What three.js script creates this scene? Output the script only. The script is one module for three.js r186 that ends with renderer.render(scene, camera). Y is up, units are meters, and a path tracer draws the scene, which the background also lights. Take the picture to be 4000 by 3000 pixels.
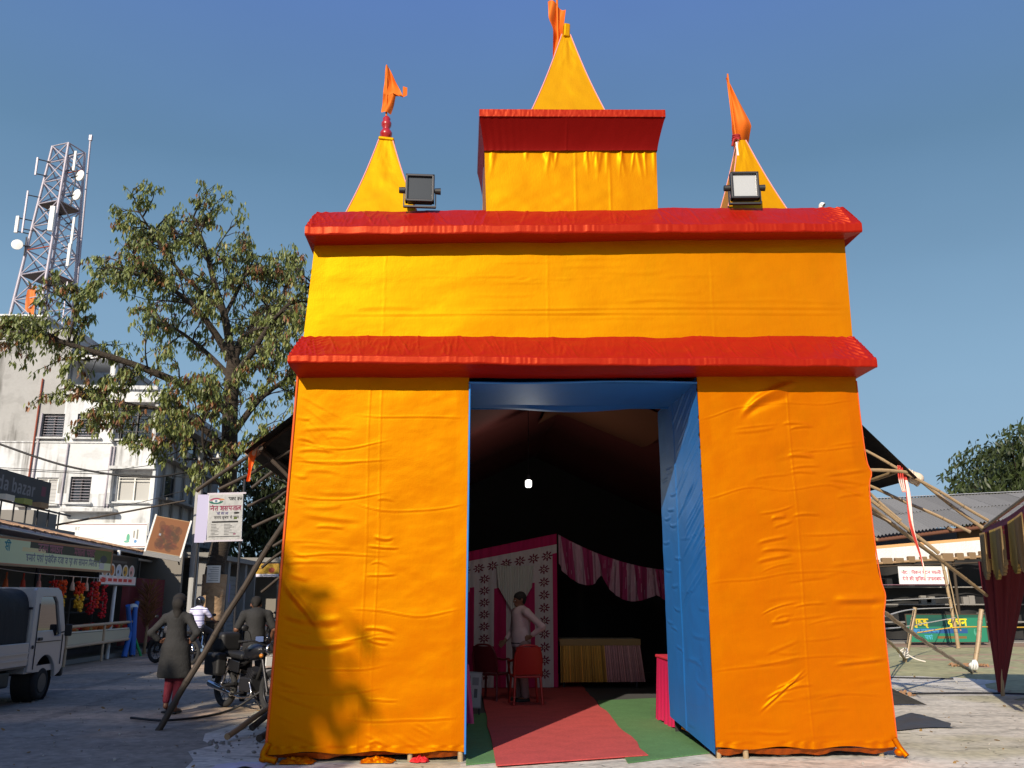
import * as THREE from 'three';
import { mergeGeometries } from 'three/addons/utils/BufferGeometryUtils.js';
import { RoundedBoxGeometry } from 'three/addons/geometries/RoundedBoxGeometry.js';

// ---------- camera, sky, sun, exposure ----------
const W = 1024, H = 768;
const scene = new THREE.Scene();
const { clamp, lerp, smoothstep } = THREE.MathUtils;
const camera = new THREE.PerspectiveCamera(46.8, W / H, 0.05, 2000);
{
  const yaw = THREE.MathUtils.degToRad(3.1), pitch = THREE.MathUtils.degToRad(13.8);
  camera.position.set(0, 1.6, 0);
  camera.lookAt(Math.sin(yaw) * Math.cos(pitch), 1.6 + Math.sin(pitch), -Math.cos(yaw) * Math.cos(pitch));
}
const renderer = new THREE.WebGLRenderer({ antialias: true });
renderer.setSize(W, H);
renderer.toneMapping = THREE.LinearToneMapping;
renderer.toneMappingExposure = 1.25;
renderer.shadowMap.enabled = true;
renderer.shadowMap.type = THREE.PCFSoftShadowMap;

const SUN_AZ = THREE.MathUtils.degToRad(23), SUN_EL = THREE.MathUtils.degToRad(28);
const sunDir = new THREE.Vector3(-Math.sin(SUN_AZ) * Math.cos(SUN_EL), Math.sin(SUN_EL), Math.cos(SUN_AZ) * Math.cos(SUN_EL));
const sun = new THREE.DirectionalLight(0xfff1dc, 4.6);
sun.position.copy(sunDir).multiplyScalar(60).add(new THREE.Vector3(0, 0, -15));
sun.target.position.set(0, 0, -15);
sun.castShadow = true;
sun.shadow.mapSize.set(4096, 4096);
Object.assign(sun.shadow.camera, { left: -45, right: 45, top: 45, bottom: -45, near: 1, far: 160 });
scene.add(sun, sun.target);
{
  const w = 1024, h = 512, d = new Float32Array(w * h * 4);
  const stops = [[-90, .30, .27, .22], [-1, .30, .27, .22], [0, .36, .50, .64], [8, .30, .47, .64], [14, .245, .41, .585], [20, .185, .33, .50], [27, .13, .255, .42], [33, .118, .23, .455], [39, .108, .207, .505], [60, .08, .16, .44], [90, .06, .13, .40]];
  for (let r = 0; r < h; r++) {
    const el = ((r + .5) / h - .5) * 180;
    let k = 0; while (k < stops.length - 2 && stops[k + 1][0] < el) k++;
    const a = stops[k], b = stops[k + 1], t = THREE.MathUtils.clamp((el - a[0]) / (b[0] - a[0]), 0, 1);
    for (let c = 0; c < w; c++) {
      const ph = ((c + .5) / w - .5) * 2 * Math.PI, e = el * Math.PI / 180;
      const dot = Math.cos(e) * Math.cos(ph) * sunDir.x + Math.sin(e) * sunDir.y + Math.cos(e) * Math.sin(ph) * sunDir.z;
      const glow = el > -1 ? 1 + .6 * Math.exp((dot - 1) * 14) : 1;
      const veil = el > 0 ? 1 + .09 * (fbm(c / w * 22 + 3 * fbm(c / w * 9, el * .05, 3, 0, 5), el * .22, 5, 0, 9) - .5) : 1; // thin uneven haze
      for (let i = 0; i < 3; i++) d[(r * w + c) * 4 + i] = veil * (a[i + 1] + (b[i + 1] - a[i + 1]) * t) * glow * .8 + (el > -1 ? [.42, .40, .36][i] * Math.exp((dot - 1) * 7) : 0);
      d[(r * w + c) * 4 + 3] = 1;
    }
  }
  const t = new THREE.DataTexture(d, w, h, THREE.RGBAFormat, THREE.FloatType);
  t.mapping = THREE.EquirectangularReflectionMapping; t.magFilter = THREE.LinearFilter; t.minFilter = THREE.LinearFilter; t.needsUpdate = true;
  scene.background = t; scene.environment = t;
}

// ---------- helpers ----------
const V = (x, y, z) => new THREE.Vector3(x, y, z);
function rng(s) { return () => { s = (s + 0x6d2b79f5) | 0; let t = Math.imul(s ^ (s >>> 15), 1 | s); t = (t + Math.imul(t ^ (t >>> 7), 61 | t)) ^ t; return ((t ^ (t >>> 14)) >>> 0) / 4294967296; }; }
const R0 = rng(11);
function hash(i, j, s) { let h = Math.imul(i | 0, 374761393) ^ Math.imul(j | 0, 668265263) ^ Math.imul(s | 0, 1442695041); h = Math.imul(h ^ (h >>> 13), 1274126177); return ((h ^ (h >>> 16)) >>> 0) / 4294967296; }
function vnoise(x, y, p = 0, s = 0) {                 // value noise; p: period in cells (0: none)
  const ix = Math.floor(x), iy = Math.floor(y), fx = x - ix, fy = y - iy, u = fx * fx * (3 - 2 * fx), v = fy * fy * (3 - 2 * fy);
  const m = (k) => p ? ((k % p) + p) % p : k;
  return lerp(lerp(hash(m(ix), m(iy), s), hash(m(ix + 1), m(iy), s), u), lerp(hash(m(ix), m(iy + 1), s), hash(m(ix + 1), m(iy + 1), s), u), v);
}
function fbm(x, y, oct = 4, p = 0, s = 0) { let a = .5, t = 0, n = 0; for (let i = 0; i < oct; i++) { t += a * vnoise(x, y, p, s + i * 17); n += a; a *= .5; x *= 2; y *= 2; p *= 2; } return t / n; }

const toS = (c) => 255 * (c <= .0031308 ? 12.92 * c : 1.055 * Math.pow(c, 1 / 2.4) - .055);
function colorTex(w, h, fn, rx = 1, ry = 1) {         // fn(u, v) -> linear rgb
  const d = new Uint8Array(w * h * 4);
  for (let j = 0; j < h; j++) for (let i = 0; i < w; i++) {
    const c = fn((i + .5) / w, (j + .5) / h), o = (j * w + i) * 4;
    for (let k = 0; k < 3; k++) d[o + k] = clamp(toS(Math.max(0, c[k])), 0, 255);
    d[o + 3] = 255;
  }
  return finish(new THREE.DataTexture(d, w, h), rx, ry, true);
}
function greyTex(w, h, fn, rx = 1, ry = 1) {
  const d = new Uint8Array(w * h * 4);
  for (let j = 0; j < h; j++) for (let i = 0; i < w; i++) { const c = clamp(255 * fn((i + .5) / w, (j + .5) / h), 0, 255), o = (j * w + i) * 4; d[o] = d[o + 1] = d[o + 2] = c; d[o + 3] = 255; }
  return finish(new THREE.DataTexture(d, w, h), rx, ry, false);
}
function finish(t, rx, ry, srgb) {
  t.wrapS = t.wrapT = THREE.RepeatWrapping; t.repeat.set(rx, ry); t.magFilter = THREE.LinearFilter; t.minFilter = THREE.LinearMipmapLinearFilter; t.generateMipmaps = true;
  if (srgb) t.colorSpace = THREE.SRGBColorSpace; t.needsUpdate = true; return t;
}
function printTex(w, h, draw) {                       // flat print: a sign, a board, a patterned cloth
  const c = document.createElement('canvas'); c.width = w; c.height = h; const x = c.getContext('2d'); draw(x, w, h);
  const t = new THREE.CanvasTexture(c); t.colorSpace = THREE.SRGBColorSpace; t.wrapS = t.wrapT = THREE.RepeatWrapping; t.needsUpdate = true; return t;
}
const C = (r, g, b) => new THREE.Color().setRGB(r, g, b);
function mat(c, rough = .8, o = {}) { return new THREE.MeshPhysicalMaterial({ color: Array.isArray(c) ? C(...c) : c, roughness: rough, metalness: 0, side: THREE.DoubleSide, ...o }); }

// geometry collectors
class MB {
  constructor() { this.g = []; }
  add(g, p, r, s) {
    g = g.index ? g.toNonIndexed() : g.clone();
    for (const k of Object.keys(g.attributes)) if (!['position', 'normal', 'uv'].includes(k)) g.deleteAttribute(k);
    if (!g.attributes.uv) g.setAttribute('uv', new THREE.BufferAttribute(new Float32Array(g.attributes.position.count * 2), 2));
    if (!g.attributes.normal) g.computeVertexNormals();
    g.morphAttributes = {};
    if (p || r || s) { const q = new THREE.Quaternion(); if (r) q.setFromEuler(new THREE.Euler(...r)); g.applyMatrix4(new THREE.Matrix4().compose(p ? V(...p) : V(0, 0, 0), q, s ? V(...s) : V(1, 1, 1))); }
    this.g.push(g); return this;
  }
  box(w, h, d, p, r) { return this.add(new THREE.BoxGeometry(w, h, d), p, r); }
  rbox(w, h, d, rad, p, r) { return this.add(new RoundedBoxGeometry(w, h, d, 2, rad), p, r); }
  rod(a, b, r0, r1 = r0, seg = 8) { return this.add(rodGeo(a, b, r0, r1, seg)); }
  cyl(r0, r1, h, p, r, seg = 16) { return this.add(new THREE.CylinderGeometry(r0, r1, h, seg), p, r); }
  sph(rx, ry, rz, p, r) { return this.add(new THREE.SphereGeometry(1, 16, 12), p, r, [rx, ry, rz]); }
  tube(pts, r, seg = 24, rad = 6) { return this.add(new THREE.TubeGeometry(new THREE.CatmullRomCurve3(pts.map((p) => V(...p))), seg, r, rad)); }
  torus(R, r, p, rot, arc = Math.PI * 2, ts = 24) { return this.add(new THREE.TorusGeometry(R, r, 8, ts, arc), p, rot); }
  done() { return this.g.length > 1 ? mergeGeometries(this.g) : this.g[0]; }
}
function rodGeo(a, b, r0, r1 = r0, seg = 8) {
  a = a.isVector3 ? a : V(...a); b = b.isVector3 ? b : V(...b);
  const L = a.distanceTo(b), g = new THREE.CylinderGeometry(r1, r0, L, seg, 1);
  g.applyMatrix4(new THREE.Matrix4().compose(a.clone().add(b).multiplyScalar(.5), new THREE.Quaternion().setFromUnitVectors(V(0, 1, 0), b.clone().sub(a).normalize()), V(1, 1, 1)));
  return g;
}
function bam(a, b, r0, r1 = r0) {                     // a bamboo: swollen nodes, a slight bow
  a = V(...a); b = V(...b); const L = a.distanceTo(b), n = Math.max(2, Math.round(L / .34)), hs = n * 6, g = new THREE.CylinderGeometry(1, 1, L, 9, hs), p = g.attributes.position, s = a.x * 7.3 + b.z * 3.1, bow = .012 * L * Math.sin(s * 9);
  for (let i = 0; i < p.count; i++) { const y = p.getY(i), t = y / L + .5, k = t * n, d = Math.abs(k - Math.round(k)) * L / n, r = lerp(r0, r1, t) * (1 + .16 * Math.exp(-((d / .018) ** 2)) - .05 * Math.exp(-((d / .06) ** 2))) * (.97 + .06 * hash(Math.floor(k), 3, Math.round(s * 10))); p.setXYZ(i, p.getX(i) * r + bow * Math.sin(t * Math.PI) + .006 * Math.sin(k * 2.1 + s), y, p.getZ(i) * r + bow * .6 * Math.sin(t * Math.PI * 1.6)); }
  g.computeVertexNormals();
  g.applyMatrix4(new THREE.Matrix4().compose(a.clone().add(b).multiplyScalar(.5), new THREE.Quaternion().setFromUnitVectors(V(0, 1, 0), b.clone().sub(a).normalize()), V(1, 1, 1)));
  return g;
}
function sheet(nx, ny, f, uvf) {                      // f(u, v) -> [x, y, z]
  const pos = [], uv = [], idx = [];
  for (let j = 0; j <= ny; j++) for (let i = 0; i <= nx; i++) { const u = i / nx, v = j / ny; pos.push(...f(u, v)); uv.push(...(uvf ? uvf(u, v) : [u, v])); }
  for (let j = 0; j < ny; j++) for (let i = 0; i < nx; i++) { const a = j * (nx + 1) + i, b = a + 1, c = a + nx + 1, d = c + 1; idx.push(a, b, d, a, d, c); }
  const g = new THREE.BufferGeometry();
  g.setAttribute('position', new THREE.Float32BufferAttribute(pos, 3)); g.setAttribute('uv', new THREE.Float32BufferAttribute(uv, 2)); g.setIndex(idx); g.computeVertexNormals(); return g;
}
function flat(pts, y, scale = 1) {                    // ground polygon; uv in metres
  const g = new THREE.ShapeGeometry(new THREE.Shape(pts.map(([x, z]) => new THREE.Vector2(x, -z)))); g.rotateX(-Math.PI / 2); g.translate(0, y, 0);
  const p = g.attributes.position, u = g.attributes.uv; for (let i = 0; i < p.count; i++) u.setXY(i, p.getX(i) * scale, -p.getZ(i) * scale); return g;
}
// naming and grouping
const used = new Map(), BASE = new Map();
function numbered(n) { const k = used.get(n) ?? 0; used.set(n, k + 1); return k ? n + '_' + String(k).padStart(3, '0') : n; }
function tag(o, label, category, group, kind) { if (label) o.userData.label = label; if (category) o.userData.category = category; if (group) o.userData.group = group; if (kind) o.userData.kind = kind; return o; }
function thing(name, label, category, base = [0, 0, 0], group) {
  const g = new THREE.Group(); g.name = numbered(name); g.position.set(...base); BASE.set(g, base); scene.add(g); return tag(g, label, category, group);
}
const partNames = new Map();
function part(name, geo, m, parent, label, kind) {    // geometry in world metres (minus the thing's base)
  if (geo instanceof MB) geo = geo.done();
  let root = parent; while (root.parent && root.parent !== scene) root = root.parent;
  const b = BASE.get(root) ?? [0, 0, 0]; if (b[0] || b[1] || b[2]) { geo = geo.clone(); geo.translate(-b[0], -b[1], -b[2]); }
  const o = new THREE.Mesh(geo, m); o.name = name; o.castShadow = o.receiveShadow = true; parent.add(o);
  if (label) o.userData.label = label; if (kind) o.userData.kind = kind; return o;
}
function solo(name, label, category, geo, m, base, group) {
  if (geo instanceof MB) geo = geo.done();
  if (base) geo.translate(-base[0], -base[1], -base[2]);
  const o = new THREE.Mesh(geo, m); o.name = numbered(name); if (base) o.position.set(...base); o.castShadow = o.receiveShadow = true; scene.add(o); return tag(o, label, category, group);
}
function struct(name, geo, m) { if (geo instanceof MB) geo = geo.done(); const o = new THREE.Mesh(geo, m); o.name = numbered(name); o.receiveShadow = o.castShadow = true; o.userData.kind = 'structure'; scene.add(o); return o; }
function copyOf(o, pos, turn = 0, label, group) { const c = o.clone(); c.name = numbered(o.name.replace(/_\d{3}$/, '')); c.position.set(...pos); c.rotation.y = turn; scene.add(c); if (label) c.userData.label = label; if (group) c.userData.group = group; return c; }

// hand-drawn letters for the painted signs (unit box 10 x 10, headline at 0)
const DEV = {
  'क': [10.5, 'M5 0V10M5 3.2C1 1.5 0 8 3 7.6C4.5 7.2 5 5 5 4M5 4C7 2 10.5 4 9 7.2'], 'न': [9.5, 'M8 0V10M8 5H3.5C2 3.6 1 6.4 2.6 6.6C4 6.6 4 5.4 3.5 5'], 'म': [9.5, 'M8 0V10M3 0V6.2M8 6.2H2.6C1 6 1.6 8 2.6 7.6L3 6'],
  'च': [9.5, 'M8 0V10M8 3.6H1.4M2.2 3.6C2 9 6 8.6 8 6.8'], 'ट': [9, 'M5 0V2C-.4 2 0 9 5 9C7 9 8 8 8 7'], 'छ': [10, 'M4 0V2C0 3 1 6 4 5.5C8 5 8 9 5 9C2 9 2 7 4 6M6 5C9 4 9 8 7 8'],
  'ल': [9.5, 'M8 0V10M8 4C6 2 5 5 5 7C5 3.4 1 3 1 6C1 8 2 9 3 9'], 'ब': [9.5, 'M8 0V10M8 4C4 2 .8 5 3 7.6C5 8.8 8 7 8 5M3 4L8 7.6'], 'व': [9.5, 'M8 0V10M8 4C4 2 .8 5 3 7.6C5 8.8 8 7 8 5'],
  'र': [7, 'M2 0C6.4 1 6 5 2 5L6 10'], 'द': [8, 'M4 0V3C-.4 3 0 8.4 3.5 7C5 7 6 8 6.5 10'], 'स': [9.8, 'M8 0V10M8 5H3M2 0C5 1 5 5 1.5 5L5 10'], 'ध': [9.5, 'M8 0V10M3 1C.6 1 1 4 4 4C.6 4 1 8 4 8C6 8 8 7 8 5'],
  'उ': [9, 'M5 0C9.4 1 8 5 4 4.5C9.4 4.5 8 10 4 9C2 9 2 8 2 7'], 'प': [9.5, 'M8 0V10M3 0V4C3 7.4 8 6.8 8 4.5'], 'ह': [9, 'M5 0V2C1 2 1.6 5 5 4.5C8 4.5 7 8 4 7.5C3 8 5 9 6 10'], 'ग': [9.5, 'M8 0V10M3.4 0V7C3.2 8.6 1.4 8 1.8 6.5'],
  'ड': [9, 'M5 0V2C.6 2 1.6 5 5 4.5C9.4 4.5 8 9 4 9C2 9 2 7.5 2 7'], 'ण': [9.5, 'M8 0V10M5 0V6C5 8.6 1 8.6 1 5V3'], 'श': [9.5, 'M8 0V10M2 2C5 .8 5 5 2 6L5 9M8 5H5'], 'त': [9.5, 'M8 0V10M8 4C4 4 2 6 4 9'], 'य': [9.5, 'M8 0V10M2 0C4.4 2 1 4 3 6C5 8 8 6 8 5'],
  'अ': [9.8, 'M8 0V10M5 4H8M2 1C5 0 5 4 2.5 4.2C6.4 4.5 5 9.4 1.5 8'], 'ख': [10, 'M8.6 0V10M2 0C5 1 4.6 5 2 5.5L4.6 9M8.6 5C6 3 4 6 6 7.4C7.4 8 8.6 7 8.6 5.6'], 'भ': [9.5, 'M8 0V10M8 6H3.4M1 1.4C3.4 0 3.4 3 3.4 6V8'],
  'ा': [3.6, 'M1.8 0V10'], 'ी': [3.6, 'M1.8 0V10M1.8 0C1.8 -4 -6 -4 -5 -1'], 'ि': [3.6, 'M1.8 0V10M1.8 0C1.8 -4 9 -4 9.6 0'], 'े': [0, 'M-1.5 0L-4.4 -3'], 'ै': [0, 'M-1.5 0L-4.4 -3M-1.5 0L-2 -3.6'], 'ो': [3.6, 'M1.8 0V10M1.8 0L-1 -3'], 'ु': [0, 'M-1.8 10C-5 9.6 -5 13 -1.6 12.6'], 'ू': [0, 'M-1.8 10C-4 10 -3 12 -1 13.4'], 'ं': [0, 'M-2.4 -2.6h.4'], '।': [4, 'M1.5 0V10'], ':': [4, 'M1.6 3h.5M1.6 8h.5'], '्': [0, 'M-1.8 10L.4 12.6'],
};
function devText(x, text, px, py, size, color, weight = 1.5) {  // size: letter height in pixels
  x.save(); x.translate(px, py); x.scale(size / 10, size / 10); x.strokeStyle = color; x.lineWidth = weight; x.lineCap = 'round'; x.lineJoin = 'round';
  let at = 0;
  for (const word of text.split(' ')) {
    const start = at; let letters = 0;
    const chars = [...word]; for (let i = 0; i < chars.length - 1; i++) if (chars[i + 1] === 'ि') { [chars[i], chars[i + 1]] = [chars[i + 1], chars[i]]; i++; }
    for (const ch of chars) { const g = DEV[ch]; if (!g) continue; x.save(); x.translate(at, 0); x.stroke(new Path2D(g[1])); x.restore(); at += g[0]; if (!'।:'.includes(ch)) letters++; }
    if (letters) { x.beginPath(); x.moveTo(start - .4, 0); x.lineTo(at + .2, 0); x.stroke(); }
    at += 5;
  }
  x.restore(); return (at - 5) * size / 10;
}

// shared textures
const weaveBump = greyTex(512, 512, (u, v) => .5 + .5 * (fbm(u * 10, v * 10, 5, 10, 3) - .5) + .14 * (vnoise(u * 256, v * 40, 0, 9) - .5) + .14 * (vnoise(u * 40, v * 256, 0, 5) - .5));
const grainBump = greyTex(512, 512, (u, v) => fbm(u * 16, v * 16, 5, 16, 4));
const bark = colorTex(256, 512, (u, v) => { const k = fbm(u * 8, v * 6, 5, 0, 2) * .7 + .5 * Math.pow(fbm(u * 24, v * 5, 3, 0, 8), 2); return [.10 * k + .02, .075 * k + .016, .055 * k + .012]; });
const plasterTex = (base, dark, seed) => colorTex(1024, 1024, (u, v) => {
  const a = fbm(u * 6, v * 6, 5, 6, seed), streak = Math.pow(fbm(u * 60, v * 4, 4, 0, seed + 5), 2.2) * smoothstep(fbm(u * 9, v * 3, 3, 9, seed + 2), .42, .7), f = fbm(u * 90, v * 90, 2, 90, seed + 1);
  const k = clamp(.72 + .36 * a + .14 * (f - .5) - 1.5 * streak - .16 * smoothstep(fbm(u * 11, v * 15, 4, 11, seed + 9), .56, .7), 0, 1.1); return [0, 1, 2].map((i) => lerp(dark[i], base[i], k));
});

// ---------- ground ----------
{
  const dirt = colorTex(1024, 1024, (u, v) => {
    const a = fbm(u * 8, v * 8, 6, 8, 21), b = fbm(u * 60, v * 60, 3, 60, 22), st = vnoise(u * 300, v * 300, 300, 5);
    const k = .66 + .5 * (a - .5) + .3 * (b - .5) + (st > .93 ? .28 : 0) - (st < .05 ? .2 : 0); return [.50 * k, .375 * k, .27 * k];
  });
  const g = flat([[-400, 60], [400, 60], [400, -600], [-400, -600]], -.012, 1 / 12);
  struct('ground', g, mat([1, 1, 1], .95, { map: dirt, bumpMap: grainBump, bumpScale: .02 }));
  // worn street surface: grey tar with dust drifting over it
  const tar = colorTex(2048, 2048, (u, v) => {
    const dust = smoothstep(fbm(u * 5 + .4 * fbm(v * 9, u * 9, 3, 9, 3), v * 9, 5, 0, 31), .40, .62), f = fbm(u * 220, v * 220, 2, 220, 33), lit = fbm(u * 14, v * 50, 4, 0, 34), peb = hash(Math.floor(u * 900), Math.floor(v * 900), 7);
    const tw = u * 18 + .5 * (fbm(v * 6, 2, 2, 0, 35) - .5), tr = [2.1, 3.5, 5.9, 7.3, 9.4].reduce((m, c) => Math.max(m, 1 - smoothstep(Math.abs(((tw % 18) + 18) % 18 - 18 + c), .08, .22)), 0) * smoothstep(fbm(u * 40, v * 12, 3, 0, 36), .4, .6);
    const k = .84 + .5 * (f - .5) + .34 * (lit - .5) - .22 * tr + (peb > .992 ? .5 : peb < .006 ? -.35 : 0);
    return [lerp(.30, .62, dust) * k, lerp(.27, .45, dust) * k, lerp(.225, .31, dust) * k];
  }, 1, 1);
  struct('street', flat([[-30, 8], [-1.4, 8], [-1.6, -9], [-2.6, -12.5], [-3.3, -16], [-4.2, -24], [-4.6, -40], [-3, -60], [-9.6, -60], [-9.8, -32], [-9.2, -20], [-10, -10], [-30, -8]], -.006, 1 / 18), mat([1, 1, 1], .92, { map: tar, bumpMap: grainBump, bumpScale: .012 }));
  // pale trampled apron round the gate
  const apronTex = colorTex(2048, 2048, (u, v) => {
    const wv = .12 * (fbm(u * 9, v * 9, 3, 0, 47) - .5), st = fbm(u * 14, (v + wv) * 40, 5, 0, 41), a = fbm(u * 7, v * 7, 5, 7, 42), f = fbm(u * 300, v * 300, 2, 300, 43), dirtK = smoothstep(fbm(u * 5 + 3, v * 6, 4, 0, 44), .52, .68), crack = Math.abs(fbm(u * 18, v * 46, 3, 0, 45) - .5) < .008 ? .55 : 1;
    const scuff = smoothstep(fbm(u * 26, (v + wv) * 70, 4, 0, 46), .56, .72);
    const k = (1.0 + .34 * (st - .5) + .6 * (a - .5) + .5 * (f - .5) - .22 * scuff) * crack; return [lerp(.56, .44, dirtK) * k, lerp(.53, .41, dirtK) * k, lerp(.47, .28, dirtK) * k];
  });
  const edge = (x0, z0, x1, z1, n, amp, s) => [...Array(n)].map((_, i) => [lerp(x0, x1, i / n) + amp * (vnoise(i * .9, 1, 0, s) - .5), lerp(z0, z1, i / n) + amp * (vnoise(i * .9, 7, 0, s) - .5)]);
  struct('concrete_apron', flat([...edge(-2.4, -2, -2.6, -10, 8, .5, 3), ...edge(-2.6, -10, -3.2, -14, 8, .8, 4), ...edge(-3.2, -14, -2, -22, 6, .4, 5), ...edge(-2, -22, 6, -23, 8, .4, 6), ...edge(6, -21.5, 11, -19.6, 14, 1.1, 7), ...edge(11, -19.6, 9.6, -15, 10, .9, 8), ...edge(9.6, -15, 9.2, -2, 12, 1.0, 9)], 0, 1 / 16), mat([1, 1, 1], .85, { map: apronTex, bumpMap: grainBump, bumpScale: .012 }));
  // olive and brown yard beyond
  const yardTex = colorTex(1024, 1024, (u, v) => {
    const a = fbm(u * 9, v * 9, 5, 9, 51), f = fbm(u * 120, v * 120, 2, 120, 52), red = smoothstep(fbm(u * 6, v * 14, 4, 0, 53), .55, .7), k = .78 + .4 * (a - .5) + .5 * (f - .5);
    return [lerp(.44, .5, red) * k, lerp(.42, .33, red) * k, lerp(.22, .22, red) * k];
  });
  struct('dirt_yard', flat([[4, -8], [9, 4], [60, 4], [60, -60], [4, -60]], -.007, 1 / 14), mat([1, 1, 1], .95, { map: yardTex, bumpMap: grainBump, bumpScale: .02 }));
  const redTex = colorTex(512, 512, (u, v) => { const k = .6 + .8 * (fbm(u * 12, v * 40, 5, 0, 61) - .3); return [.40 * k, .27 * k, .19 * k]; });
  struct('dirt_strip', flat([...edge(5, -33.2, 30, -32.4, 20, .7, 12), [34, -37], [5, -37]], -.002, 1 / 6), mat([1, 1, 1], .95, { map: redTex, bumpMap: grainBump, bumpScale: .02 }));
}

// ---------- materials ----------
const M = {
  bamboo: mat([1, 1, 1], .55, { map: colorTex(128, 512, (u, v) => { const k = .75 + .5 * (fbm(u * 20, v * 4, 4, 0, 71) - .5), n = Math.abs((v * 6) % 1 - .5) > .485 ? .55 : 1; return [.46 * k * n, .33 * k * n, .19 * k * n]; }) }),
  oldBamboo: mat([1, 1, 1], .8, { map: colorTex(128, 512, (u, v) => { const k = .7 + .6 * (fbm(u * 20, v * 4, 4, 0, 72) - .5), n = Math.abs((v * 6) % 1 - .5) > .485 ? .6 : 1; return [.075 * k * n, .056 * k * n, .042 * k * n]; }) }),
  bark: mat([.7, .68, .66], .95, { map: bark, bumpMap: grainBump, bumpScale: .03 }),
  black: mat([.012, .012, .013], .55), tarp: mat([.012, .012, .013], .75, { bumpMap: grainBump, bumpScale: .01 }),
  darkMetal: mat([.035, .035, .04], .4, { metalness: .5 }), chrome: mat([.6, .6, .62], .18, { metalness: 1 }), steel: mat([.42, .43, .46], .45, { metalness: .7 }),
  galv: mat([.40, .37, .42], .55, { metalness: .25 }), rustRed: mat([.28, .07, .04], .8),
  rubber: mat([.018, .018, .019], .85), glassDark: mat([.015, .017, .02], .06, { clearcoat: 1 }), pane: mat([.02, .025, .03], .08, { clearcoat: .5 }),
  white: mat([.72, .72, .70], .6), cream: mat([.66, .6, .48], .7), wood: mat([.33, .21, .11], .75), paleWood: mat([.55, .4, .26], .75), darkWood: mat([.05, .035, .022], .8),
  wall: mat([1, 1, 1], .9, { map: plasterTex([.68, .70, .72], [.24, .24, .235], 81), bumpMap: grainBump, bumpScale: .006 }),
  cement: mat([1, 1, 1], .92, { map: plasterTex([.40, .40, .395], [.17, .168, .16], 91), bumpMap: grainBump, bumpScale: .008 }),
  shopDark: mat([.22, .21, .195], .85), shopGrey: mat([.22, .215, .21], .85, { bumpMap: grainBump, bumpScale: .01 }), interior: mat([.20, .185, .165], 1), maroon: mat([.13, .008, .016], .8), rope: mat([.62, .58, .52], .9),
  wire: mat([.015, .015, .016], .6), tile: mat([1, 1, 1], .9, { map: colorTex(64, 64, (u, v) => { const k = .6 + .8 * fbm(u * 6, v * 6, 4, 6, 3); return [.36 * k, .22 * k, .13 * k]; }) }),
};
const uvScale = (g, sx, sy) => { const u = g.attributes.uv; for (let i = 0; i < u.count; i++) u.setXY(i, u.getX(i) * sx, u.getY(i) * sy); return g; };
function wallBoxUV(g, s) {                            // uv in metres / s from world position and normal
  const p = g.attributes.position, n = g.attributes.normal, u = g.attributes.uv;
  for (let i = 0; i < p.count; i++) { const ax = Math.abs(n.getX(i)), ay = Math.abs(n.getY(i)), az = Math.abs(n.getZ(i)); if (az >= ax && az >= ay) u.setXY(i, p.getX(i) / s, p.getY(i) / s); else if (ax >= ay) u.setXY(i, p.getZ(i) / s, p.getY(i) / s); else u.setXY(i, p.getX(i) / s, p.getZ(i) / s); }
  return g;
}

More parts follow.
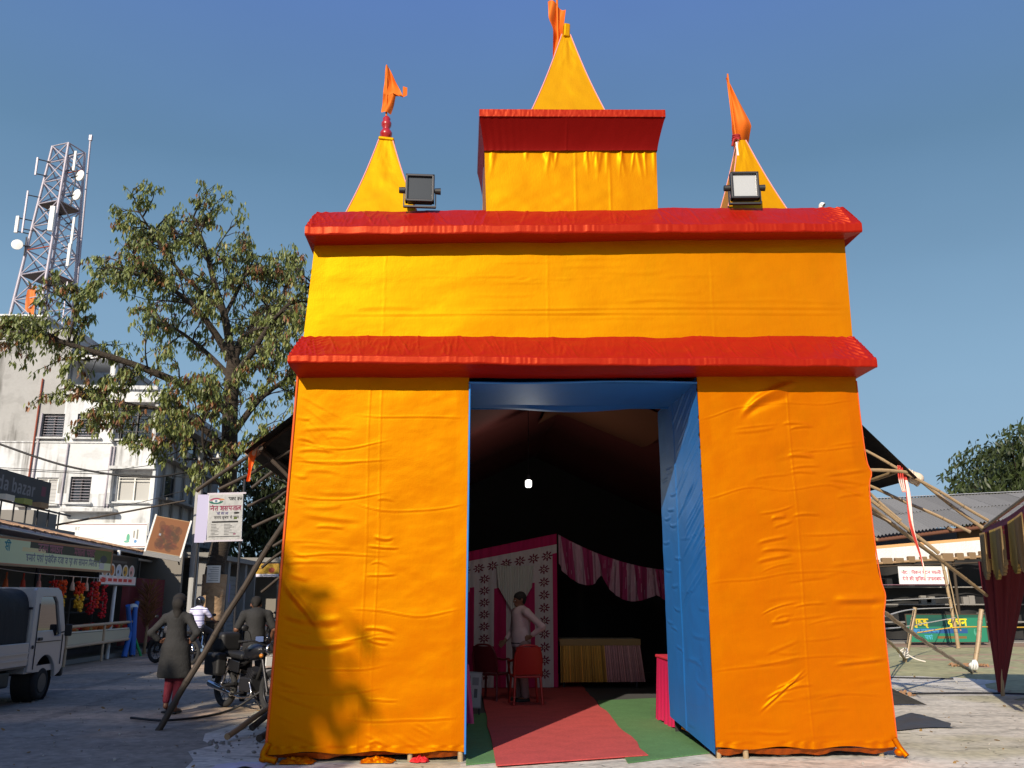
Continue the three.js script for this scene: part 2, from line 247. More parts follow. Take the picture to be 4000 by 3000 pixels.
// ---------- white building with grey upper storeys ----------
{
  const zf = -38, b = thing('apartment_building', 'tall plastered building, grey above and white below, with barred windows, under the lattice tower', 'building', [-16.5, 0, -41]);
  // front wall built of rectangles round its real openings
  const openings = [[-17.9, -17.0, 8.36, 9.38], [-16.48, -15.5, 8.36, 9.4], [-14.7, -13.3, 8.3, 9.75], [-17.85, -16.95, 5.55, 6.66], [-16.46, -15.6, 5.62, 6.7], [-14.55, -13.15, 5.66, 6.9], [-17.1, -15.45, 10.55, 11.8]];
  const frontWall = (x0, x1, y0, y1, th = .25, z = zf) => {
    const xs = new Set([x0, x1]), ys = new Set([y0, y1]); for (const [a, c, d, e] of openings) { for (const x of [a, c]) if (x > x0 && x < x1) xs.add(x); for (const y of [d, e]) if (y > y0 && y < y1) ys.add(y); }
    const X = [...xs].sort((p, q) => p - q), Y = [...ys].sort((p, q) => p - q), m = new MB();
    for (let j = 0; j < Y.length - 1; j++) { let i = 0; while (i < X.length - 1) { const my = (Y[j] + Y[j + 1]) / 2, hole = (k) => { const mx = (X[k] + X[k + 1]) / 2; return openings.some(([a, c, d, e]) => mx > a && mx < c && my > d && my < e); }; if (hole(i)) { i++; continue; } let k = i; while (k + 1 < X.length - 1 && !hole(k + 1)) k++; m.box(X[k + 1] - X[i], Y[j + 1] - Y[j], th, [(X[k + 1] + X[i]) / 2, (Y[j] + Y[j + 1]) / 2, z - th / 2]); i = k + 1; } }
    return wallBoxUV(m.done(), 6);
  };
  part('wall', frontWall(-26, -13.05, 0, 8.15), M.wall, b, 'white painted lower wall');
  part('wall', frontWall(-26, -17.05, 8.15, 13.15), M.cement, b, 'bare grey cement upper wall');
  part('wall', frontWall(-17.05, -13.05, 8.15, 10.5), M.wall, b);
  { const m = new MB(); m.box(4, .16, 1.2, [-15.2, 10.55, zf - .45]); m.box(.22, 1.35, .22, [-15.3, 11.2, zf - .3]); m.box(2.0, .2, 2.4, [-16.1, 11.95, zf - 1.3]); part('balcony', wallBoxUV(m.done(), 6), M.wall, b); }
  { const m = new MB(); m.box(.25, 10.45, 9.6, [-13.18, 5.22, zf - 5.05]);  part('side_wall', wallBoxUV(m.done(), 6), M.cement, b); }
  { const m = new MB(); m.box(12.7, 10.2, .3, [-19.6, 5.1, zf - 9.7]); m.box(.25, 13, 9.6, [-26, 6.5, zf - 5]); m.box(9, .25, 9.6, [-21.5, 13.1, zf - 5.06]); m.box(.25, 2.6, 9, [-17.2, 11.85, zf - 4.9]); m.box(12.6, .12, 9.4, [-19.6, 2.9, zf - 5]); part('roof', wallBoxUV(m.done(), 6), M.cement, b); }
  { const m = new MB(); m.box(7.6, .75, 3, [-22.16, 13.4, zf - 1.7]); part('parapet', wallBoxUV(m.done(), 6), M.cement, b); const s = new MB(); s.box(7.7, .07, 3.1, [-22.16, 13.8, zf - 1.68]); part('coping', s, M.white, b); }
  { const m = new MB(); m.box(12, 9.6, .2, [-19.4, 5, zf - 2.2]); part('inner_wall', m, M.interior, b); }
  openings.slice(0, 6).forEach(([x0, x1, y0, y1], k) => {
    const m = new MB(), cx = (x0 + x1) / 2, cy = (y0 + y1) / 2, w = x1 - x0, h = y1 - y0, big = k === 2 || k === 5;
    for (const s of [-1, 1]) { m.box(.07, h, .1, [cx + s * (w / 2 - .035), cy, zf - .14]); m.box(w - .14, .07, .1, [cx, cy + s * (h / 2 - .035), zf - .14]); }
    m.box(.05, h - .14, .06, [cx, cy, zf - .13]);
    const f = part('window', m, k === 5 || k === 3 ? M.white : M.darkMetal, b, k === 3 ? 'window closed by a grey shutter' : big ? 'wide framed window' : 'barred window');
    if (k === 3) { const p = new MB(); for (let i = 0; i < 7; i++) p.box(w - .16, h / 7.6, .03, [cx, y0 + (i + .55) * h / 7.15, zf - .17 - .006 * (i % 2)]); part('shutter', p, mat([.42, .42, .42], .7), f); }
    else part('pane', new THREE.PlaneGeometry(w - .1, h - .1).translate(cx, cy, zf - .19), k === 5 ? mat([.38, .38, .37], .5) : M.pane, f);
    if (!big && k !== 3) { for (let i = 1; i < 9; i++) part('bar', rodGeo([x0 + .05, y0 + h * i / 9, zf - .07], [x1 - .05, y0 + h * i / 9, zf - .07], .012, .012, 5), M.galv, f); }
    else if (big) for (let i = 1; i < 4; i++) part('bar', rodGeo([x0 + .05, y0 + h * (k === 5 ? .62 + i * .1 : i / 4), zf - .1], [x1 - .05, y0 + h * (k === 5 ? .62 + i * .1 : i / 4), zf - .1], .018, .018, 5), k === 5 ? M.white : M.darkMetal, f);
    const s = new MB(); s.box(w + .24, .07, .2, [cx, y0 - .035, zf + .06]); part('sill', s, M.wall, f);
    if (big) { const q = new MB(); q.box(w + .5, .12, .42, [cx, y1 + .16, zf + .2]); for (const e of [-1, 1]) q.box(.12, h + .22, .3, [cx + e * (w / 2 + .19), cy - .0, zf + .14]); part('surround', wallBoxUV(q.done(), 6), M.wall, f); }
  });
  { const m = new MB(); m.box(2.15, .13, .5, [-15.5, 5.28, zf + .25]); m.box(9, .06, .05, [-17.6, 8.16, zf + .02]); part('ledge', wallBoxUV(m.done(), 6), M.wall, b); }
  for (const [x, y0, y1, mm] of [[-18.15, 6.3, 10.9, M.rustRed], [-17.98, 6.4, 9.4, M.galv], [-16.75, 5.5, 8.1, M.galv], [-14.95, 5.4, 8.0, M.galv], [-14.82, 5.4, 8.0, M.galv]]) part('drain_pipe', rodGeo([x, y0, zf + .06], [x + .05, y1, zf + .06], .035, .035, 6), mm, b);
  { const m = new MB(); m.box(.42, .9, .3, [-18.25, 5.85, zf + .15]); part('duct', m, M.shopGrey, b); }
  // pipes and struts on the shaded side
  { const m = new MB(); for (let i = 0; i < 6; i++) m.rod([-12.95, 3, zf - 1 - i * 1.4], [-12.95, 10.2, zf - 1 - i * 1.4], .06); for (let i = 0; i < 4; i++) m.box(.5, .1, 8, [-12.8, 4.2 + i * 1.7, zf - 4.8]); part('pipework', m, M.shopDark, b); }
  for (let i = 0; i < 3; i++) { const m = new MB(); m.box(.06, 1.1, 1.4, [-13.03, 6.4 + (i % 2) * 2.6, zf - 2 - i * 2.6]); part('window', m, M.pane, b); }
  // long white name board at its foot
  const board = printTex(1024, 200, (x, w, h) => {
    x.fillStyle = '#eceae6'; x.fillRect(0, 0, w, h); x.strokeStyle = '#7a4a52'; x.lineWidth = 6; x.beginPath(); x.moveTo(0, 8); x.lineTo(w, 8); x.moveTo(0, h - 6); x.lineTo(w, h - 6); x.stroke();
    x.fillStyle = '#9a9a98'; x.font = 'bold 40px sans-serif'; x.fillText('BT', 360, 60); x.strokeStyle = '#c2c0bc'; x.lineWidth = 4; x.beginPath(); x.moveTo(330, 130); x.bezierCurveTo(450, 90, 480, 150, 640, 120); x.stroke();
    x.fillStyle = '#58a98c'; x.beginPath(); x.ellipse(860, 120, 16, 34, 0, 0, 7); x.fill(); x.fillStyle = '#6fae9b'; x.beginPath(); x.ellipse(850, 152, 26, 10, 0, 0, 7); x.fill(); x.fillStyle = '#5d94c9'; x.beginPath(); x.arc(930, 150, 14, 0, 7); x.fill(); x.fillStyle = '#8b8b88'; x.fillRect(905, 60, 14, 60); x.fillRect(935, 50, 16, 80);
  });
  const nb = thing('name_board', 'long white board with small green and blue motifs below the white wall', 'sign', [-15.05, 4.25, -37.2]);
  { const m = new MB(); m.box(4.45, 1.0, .06, [-15.05, 4.22, -37.2]); part('panel', m, M.white, nb); part('print', new THREE.PlaneGeometry(4.4, .95).translate(-15.05, 4.22, -37.166), mat([.9, .9, .9], .6, { map: board }), nb); part('post', rodGeo([-17.2, 3.4, -37.25], [-17.2, 4.7, -37.25], .04), M.darkMetal, nb); part('post', rodGeo([-12.9, 2.4, -37.25], [-12.9, 4.7, -37.25], .05), M.darkMetal, nb); }
}

// ---------- lattice tower on its roof ----------
{
  const t = thing('cell_tower', 'grey steel lattice tower with dishes and antennas on the roof', 'tower', [-20.6, 13.2, -42.4]);
  const y0 = 13.2, y1 = 24.4, rot = .38, cx0 = -21.0, cx1 = -21.05, cz = -43;
  const leg = (k, y) => { const s = (y - y0) / (y1 - y0), w = lerp(1.1, .56, s), a = rot + k * Math.PI / 2 + Math.PI / 4, r = w * Math.SQRT2; return V(lerp(cx0, cx1 + .35, s) + r * Math.cos(a) * .95, y, cz + r * Math.sin(a)); };
  for (let k = 0; k < 4; k++) part('leg', rodGeo(leg(k, y0), leg(k, y1), .085, .065, 6), M.galv, t);
  const N = 9, levels = [...Array(N + 1)].map((_, i) => lerp(y0, y1, 1 - Math.pow(1 - i / N, 1.12)));
  for (let i = 0; i < N; i++) for (let k = 0; k < 4; k++) {
    const a = leg(k, levels[i]), b = leg((k + 1) % 4, levels[i]), c = leg(k, levels[i + 1]), d = leg((k + 1) % 4, levels[i + 1]);
    part('brace', rodGeo(a, d, .036, .036, 5), M.galv, t); part('brace', rodGeo(b, c, .036, .036, 5), M.galv, t); part('crossbar', rodGeo(c, d, .036, .036, 5), (i * 3 + k) % 7 === 2 ? M.rustRed : M.galv, t);
  }
  for (const li of [3, 6]) { const m = new MB(), q = [0, 1, 2, 3].map((k) => leg(k, levels[li])), ce = q.reduce((s, p) => s.add(p), V(0, 0, 0)).multiplyScalar(.25); m.box(q[0].distanceTo(q[1]) * 1.02, .06, q[0].distanceTo(q[1]) * 1.02, ce.toArray(), [0, -rot, 0]); part('platform', m, M.darkMetal, t); }
  { const a = leg(3, 22), m = new MB(); m.rod([leg(3, 17).x + .1, 17, leg(3, 17).z], [a.x + .08, 25.4, a.z], .06, .05, 6); m.box(.14, .3, .14, [a.x + .09, 25.3, a.z]); part('mast', m, M.galv, t); }
  const dish = (p, r, dir) => { const m = new MB(); m.add(new THREE.LatheGeometry([[.001, -.22], [r * .4, -.2], [r * .8, -.12], [r, 0], [r * .96, .02], [.001, .05]].map(([a, b]) => new THREE.Vector2(a, b)), 20), p, [Math.PI / 2, 0, dir]); const d = part('dish', m, M.white, t); const b = new MB(); b.rod(p, [p[0] - Math.sign(p[0] + 21) * .55, p[1], p[2] - .25], .04, .04, 5); b.rod([p[0] - Math.sign(p[0] + 21) * .3, p[1] - .5, p[2] - .2], [p[0] - Math.sign(p[0] + 21) * .3, p[1] + .5, p[2] - .2], .035, .035, 5); part('bracket', b, M.darkMetal, d); };
  dish([-19.55, 22.5, -42.1], .29, .5); dish([-19.6, 21.45, -42.1], .29, .5); dish([-22.2, 18.75, -42.2], .27, -.3);
  for (const [x, y, h, z, w] of [[-22.15, 20.6, 2.3, -42.4, .09], [-21.9, 23.1, 1.0, -42.4, .1], [-19.75, 19.2, 2.4, -42.5, .12], [-20.4, 19.9, 1.3, -41.6, .24], [-19.7, 18.3, 1.2, -42.3, .14], [-22.45, 19.9, .9, -42.4, .16], [-19.6, 15.3, 3.2, -42.3, .07], [-20.0, 23.4, 1.1, -42.3, .12]]) {
    const m = new MB(); m.rbox(w, h, w * .8, .02, [x, y, z]); const a = part('antenna', m, w > .1 ? M.white : M.galv, t); for (const s of [-.4, .4]) part('bracket', rodGeo([x, y + s * h, z], [x + (x < -21 ? .6 : -.5), y + s * h - .05, z - .2], .03, .03, 5), M.darkMetal, a);
  }
  solo('orange_flag', 'small orange pennant flying inside the lower part of the lattice tower', 'flag', sheet(8, 8, (u, v) => [-21.3 + .5 * u * (1 - v * .2), 15.35 + 1.0 * v * (1 - .0 * u) - .55 * u * (1 - v) + .5 * u * v * .4, -42 + .06 * Math.sin(u * 7 + v * 3)]), mat([.6, .16, .03], .7), [-20.8, 15.8, -42]);
}

{ const q = rng(303), g = new THREE.IcosahedronGeometry(1, 0), n = 900, im = new THREE.InstancedMesh(g, mat([1, 1, 1], .95), n), M4 = new THREE.Matrix4();
  for (let i = 0; i < n; i++) { const rt = q() < .4, x = rt ? 4 + 8 * q() : -2.2 - 9 * q(), z = -9.4 - 20 * q() * q(), s = .006 + .016 * q() * q(), leaf = q() < .3; M4.compose(V(x, s * .4, z), new THREE.Quaternion().setFromEuler(new THREE.Euler(q() * .5, q() * 6, q() * .5)), leaf ? V(s * 2.6, s * .3, s * 1.3) : V(s, s * .7, s)); im.setMatrixAt(i, M4); const k = .6 + .8 * q(); im.setColorAt(i, leaf ? C(.2 * k, .12 * k, .04 * k) : C(.3 * k, .28 * k, .25 * k)); }
  im.name = 'litter'; im.castShadow = im.receiveShadow = true; tag(im, 'fallen leaves and small stones scattered over the street and pale ground', 'litter', null, 'stuff'); scene.add(im); }

// ---------- the cloth gate ----------
const ZF = -9.8;
const lift = (x, y) => y + clamp((x + 1.95) / 6.55, 0, 1) * lerp(.1, .24, smoothstep(y, 4.6, 5.8)) * smoothstep(y, 1, 4);
const xl = (y) => y < 4 ? lerp(-1.98, -1.88, y / 4) : lerp(-1.88, -1.765, (y - 4) / 1.9);
const xr = (y) => (y < 4.1 ? lerp(4.62, 4.545, y / 4.1) : lerp(4.545, 4.57, (y - 4.1) / 1.8)) + .055 * Math.exp(-(((y - 2.95) / .1) ** 2)) + .09 * Math.exp(-(((y - 1.66) / .16) ** 2)) * .6;
// a crease: a sharp fold of the cloth from a to b with some sag; a ripple: a short soft pull fold
function creaseField(list) {
  return (x, y) => {
    let d = 0;
    for (const c of list) {
      const t = (x - c.x) / c.hw; if (t < -1.6 || t > 1.6) continue;
      const yc = c.y + c.tilt * (x - c.x) + c.sag * (1 - t * t) + (c.wob ? c.wob * (vnoise(x * 2.2, c.y * 9, 0, 5) - .5) : 0), q = (y - yc) / c.w; if (q < -4 || q > 4) continue;
      const end = Math.exp(-(t ** 6));
      d += c.d * end * (Math.exp(-q * q) - .55 * Math.exp(-((q + 1.5) ** 2)));
    }
    return d;
  };
}
const cloth = (c, spec, rough = .46, extra = {}) => mat(c, rough, { specularColor: C(...spec), specularIntensity: 1, ior: 2.15, bumpMap: weaveBump, bumpScale: .002, ...extra });
const dye = colorTex(512, 512, (u, v) => { const k = .90 + .16 * fbm(u * 5, v * 5, 5, 5, 77) + .05 * (vnoise(u * 90, v * 14, 0, 8) - .5); return [k, k * (.97 + .05 * fbm(u * 4, v * 4, 3, 4, 78)), k]; });
const CL = {
  orange: cloth([.41, .061, .0005], [1, .72, .003], .52), band: cloth([.43, .080, .0008], [1, .90, .003], .50), yellow: cloth([.46, .17, .001], [1, .92, .005], .52),  // band is the orange cloth again, yellower to put its sheen into the colour
  red: cloth([.30, .008, .004], [.6, .12, .04], .42), maroonRed: cloth([.15, .003, .003], [.3, .03, .02], .6), blue: cloth([.010, .145, .48], [.4, .7, 1], .55), flag: cloth([.62, .10, .006], [1, .6, .15], .7),
  pink: cloth([.66, .012, .10], [1, .5, .6], .5), piping: mat([.75, .3, .28], .7), seam: mat([.62, .085, .004], .7),
};
for (const k of ['orange', 'band', 'yellow', 'red', 'blue']) CL[k].map = dye;
const gate = thing('festival_gate', 'huge orange cloth arch with red eaves, blue lined doorway and three yellow spires', 'gate', [1.33, 0, -10.6]);
{
  const r = rng(5);
  const folds = (x0, x1, y0, y1, n, o = {}) => [...Array(n)].map((_, i) => ({ x: lerp(x0, x1, r()), y: lerp(y0, y1, (i + r()) / n), hw: lerp(.12, .32, r()), w: lerp(.012, .028, r()), d: lerp(.0015, .005, r()), tilt: lerp(-.12, .05, r()), sag: lerp(-.02, .02, r()), ...o }));
  const line = (x, y, hw, sag, tilt = 0) => ({ x, y, hw, w: .009, d: .0042, tilt, sag, wob: .07 });
  // left pillar
  const L = creaseField([
    ...[3.6, 3.12, 2.62, 2.1, 1.5, .98, .42].map((y, i) => line(i % 2 ? -1.42 : -.6, y, .55, -.03 * (i % 3), -.02)), ...[3.3, 2.75, 1.25, .7].map((y) => line(-1.4, y, .5, -.05)),
    ...[2.66, 2.25, 2.18, 1.97, 1.9, 1.32, 1.24, 1.17, .62, .2].map((y, i) => ({ x: -.86 + .07 * (r() - .5), y: y + .05 * (r() - .5), hw: lerp(.07, .16, r()), w: lerp(.008, .018, r()), d: lerp(.003, .010, r()), tilt: lerp(-.34, .02, r()), sag: lerp(-.015, .025, r()) })),
    ...folds(-1.7, -1.3, 1.9, 3.6, 12), ...folds(-1.95, -1.6, .2, 1.7, 9, { tilt: -.35 }), ...folds(-1.9, -1.75, 1.5, 3.9, 8, { tilt: -.3, hw: .1 }),
    ...[0, 1, 2, 3].map((i) => ({ x: -1.62, y: 3.72 - .13 * i, hw: .26, w: .016, d: .0018, tilt: -.55 - .2 * i, sag: 0 })), ...[].map((i) => ({ x: -.2, y: 3.75 - .16 * i, hw: .22, w: .014, d: .0018, tilt: .5 + .25 * i, sag: 0 })), { x: -1.75, y: 1.62, hw: .2, w: .05, d: .02, tilt: -1.1, sag: 0 }, { x: -1.6, y: 1.45, hw: .3, w: .04, d: .014, tilt: -.1, sag: -.04 }, { x: -1.5, y: 1.2, hw: .34, w: .03, d: .012, tilt: 0, sag: -.05 }, ...folds(-1.0, 0, .08, .35, 9, { tilt: -.5, hw: .1, w: .014 }),
  ]);
  const seam = (x, list) => { let d = 0; for (const s of list) d += .0028 * Math.exp(-(((x - s) / .007) ** 2)); return d; };
  const bulge = (x, y, s) => .030 * (fbm(x * 1.1 + 20, y * 1.5 + 20, 3, 0, s) - .5) + .009 * (fbm(x * 3 + 20, y * 5.5 + 20, 3, 0, s + 3) - .5);
  const dl = .042, front = (x, y, cf, seams, s) => ZF + cf(x, y) + seam(x + .012 * Math.sin(y * 2.2), seams) + bulge(x, y, s);
  const pillar = (xa, xb, cf, seams, s, y0) => {
    const m = new MB();
    m.add(sheet(170, 330, (u, v) => { const y = y0 + (4.22 - y0) * v, a = xa(y), b = xb(y), x = lerp(a, b, u), e = Math.min(1, Math.min(u, 1 - u) * 14), hem = y < y0 + .05 ? .005 * Math.sin(x * 30 + 3 * Math.sin(x * 7)) : 0; return [x, lift(x, y) + (v === 0 ? .014 * Math.sin(x * 9 + s) : 0), ZF + (front(x, y, cf, seams, s) - ZF) * e + hem]; }, (u, v) => [u * 2.1, v * 4]));
    for (const f of [xa, xb]) m.add(sheet(12, 40, (u, v) => { const y = y0 + (4.22 - y0) * v; return [f(y) + (f === xa ? .004 : -.004), lift(f(y), y), ZF - .002 - 1.5 * u]; }, (u, v) => [u * 1.5, v * 4]));
    m.add(sheet(4, 10, (u, v) => { const y = y0 + (4.22 - y0) * v; return [lerp(xa(y), xb(y), u), lift(xa(y), y), ZF - 1.5]; }));
    return m;
  };
  part('pillar', pillar(xl, () => dl, L, [-1.06, -.93], 3, .1), CL.orange, gate, 'left orange cloth pillar');
  const Rr = creaseField([
    ...[3.66, 2.76, 1.83, .95].map((y, i) => ({ ...line(3.55, y, .95, .05, .07), wob: .12 })), ...[3.2, 2.3, 1.4, .6].map((y) => line(4.15, y, .38, .02, .05)),
    ...[2.55, 2.5, 2.42, 2.22, 2.14, 2.07, 1.95, 1.52, 1.45, 1.38, 1.15, 1.08, .75, .68, .55].map((y, i) => ({ x: 3.5 + .16 * (r() - .5), y: y + .05 * (r() - .5), hw: lerp(.07, .19, r()), w: lerp(.008, .020, r()), d: lerp(.003, .012, r()), tilt: lerp(-.06, .4, r()), sag: lerp(-.015, .025, r()) })),
    ...[3.5, 3.46, 3.2, 3.14, 3.02, 2.96, 2.5, 1.56].map((y, i) => ({ x: 3.84 + .1 * (r() - .5), y, hw: lerp(.07, .18, r()), w: lerp(.009, .02, r()), d: lerp(.003, .011, r()), tilt: lerp(-.15, .15, r()), sag: .012 })), ...[3.86, 3.8, 3.75].map((y) => ({ x: 3.45 + .1 * r(), y, hw: .25, w: .04, d: .018, tilt: .4, sag: .03 })),
    ...[].map((i) => ({ x: 4.3, y: 3.8 - .14 * i, hw: .25, w: .016, d: .0022, tilt: .5 + .2 * i, sag: 0 })), ...[0, 1, 2].map((i) => ({ x: 4.35, y: 2.92 - .1 * i + .04, hw: .24, w: .018, d: .006, tilt: .12 - .25 * i, sag: 0 })), { x: 3.42, y: .68, hw: .22, w: .016, d: .013, tilt: .8, sag: 0 }, { x: 3.46, y: .72, hw: .2, w: .014, d: .011, tilt: .55, sag: 0 },
    { x: 4.4, y: 1.62, hw: .3, w: .035, d: .02, tilt: .02, sag: 0 }, { x: 4.35, y: .98, hw: .3, w: .02, d: .012, tilt: .1, sag: 0 }, ...folds(3.3, 4.5, .4, 3.6, 22, { tilt: .1 }), ...folds(2.8, 4.4, .1, .3, 6, { hw: .2 }),
  ]);
  part('pillar', pillar(() => 2.668, xr, Rr, [3.72], 9, .11), CL.orange, gate, 'right orange cloth pillar');
  // blue lining of the doorway
  const Bf = creaseField([...folds(-10.6, -9.85, 1.6, 4.05, 26, { tilt: .42, hw: .4, w: .018, d: .010 }), ...folds(-11.6, -11.0, 1.0, 3.4, 14, { hw: .16, w: .014, d: .009 }), ...[2.35, 1.75, .98, .5].map((y) => line(-10.4, y, .5, -.03, .05)), ...folds(-10.9, -9.9, .2, 1.6, 6, { d: .005 })]);
  { const m = new MB(); m.add(sheet(110, 240, (u, v) => { const z = lerp(ZF + .004, -11.75, u), y = lerp(.05 + .15 * u, 4.05 + .07, v); return [2.662 - .03 * u - Bf(z, y) - .012 * Math.exp(-(((z + 10.95) / .02) ** 2)) - .02 * (fbm(z * 2 + 30, y * 2, 3, 0, 8) - .5), y, z]; }, (u, v) => [u * 2, v * 4])); part('door_lining', m, CL.blue, gate, 'right blue cloth side of the doorway'); }
  { const m = new MB(); m.add(sheet(20, 120, (u, v) => { const z = lerp(ZF + .004, -11.75, u), y = lerp(.06, 4.05, v); return [.046 - .052 * u * (.4 + .6 * v) + .012 * (fbm(z * 2 + 30, y * 3, 3, 0, 8) - .5), y, z]; }, (u, v) => [u * 2, v * 4])); m.tube([[.047, .08, ZF + .01], [.046, 1.4, ZF + .012], [.05, 2.8, ZF + .012], [.052, 4.0, ZF + .012]], .012, 40); part('door_lining', m, CL.blue, gate, 'left blue cloth side of the doorway'); }
  { const m = new MB(); m.add(sheet(80, 24, (u, v) => { const x = lerp(.03, 2.66, u); return [x, lift(x, 4.0) - .02 + .014 * Math.sin(u * 9) * v - .04 * v * Math.sin(u * Math.PI) * (v > .9 ? 1 : .3), lerp(ZF + .004, -11.15, v)]; }, (u, v) => [u * 2.6, v * 1.3])); m.tube([0, .2, .4, .6, .8, 1].map((u) => [lerp(.04, 2.66, u), lift(lerp(.04, 2.66, u), 4.0) - .012 - .01 * Math.sin(u * 7), ZF + .012]), .014, 50); m.add(sheet(30, 6, (u, v) => { const x = lerp(.0, 2.64, u); return [x, lift(x, 4.0) - .03 + .5 * v, -11.16]; })); part('soffit_lining', m, CL.blue, gate); }
  // long band between the eaves
  const Bd = creaseField([{ x: 2.5, y: 4.86, hw: 2.4, w: .012, d: .006, tilt: .004, sag: .02 }, { x: 1.8, y: 4.80, hw: 3.0, w: .012, d: .005, tilt: .002, sag: .015 }, { x: .6, y: 5.22, hw: 1.1, w: .008, d: .003, tilt: .01, sag: 0, wob: .06 }, { x: 3.2, y: 4.95, hw: 1.4, w: .012, d: .003, tilt: 0, sag: 0, wob: .06 }, ...folds(-1, 4, 4.75, 5.6, 14, { hw: .35, tilt: .0, d: .0018 })]);
  { const m = new MB();
    m.add(sheet(430, 90, (u, v) => { const y = lerp(4.4, 5.95, v), x = lerp(xl(y), xr(y + .15), u), e = Math.min(1, Math.min(u, 1 - u) * 40); return [x, lift(x, y), ZF + e * (Bd(x, y) + seam(x, [-.95, .95, 2.9]) * .5 + bulge(x * .7, y, 14) * .8)]; }, (u, v) => [u * 6.4, v * 1.5]));
    for (const f of [xl, xr]) m.add(sheet(8, 10, (u, v) => { const y = lerp(4.3, 5.95, v); return [f(y) + (f === xl ? .004 : -.004), lift(f(y), y), ZF - .002 - 1.4 * u]; }));
    m.add(sheet(20, 4, (u, v) => { const x = lerp(-1.76, 4.55, u); return [x, lift(x, lerp(4.3, 6.0, v)), -11.2]; })); m.add(sheet(20, 4, (u, v) => { const x = lerp(-1.76, 4.55, u); return [x, lift(x, 5.98), lerp(ZF, -11.2, v)]; }));
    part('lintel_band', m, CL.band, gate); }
  // eaves: sloping cloth roofs that run round three sides
  const eave = (name, T, O, Lw, Wl, out, side, seed, lbl) => {   // each height as [left, right]
    const at = (p, x) => lerp(p[0], p[1], clamp((x + 1.9) / 6.5, 0, 1));
    const prof = (t, x) => { // 0 wall top, .5 outer edge, .64 lower lip, 1 wall under the eave
      if (t < .5) { const k = t / .5; return [lerp(.0, out, k), lerp(at(T, x), at(O, x), k) + .006 * Math.sin(k * Math.PI), k]; }
      if (t < .64) { const k = (t - .5) / .14; return [out + .004, lerp(at(O, x), at(Lw, x), k), 1]; }
      const k = (t - .64) / .36; return [lerp(out, -.01, k), lerp(at(Lw, x), at(Wl, x), k), 1 - k];
    };
    const wr = rng(seed), pulls = [...Array(170)].map(() => ({ x: lerp(-1.9, 4.6, Math.pow(wr(), 1.4)), w: lerp(.004, .018, wr()), d: lerp(.002, .010, wr()), sl: lerp(-.25, .45, wr()), a: wr() * .6, b: .5 + wr() * .5 }));
    const m = new MB(), yT = T[0];
    m.add(sheet(520, 64, (u, v) => {
      const o = prof(v, 0)[0], xa = xl(yT) - side * (o / out) - .02, xb = xr(yT) + side * (o / out) + .02, x = lerp(xa, xb, u), [, y, k] = prof(v, x); let d = 0;
      if (v < .5) { for (const p of pulls) { const q = (x - p.x - p.sl * (k - .5) * .5) / p.w; if (q > -3 && q < 3) d += p.d * Math.exp(-q * q) * smoothstep(k, p.a - .2, p.a + .1) * (1 - smoothstep(k, p.b, p.b + .2)); } d += .02 * (fbm(x * 2.2 + 9, k * 2, 3, 0, seed) - .5) + .012 * (fbm(x * 8 + k * 2 + 9, k * 2, 3, 0, seed + 3) - .5); for (const e of [-1.9, 4.55]) { const w = Math.abs(x - e); if (w < .4) d += .010 * (1 - w / .4) * Math.sin((w + .6 * k) * 60); } }
      else if (v < .64) d += .009 * (vnoise(x * 38, 3, 0, seed) - .5) * vnoise(x * 3, 9, 0, seed) + .01 * (vnoise(x * 6, 1, 0, seed) - .5); else d -= .012 * fbm(x * 3 + 5, v * 9, 3, 0, seed + 2);
      const wave = (v >= .5 && v < .66 ? .012 * (fbm(x * 5, 3, 3, 0, seed + 6) - .5) : 0) + .022 * (fbm(x * .9 + 7, 2, 3, 0, seed + 4) - .5) * (v < .1 || v > .9 ? 1.6 : .8);
      return [x, y + d * .7 + wave, ZF + o + d * .7];
    }, (u, v) => [u * 6.6, v * 1.1]));
    for (const s of [0, 1]) m.add(sheet(30, 64, (u, v) => { const x0 = s ? 4.6 : -1.9, [o, h] = prof(v, x0), x = s ? xr(yT) + side * (o / out) + .02 : xl(yT) - side * (o / out) - .02; const d = v < .5 ? .012 * (vnoise(u * 20, v * 3, 0, seed) - .5) : 0; return [x + (s ? d : -d), h + d, lerp(ZF + o, -11.2, u)]; }));
    return part(name, m, CL.red, gate, lbl);
  };
  eave('eave', [4.53, 4.64], [4.205, 4.26], [4.125, 4.175], [4.045, 4.155], .37, .065, 31, 'lower red cloth eave');
  eave('eave', [6.07, 6.30], [5.765, 5.965], [5.665, 5.86], [5.655, 5.885], .27, .075, 57, 'upper red cloth eave');
  // turret with its flared red crown
  { const m = new MB(), F = creaseField([]); const tuck = (x, y) => { let d = 0; for (let i = 0; i < 26; i++) { const xc = .28 + 2.0 * hash(i, 3, 8), len = .1 + .35 * hash(i, 5, 8), q = (x - xc - (hash(i, 2, 2) - .5) * .3 * (6.95 - y)) / (.012 + .012 * hash(i, 7, 1)); d += .007 * Math.exp(-q * q) * smoothstep(y, 6.9 - len, 6.9) ; } for (const xs of [1.3, 1.72]) d += .002 * Math.exp(-(((x - xs) / .014) ** 2)); return d; };
    const tx0 = (y) => lerp(.225, .195, (y - 6) / .95), tx1 = (y) => lerp(2.29, 2.305, (y - 6) / .95);
    m.add(sheet(200, 70, (u, v) => { const y = lerp(5.95, 6.95, v), x = lerp(tx0(y), tx1(y), u); return [x, y + .06 * u, ZF + .02 + tuck(x, y) + .02 * (fbm(x * 2, y * 3, 3, 0, 66) - .5)]; }, (u, v) => [u * 2, v]));
